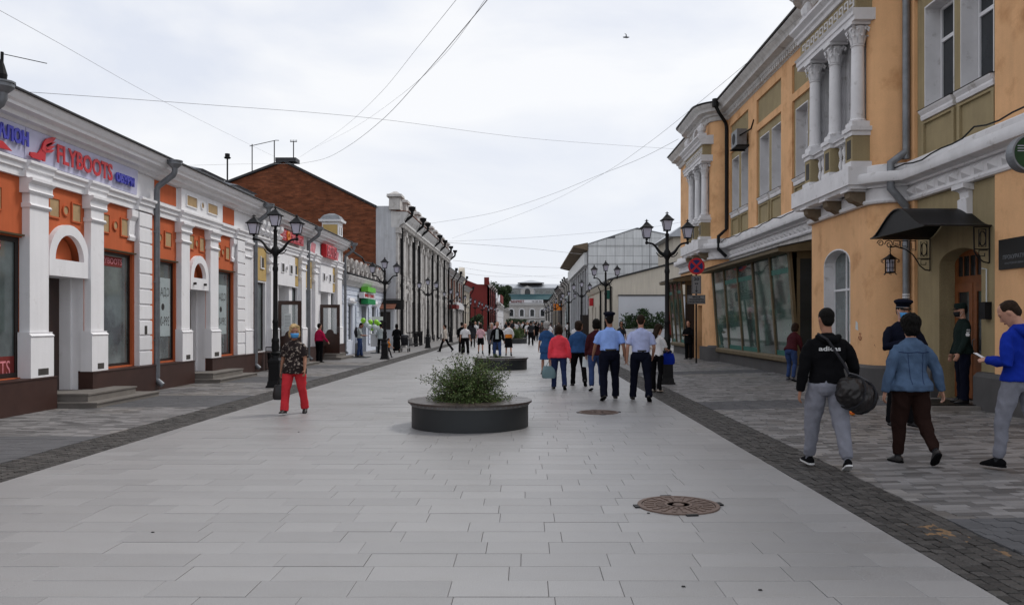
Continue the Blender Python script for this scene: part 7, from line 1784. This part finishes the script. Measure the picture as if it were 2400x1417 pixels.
dm = fuse(b, .011, 2, lambda p: .020*noise.noise(p*7)+.016*(.5-abs(noise.noise(p*13))*2.2)); link('bag_body', dm, 'leather', t)
for f_ in (-.12, .12): b = MB(); b.tube([o+ax*f_+up_*(.186*math.sin(2*PI*j/20)-.012)+sd_*.160*math.cos(2*PI*j/20) for j in range(21)], .011, 5); P('webbing', b, 'c_charcoal', t, smooth=True)
b = MB(); b.tube([o+ax*-.27+up_*.17, o+ax*-.1+up_*.19, o+ax*.1+up_*.19, o+ax*.27+up_*.17], .006, 5); P('zip', b, 'galvanised', t)
b = MB(); b.tube([o+ax*-.26+up_*.15, o+Vector((-.18, -.10, .34)), o+Vector((-.36, -.10, .60)), o+Vector((-.40, .06, .66)), o+Vector((-.30, .18, .45)), o+ax*.26+up_*.15], .014, 6); P('shoulder_strap', b, 'c_charcoal', t, smooth=True)
b = MB(); cc = o-ax*.301; b.tube([cc+up_*.03, cc+sd_*.02, cc-up_*.02], .005, 4); P('emblem', b, 'rubber_white', t)
w3 = person('woman in loose denim jacket and dark brown trousers walking away', 4.38, 9.25, 0, 1.70, {'legs': ((6, 4), (-8, 34)), 'arms': ((-4, 17, 10, 0), (-10, 22, 8, 0)), 'spread': 2},
            ('c_denim', 'long', .86, 1.16), ('joggers', 'c_brown', 1.12), 'leather', ('curly', 'h_dark'), 'skin', True, 1.18, .0095, head=(-5, 4))
b = MB(); kk = w3['k']; bv = BVHTree.FromPolygons([v.co.copy() for v in w3['um'].vertices], [tuple(f.vertices) for f in w3['um'].polygons])
def on_back(bv, x, z, e=.003):
    h = bv.ray_cast(Vector((x, -1, z)), Vector((0, 1, 0)))[0]; return Vector((x, (h.y if h else -.12)-e, z))
b.tube([on_back(bv, -.17+.34*j/24, 1.30*kk+.004*math.cos(j*.5)) for j in range(25)], .004, 5); P('yoke_seam', b, 'c_darkjeans', w3['upper'], local=True)
for s in (-1, 1): b = MB(); b.tube([on_back(bv, s*(.085-.02*j/12), (1.29-.36*j/12)*kk) for j in range(13)], .0025, 4); P('seam', b, 'c_darkjeans', w3['upper'], local=True)
w4 = person('young man in bright blue hoodie and grey joggers looking at his phone', 5.25, 8.65, 22, 1.84, {'legs': ((12, 6), (-10, 12)), 'arms': ((-10, 12, 104, 16), (-8, 10, 100, 28)), 'spread': 3, 'curl': (45, 45)},
            ('c_blue', 'long', .90, 1.06), ('joggers', 'c_greyjog', 1.0), 'c_black', ('short', 'h_brown'), 'skin', False, 1.05, .0095, head=(28, 34), face=True)
c = L2W(w4, (w4['arms'][0][2]+w4['arms'][0][3]*.11)+Vector((.03, .02, .03))); t = thing('phone', 'smartphone in the hands of the man in the blue hoodie', 'phone', c); b = MB(lambda x, y, z: (c.x+x*.8-y*.3, c.y+y*.8+x*.3, c.z+z+y*.4)); b.box(-.036, .036, -.075, .075, -.004, .004); P('case', b, 'black_paint', t)
b = MB(lambda x, y, z: (c.x+x*.8-y*.3, c.y+y*.8+x*.3, c.z+z+y*.4)); b.box(-.033, .033, -.07, .07, .0041, .005); P('screen', b, 'window_white', t)
b = MB(); limb(b, [Vector((-.10, -.06, 1.43)), Vector((-.05, -.125, 1.38)), Vector((.05, -.125, 1.38)), Vector((.10, -.06, 1.43))], [.035, .05, .05, .035], ref=Vector((0, 0, 1)))
for v in b.v: v *= w4['k']; v.z += w4['ph']*w4['k']
P('hood', b, 'c_blue', w4['upper'], local=True, smooth=True)
w5 = person('policeman in peaked cap and blue mask standing with folded arms behind the denim woman', 5.55, 12.0, 182, 1.84, {'legs': ((2, 0), (-2, 2)), 'arms': ((20, 16, 95, 50), (20, 16, 95, 50)), 'curl': (50, 50)},
            ('c_navy', 'long', .84, 1.04), ('trousers', 'c_black'), 'leather', ('short', 'h_dark'), 'skin', False, 1.08, .012, cap='peaked', mask='mask_blue', face=True, head=(5, 4), z=.10)
w6 = person('policeman in dark field cap standing in profile at the wooden door', 7.84, 14.6, 84, 1.80, {'legs': ((1, 0), (-2, 2)), 'arms': ((10, 8, 18, 0), (0, 8, 18, 0)), 'curl': (20, 20)},
            ('c_dkgreen', 'long', .86, 1.05), ('trousers', 'c_navy'), 'leather', ('short', 'h_dark'), 'skin', False, 1.08, .012, cap='field', mask='mask_dark', face=True, head=(0, 6), z=.187)
decal(w6, 'ПОЛИЦИЯ', 'c_grey', 1.33*w6['k'], .24, .045)
# shoulder patch
c = L2W(w6, (w6['arms'][0][0].lerp(w6['arms'][0][1], .55))+Vector((-.066, .0, 0)))
b = MB()
for zz, m_ in ((0, 0),): b.lathe(0, 0, [(0, 0), (.035, 0), (.035, .004), (0, .005)], 14)
for v in b.v: v.rotate(Matrix.Rotation(R(-90), 3, 'Y')); v += (w6['arms'][0][0].lerp(w6['arms'][0][1], .6)+Vector((-.062, 0, 0)))*w6['k']
P('sleeve_patch', b, 'window_white', w6['upper'], local=True)
b = MB(); a_, e_ = w6['arms'][0][0], w6['arms'][0][1]
for j, zz in enumerate((.30, .42)): cc = (a_.lerp(e_, zz)+Vector((-.064, 0, 0)))*w6['k']; b.box(cc.x-.002, cc.x+.002, cc.y-.03, cc.y+.03, cc.z-.006, cc.z+.006)
P('sleeve_stripe', b, 'window_white', w6['upper'], local=True, kind='stuff')
# ---------- the group walking away
w7 = person('woman in coral red jacket and navy trousers with pale blue bag', .78, 19.7, 0, 1.57, {'legs': ((12, 6), (-12, 16)), 'arms': ((-2, 12, 12, 0), (-8, 16, 14, 0))}, ('c_coral', 'long', .86, 1.10), ('trousers', 'c_darkjeans', .95), 'leather', ('bob', 'h_brown'), 'skin', True, 1.2, .013)
handbag(w7, 0, 'bag_teal', 'pale blue-grey shoulder bag at the left hip of the coral jacket', .34, .30, .14, .10, fwd=.0)
w8 = person('person in blue denim jacket and black trousers glancing to the right', 1.33, 20.9, 0, 1.68, {'legs': ((8, 4), (-12, 24)), 'arms': ((4, 12, 30, 10), (10, 14, 60, 40)), 'spread': 4}, ('c_midblue', 'long', .90, 1.06), ('trousers', 'c_black', .9), 'leather', ('bob', 'h_brown'), 'skin_tan', True, 1.22, .013, head=(-62, 0), face=True)
w9 = person('woman in maroon cardigan and jeans holding papers beside the policeman', 1.66, 19.4, 0, 1.70, {'legs': ((-6, 10), (6, 4)), 'arms': ((4, 10, 20, 0), (-4, 10, 14, 0)), 'curl': (50, 30)}, ('c_maroon', 'long', .86, 1.08), ('jeans', 'c_jeans', 1.1), 'rubber_white', ('bob', 'h_dark'), 'skin', True, 1.12, .013)
c = L2W(w9, w9['arms'][0][2]+w9['arms'][0][3]*.12); t = thing('paper_sheet', 'folded white papers in the hand of the woman in maroon', 'paper', c); b = MB(lambda x, y, z: (c.x+x, c.y+y+z*.2, c.z+z)); b.add([(-.08, 0, -.18), (.09, -.02, -.20), (.11, 0, .03), (-.06, .02, .06), (-.08, .006, -.18), (.09, -.014, -.20), (.11, .006, .03), (-.06, .026, .06)], [(0,3,2,1),(4,5,6,7),(0,1,5,4),(1,2,6,5),(2,3,7,6),(3,0,4,7)]); P('sheet', b, 'paper', t)
w10 = person('policeman in sky blue short sleeved shirt and dark peaked cap, back turned', 1.73, 17.0, 4, 1.80, {'legs': ((-9, 12), (11, 5)), 'arms': ((10, 17, 24, 4), (-10, 16, 14, 0)), 'spread': 4}, ('c_shirtblue', 'short', 1.0, 1.02), ('trousers', 'c_navy', 1.05), 'leather', ('short', 'h_dark'), 'skin_tan', False, 1.22, .012, cap='peaked')
w11 = person('bareheaded man in pale lilac shirt and black trousers, back turned', 2.36, 16.8, -8, 1.79, {'legs': ((13, 6), (-11, 14)), 'arms': ((-12, 14, 26, 6), (4, 14, 34, 14)), 'spread': 5}, ('c_shirtpale', 'short', .99, 1.02), ('trousers', 'c_navy', 1.0), 'leather', ('short', 'h_brown'), 'skin', False, 1.16, .012)
b = MB(); kk = w11['k']; stack(b, [((1.0+w11['ph'])*kk, .158*kk*1.09, .120*kk*1.12, -.006), ((1.03+w11['ph'])*kk, .157*kk*1.09, .119*kk*1.12, -.006)]); P('belt', b, 'leather', w11['t'], local=True)
b = MB(); kk = w10['k']; stack(b, [((1.0+w10['ph'])*kk, .166*kk*1.09, .127*kk*1.12, -.006), ((1.035+w10['ph'])*kk, .165*kk*1.09, .126*kk*1.12, -.006)]); P('belt', b, 'leather', w10['t'], local=True)
for s in (-1, 1):
    b = MB(); kk = w10['k']; b.box(s*.085*kk-.03, s*.085*kk+.03, -.035, .03, (1.435+w10['ph'])*kk, (1.447+w10['ph'])*kk); P('epaulette', b, 'c_navy', w10['upper'], local=True)
w12 = person('woman in white printed top and black trousers at the right lamp base', 3.05, 19.0, -35, 1.60, {'legs': ((4, 2), (-6, 8)), 'arms': ((24, 10, 60, 20), (20, 10, 60, 20))}, ('c_white', 'short', .93, 1.06), ('trousers', 'c_black', .85), 'c_beige', ('long', 'h_brown'), 'skin', True, 1.0, .013, head=(-20, 18))
handbag(w12, 1, 'c_blue', 'dark blue shopping bag held by the woman in the white top', .30, .26, .12, .05)
w13 = person('grey haired woman in light blue vest beyond the coral jacket', .62, 25.6, 0, 1.66, {'legs': ((6, 4), (-6, 8)), 'arms': ((8, 12, 12, 0), (-8, 12, 12, 0))}, ('c_midblue', 'short', .72, 1.08), ('skirt', 'c_midblue', .5), 'leather', ('curly', 'h_grey'), 'skin', True, 1.15, .016)
w14 = person('woman in sunglasses and dark dress coming the other way on the right', 4.42, 38, 182, 1.64, {'legs': ((8, 4), (-8, 12)), 'arms': ((8, 10, 12, 0), (-8, 10, 12, 0))}, ('c_charcoal', 'short', .9), ('trousers', 'c_charcoal', .9), 'leather', ('bob', 'h_dark'), 'skin_tan', True, 1.0, .016, glasses=True)
w15 = person('stooping person in maroon top and jeans half hidden beside the glazed shopfront', 6.90, 21.2, -50, 1.55, {'legs': ((14, 20), (4, 22)), 'arms': ((10, 8, 30, 10), (5, 8, 30, 10))}, ('c_maroon', 'long', .88, 1.05), ('jeans', 'c_jeans'), 'c_grey', ('bob', 'h_brown'), 'skin', True, 1.08, .014, lean=24, head=(0, 0))
w16 = person('dark clad person waiting in the doorway beneath the traffic sign', 6.86, 34.4, 140, 1.62, {'legs': ((2, 0), (-2, 2)), 'arms': ((14, 12, 80, 40), (14, 12, 80, 40))}, ('c_black', 'long', .7, 1.05), ('trousers', 'c_black'), 'leather', ('short', 'h_dark'), 'skin', False, 1.1, .016)
# ---------- left pavement
w17 = person('woman in crimson jacket and black trousers with her back to us by the open door', -8.5, 33.2, -30, 1.60, {'legs': ((2, 0), (-2, 2)), 'arms': ((4, 14, 10, 0), (14, 16, 30, 0))}, ('c_crimson', 'long', .97, 1.05), ('trousers', 'c_black'), 'leather', ('short', 'h_dark'), 'skin', True, 1.12, .015)
w18 = person('man in grey shirt and blue jeans with backpack reading in profile', -7.9, 38.3, -80, 1.64, {'legs': ((8, 4), (-4, 4)), 'arms': ((20, 8, 70, 14), (20, 8, 70, 14))}, ('c_palegrey', 'short', .96), ('jeans', 'c_jeans', 1.15), 'leather', ('short', 'h_dark'), 'skin_tan', False, 1.05, .015, head=(0, 28))
b = MB(); limb(b, [Vector((0, -.17, 1.02)), Vector((0, -.19, 1.18)), Vector((0, -.17, 1.34))], [(.13, .06), (.14, .075), (.11, .05)], ref=Vector((1, 0, 0))); 
t = thing('backpack', 'dark backpack on the back of the man reading in profile', 'backpack', w18['loc'], None, w18['rz']); P('bag_body', b, 'c_charcoal', t, local=True, smooth=True)
for s in (-1, 1): b = MB(); b.tube([(s*.09, -.14, 1.36), (s*.10, -.02, 1.43), (s*.11, .10, 1.34), (s*.11, .11, 1.2), (s*.12, -.1, 1.06)], .014, 5); P('strap', b, 'c_charcoal', t, local=True)
w19 = person('hooded person in pale green-grey top at the white counter', -7.75, 43.0, 20, 1.58, {'legs': ((2, 0), (-2, 2)), 'arms': ((20, 10, 50, 10), (20, 10, 50, 10))}, ('c_palegrey', 'long', .86, 1.06), ('trousers', 'c_black'), 'leather', ('short', 'h_dark'), 'skin', False, 1.0, .016)
w20 = person('small boy in orange shirt striding past the second left lamp', -6.42, 37.6, -60, .93, {'legs': ((26, 8), (-24, 20)), 'arms': ((-20, 10, 20, 0), (24, 12, 30, 0))}, ('c_orange', 'short', .93), ('trousers', 'c_charcoal', .9), 'c_grey', ('short', 'h_brown'), 'skin', False, 1.0, .014, child=True)
w21 = person('woman in long black dress pushing a stroller', -7.1, 44.2, 10, 1.56, {'legs': ((6, 4), (-6, 6)), 'arms': ((30, 10, 40, 0), (30, 10, 40, 0))}, ('c_black', 'long', .80, 1.06), ('skirt', 'c_black', .12), 'leather', ('bob', 'h_dark'), 'skin', True, 1.2, .016)
o = Vector((-6.78, 45.0, 0)); t = thing('stroller', 'dark folding stroller in front of the woman in black', 'stroller', o)
for sx in (-.22, .22):
    for sy in (-.3, .35): b = MB(lambda x, y, z: (o.x+sx+z, o.y+sy+x, .11+y)); b.lathe(0, 0, [(.06, -.02), (.11, -.02), (.11, .02), (.06, .02)], 14); P('wheel', b, 'black_pipe', t)
b = MB()
for sx in (-.2, .2): b.tube([o+Vector((sx, .35, .12)), o+Vector((sx, .0, .5)), o+Vector((sx, -.45, .95))], .014, 5); b.tube([o+Vector((sx, -.3, .12)), o+Vector((sx, .15, .6))], .014, 5)
b.tube([o+Vector((-.2, -.45, .95)), o+Vector((.2, -.45, .95))], .018, 5); P('frame', b, 'galvanised', t, kind='stuff')
b = MB(); b.strip([[o+Vector((sx, y_, z_)) for sx in (-.19, 0, .19)] for y_, z_ in ((.3, .42), (.1, .36), (-.1, .4), (-.2, .6), (-.25, .8), (-.1, .93), (.1, .9), (.2, .8))]); s_ = P('seat', b, 'c_charcoal', t, recalc=False, smooth=True); md = s_.modifiers.new('th', 'SOLIDIFY'); md.thickness = .03
# ---------- middle distance
mid = [
 ('person in pale jacket and black trousers striding to the left', -4.58, 45.3, 75, 1.56, {'legs': ((24, 6), (-26, 14)), 'arms': ((-14, 8, 20, 0), (16, 8, 20, 0))}, ('c_beige', 'long', .86), ('trousers', 'c_black'), ('short', 'h_dark'), False, 1.0),
 ('stocky man in white vest and black trousers facing the camera', -3.2, 42, 180, 1.58, {'legs': ((4, 2), (-4, 4)), 'arms': ((0, 12, 14, 0), (0, 12, 14, 0)), 'spread': 6}, ('c_white', 'short', .94), ('trousers', 'c_black', 1.15), ('none', 'h_dark'), False, 1.15),
 ('dark clad person half behind the stocky man in white', -3.55, 44.2, 0, 1.66, {}, ('c_black', 'long', .86), ('trousers', 'c_black'), ('short', 'h_dark'), False, 1.0),
 ('long haired woman in dark coat walking away mid street', -3.6, 54, 0, 1.62, {'legs': ((12, 4), (-12, 14))}, ('c_charcoal', 'long', .6, 1.08), ('trousers', 'c_black', .8), ('long', 'h_dark'), True, 1.0),
 ('woman in pale pink top and black shorts walking away', -2.42, 42.4, 0, 1.54, {'legs': ((4, 2), (-8, 12)), 'arms': ((-10, 16, 12, 0), (10, 16, 12, 0))}, ('c_pinkpale', 'short', .92, 1.06), ('shorts', 'c_black'), ('bob', 'h_brown'), True, 1.0),
 ('man in open black jacket, grey shirt and blue jeans coming forward', -1.32, 36, 180, 1.66, {'legs': ((12, 6), (-10, 8)), 'arms': ((-10, 16, 14, 0), (14, 16, 14, 0)), 'spread': 4}, ('c_black', 'long', .80, 1.06), ('jeans', 'c_jeans', 1.15), ('short', 'h_dark'), False, 1.05),
 ('woman carrying a dark plaid bag behind the man in jeans', -1.75, 40.2, 180, 1.60, {'legs': ((10, 4), (-10, 12))}, ('c_grey', 'long', .6, 1.08), ('trousers', 'c_black', .9), ('bob', 'h_grey'), True, 1.05),
 ('woman with white scarf, orange band and black skirt', -.90, 39.8, 0, 1.64, {'legs': ((6, 2), (-6, 10)), 'arms': ((6, 14, 40, 20), (6, 14, 40, 20))}, ('c_white', 'long', 1.10, 1.15), ('skirt', 'c_black', .42), ('short', 'h_dark'), True, 1.1),
 ('man all in black walking away along the middle of the street', .28, 58, 0, 1.72, {'legs': ((8, 4), (-8, 10))}, ('c_charcoal', 'short', .93), ('trousers', 'c_black'), ('short', 'h_dark'), False, 1.05),
 ('woman in dark printed dress far off right of the man in black', 1.35, 74, 180, 1.64, {'legs': ((8, 4), (-8, 10))}, ('c_camo', 'short', .86), ('skirt', 'c_camo', .5), ('bob', 'h_dark'), True, 1.1),
 ('person in white top far off beside the grey haired woman', 1.75, 62, 0, 1.62, {}, ('c_white', 'short', .9), ('trousers', 'c_white'), ('short', 'h_dark'), True, 1.0),
 ('person in white walking ahead of the maroon cardigan', 2.55, 42, 0, 1.60, {}, ('c_white', 'short', .9), ('trousers', 'c_charcoal'), ('short', 'h_dark'), False, 1.0),
 ('man in white shirt at the far left kerb', -4.2, 72, 180, 1.66, {}, ('c_white', 'short', .92), ('trousers', 'c_navy'), ('short', 'h_dark'), False, 1.0),
]
protos = []
for m_ in mid:
    lbl, x, y, rz, H_, po, tp, bt_, hr, fm, gi = m_
    p_ = person(lbl, x, y, rz, H_, po, tp, bt_, 'leather', hr, 'skin', fm, gi, .019); protos.append(p_)
p_ = protos[7]; b = MB(); kk = p_['k']; stack(b, [(1.12*kk, .150*kk*1.1, .118*kk*1.1, 0), (1.0*kk, .165*kk*1.12, .125*kk*1.12, 0), (.94*kk, .17*kk*1.12, .13*kk*1.12, 0)]); P('orange_band', b, 'c_orange', p_['t'], local=True, smooth=True)
p_ = protos[5]; b = MB(); kk = p_['k']; stack(b, [(1.40*kk, .05, .03, .085), (1.2*kk, .07, .03, .115), (.95*kk, .075, .03, .115)]); P('shirt_front', b, 'c_palegrey', p_['t'], local=True, smooth=True)
handbag(protos[6], 0, 'c_charcoal', 'dark checked bag swinging beside the man in blue jeans', .36, .34, .16, .1)
# ---------- the distant crowd: copies of the middle-distance walkers
cols = ['dark', 'pale', 'brown', 'grey', 'black', 'white']
rr = random.Random(42); sides = ['near the left kerb', 'left of the middle', 'on the centre line', 'right of the middle', 'near the right kerb']
far = []
for i in range(90):
    y = 62+i*1.55+rr.uniform(-1, 1); x = rr.uniform(-4.6, 4.6); far.append((x, y))
for i, (x, y) in enumerate(far):
    pr = protos[(3, 4, 8, 9, 10, 11, 12, 0, 2, 6)[i % 10]]; o = copy_tree(pr['t']); o.location = (x, y, 0)
    o.rotation_euler = (0, 0, rr.choice((0, PI))+rr.uniform(-.3, .3)); s = rr.uniform(.95, 1.08); o.scale = (s, s, s)
    lk = ('long dark coat', 'pale pink top and black shorts', 'black shirt and trousers', 'dark patterned dress', 'all white clothes', 'white top and dark trousers', 'white shirt and navy trousers', 'beige jacket', 'dark jacket', 'long grey coat')[i % 10]
    o['label'] = 'distant walker in the far crowd wearing '+lk; o['group'] = 'distant walkers wearing '+lk
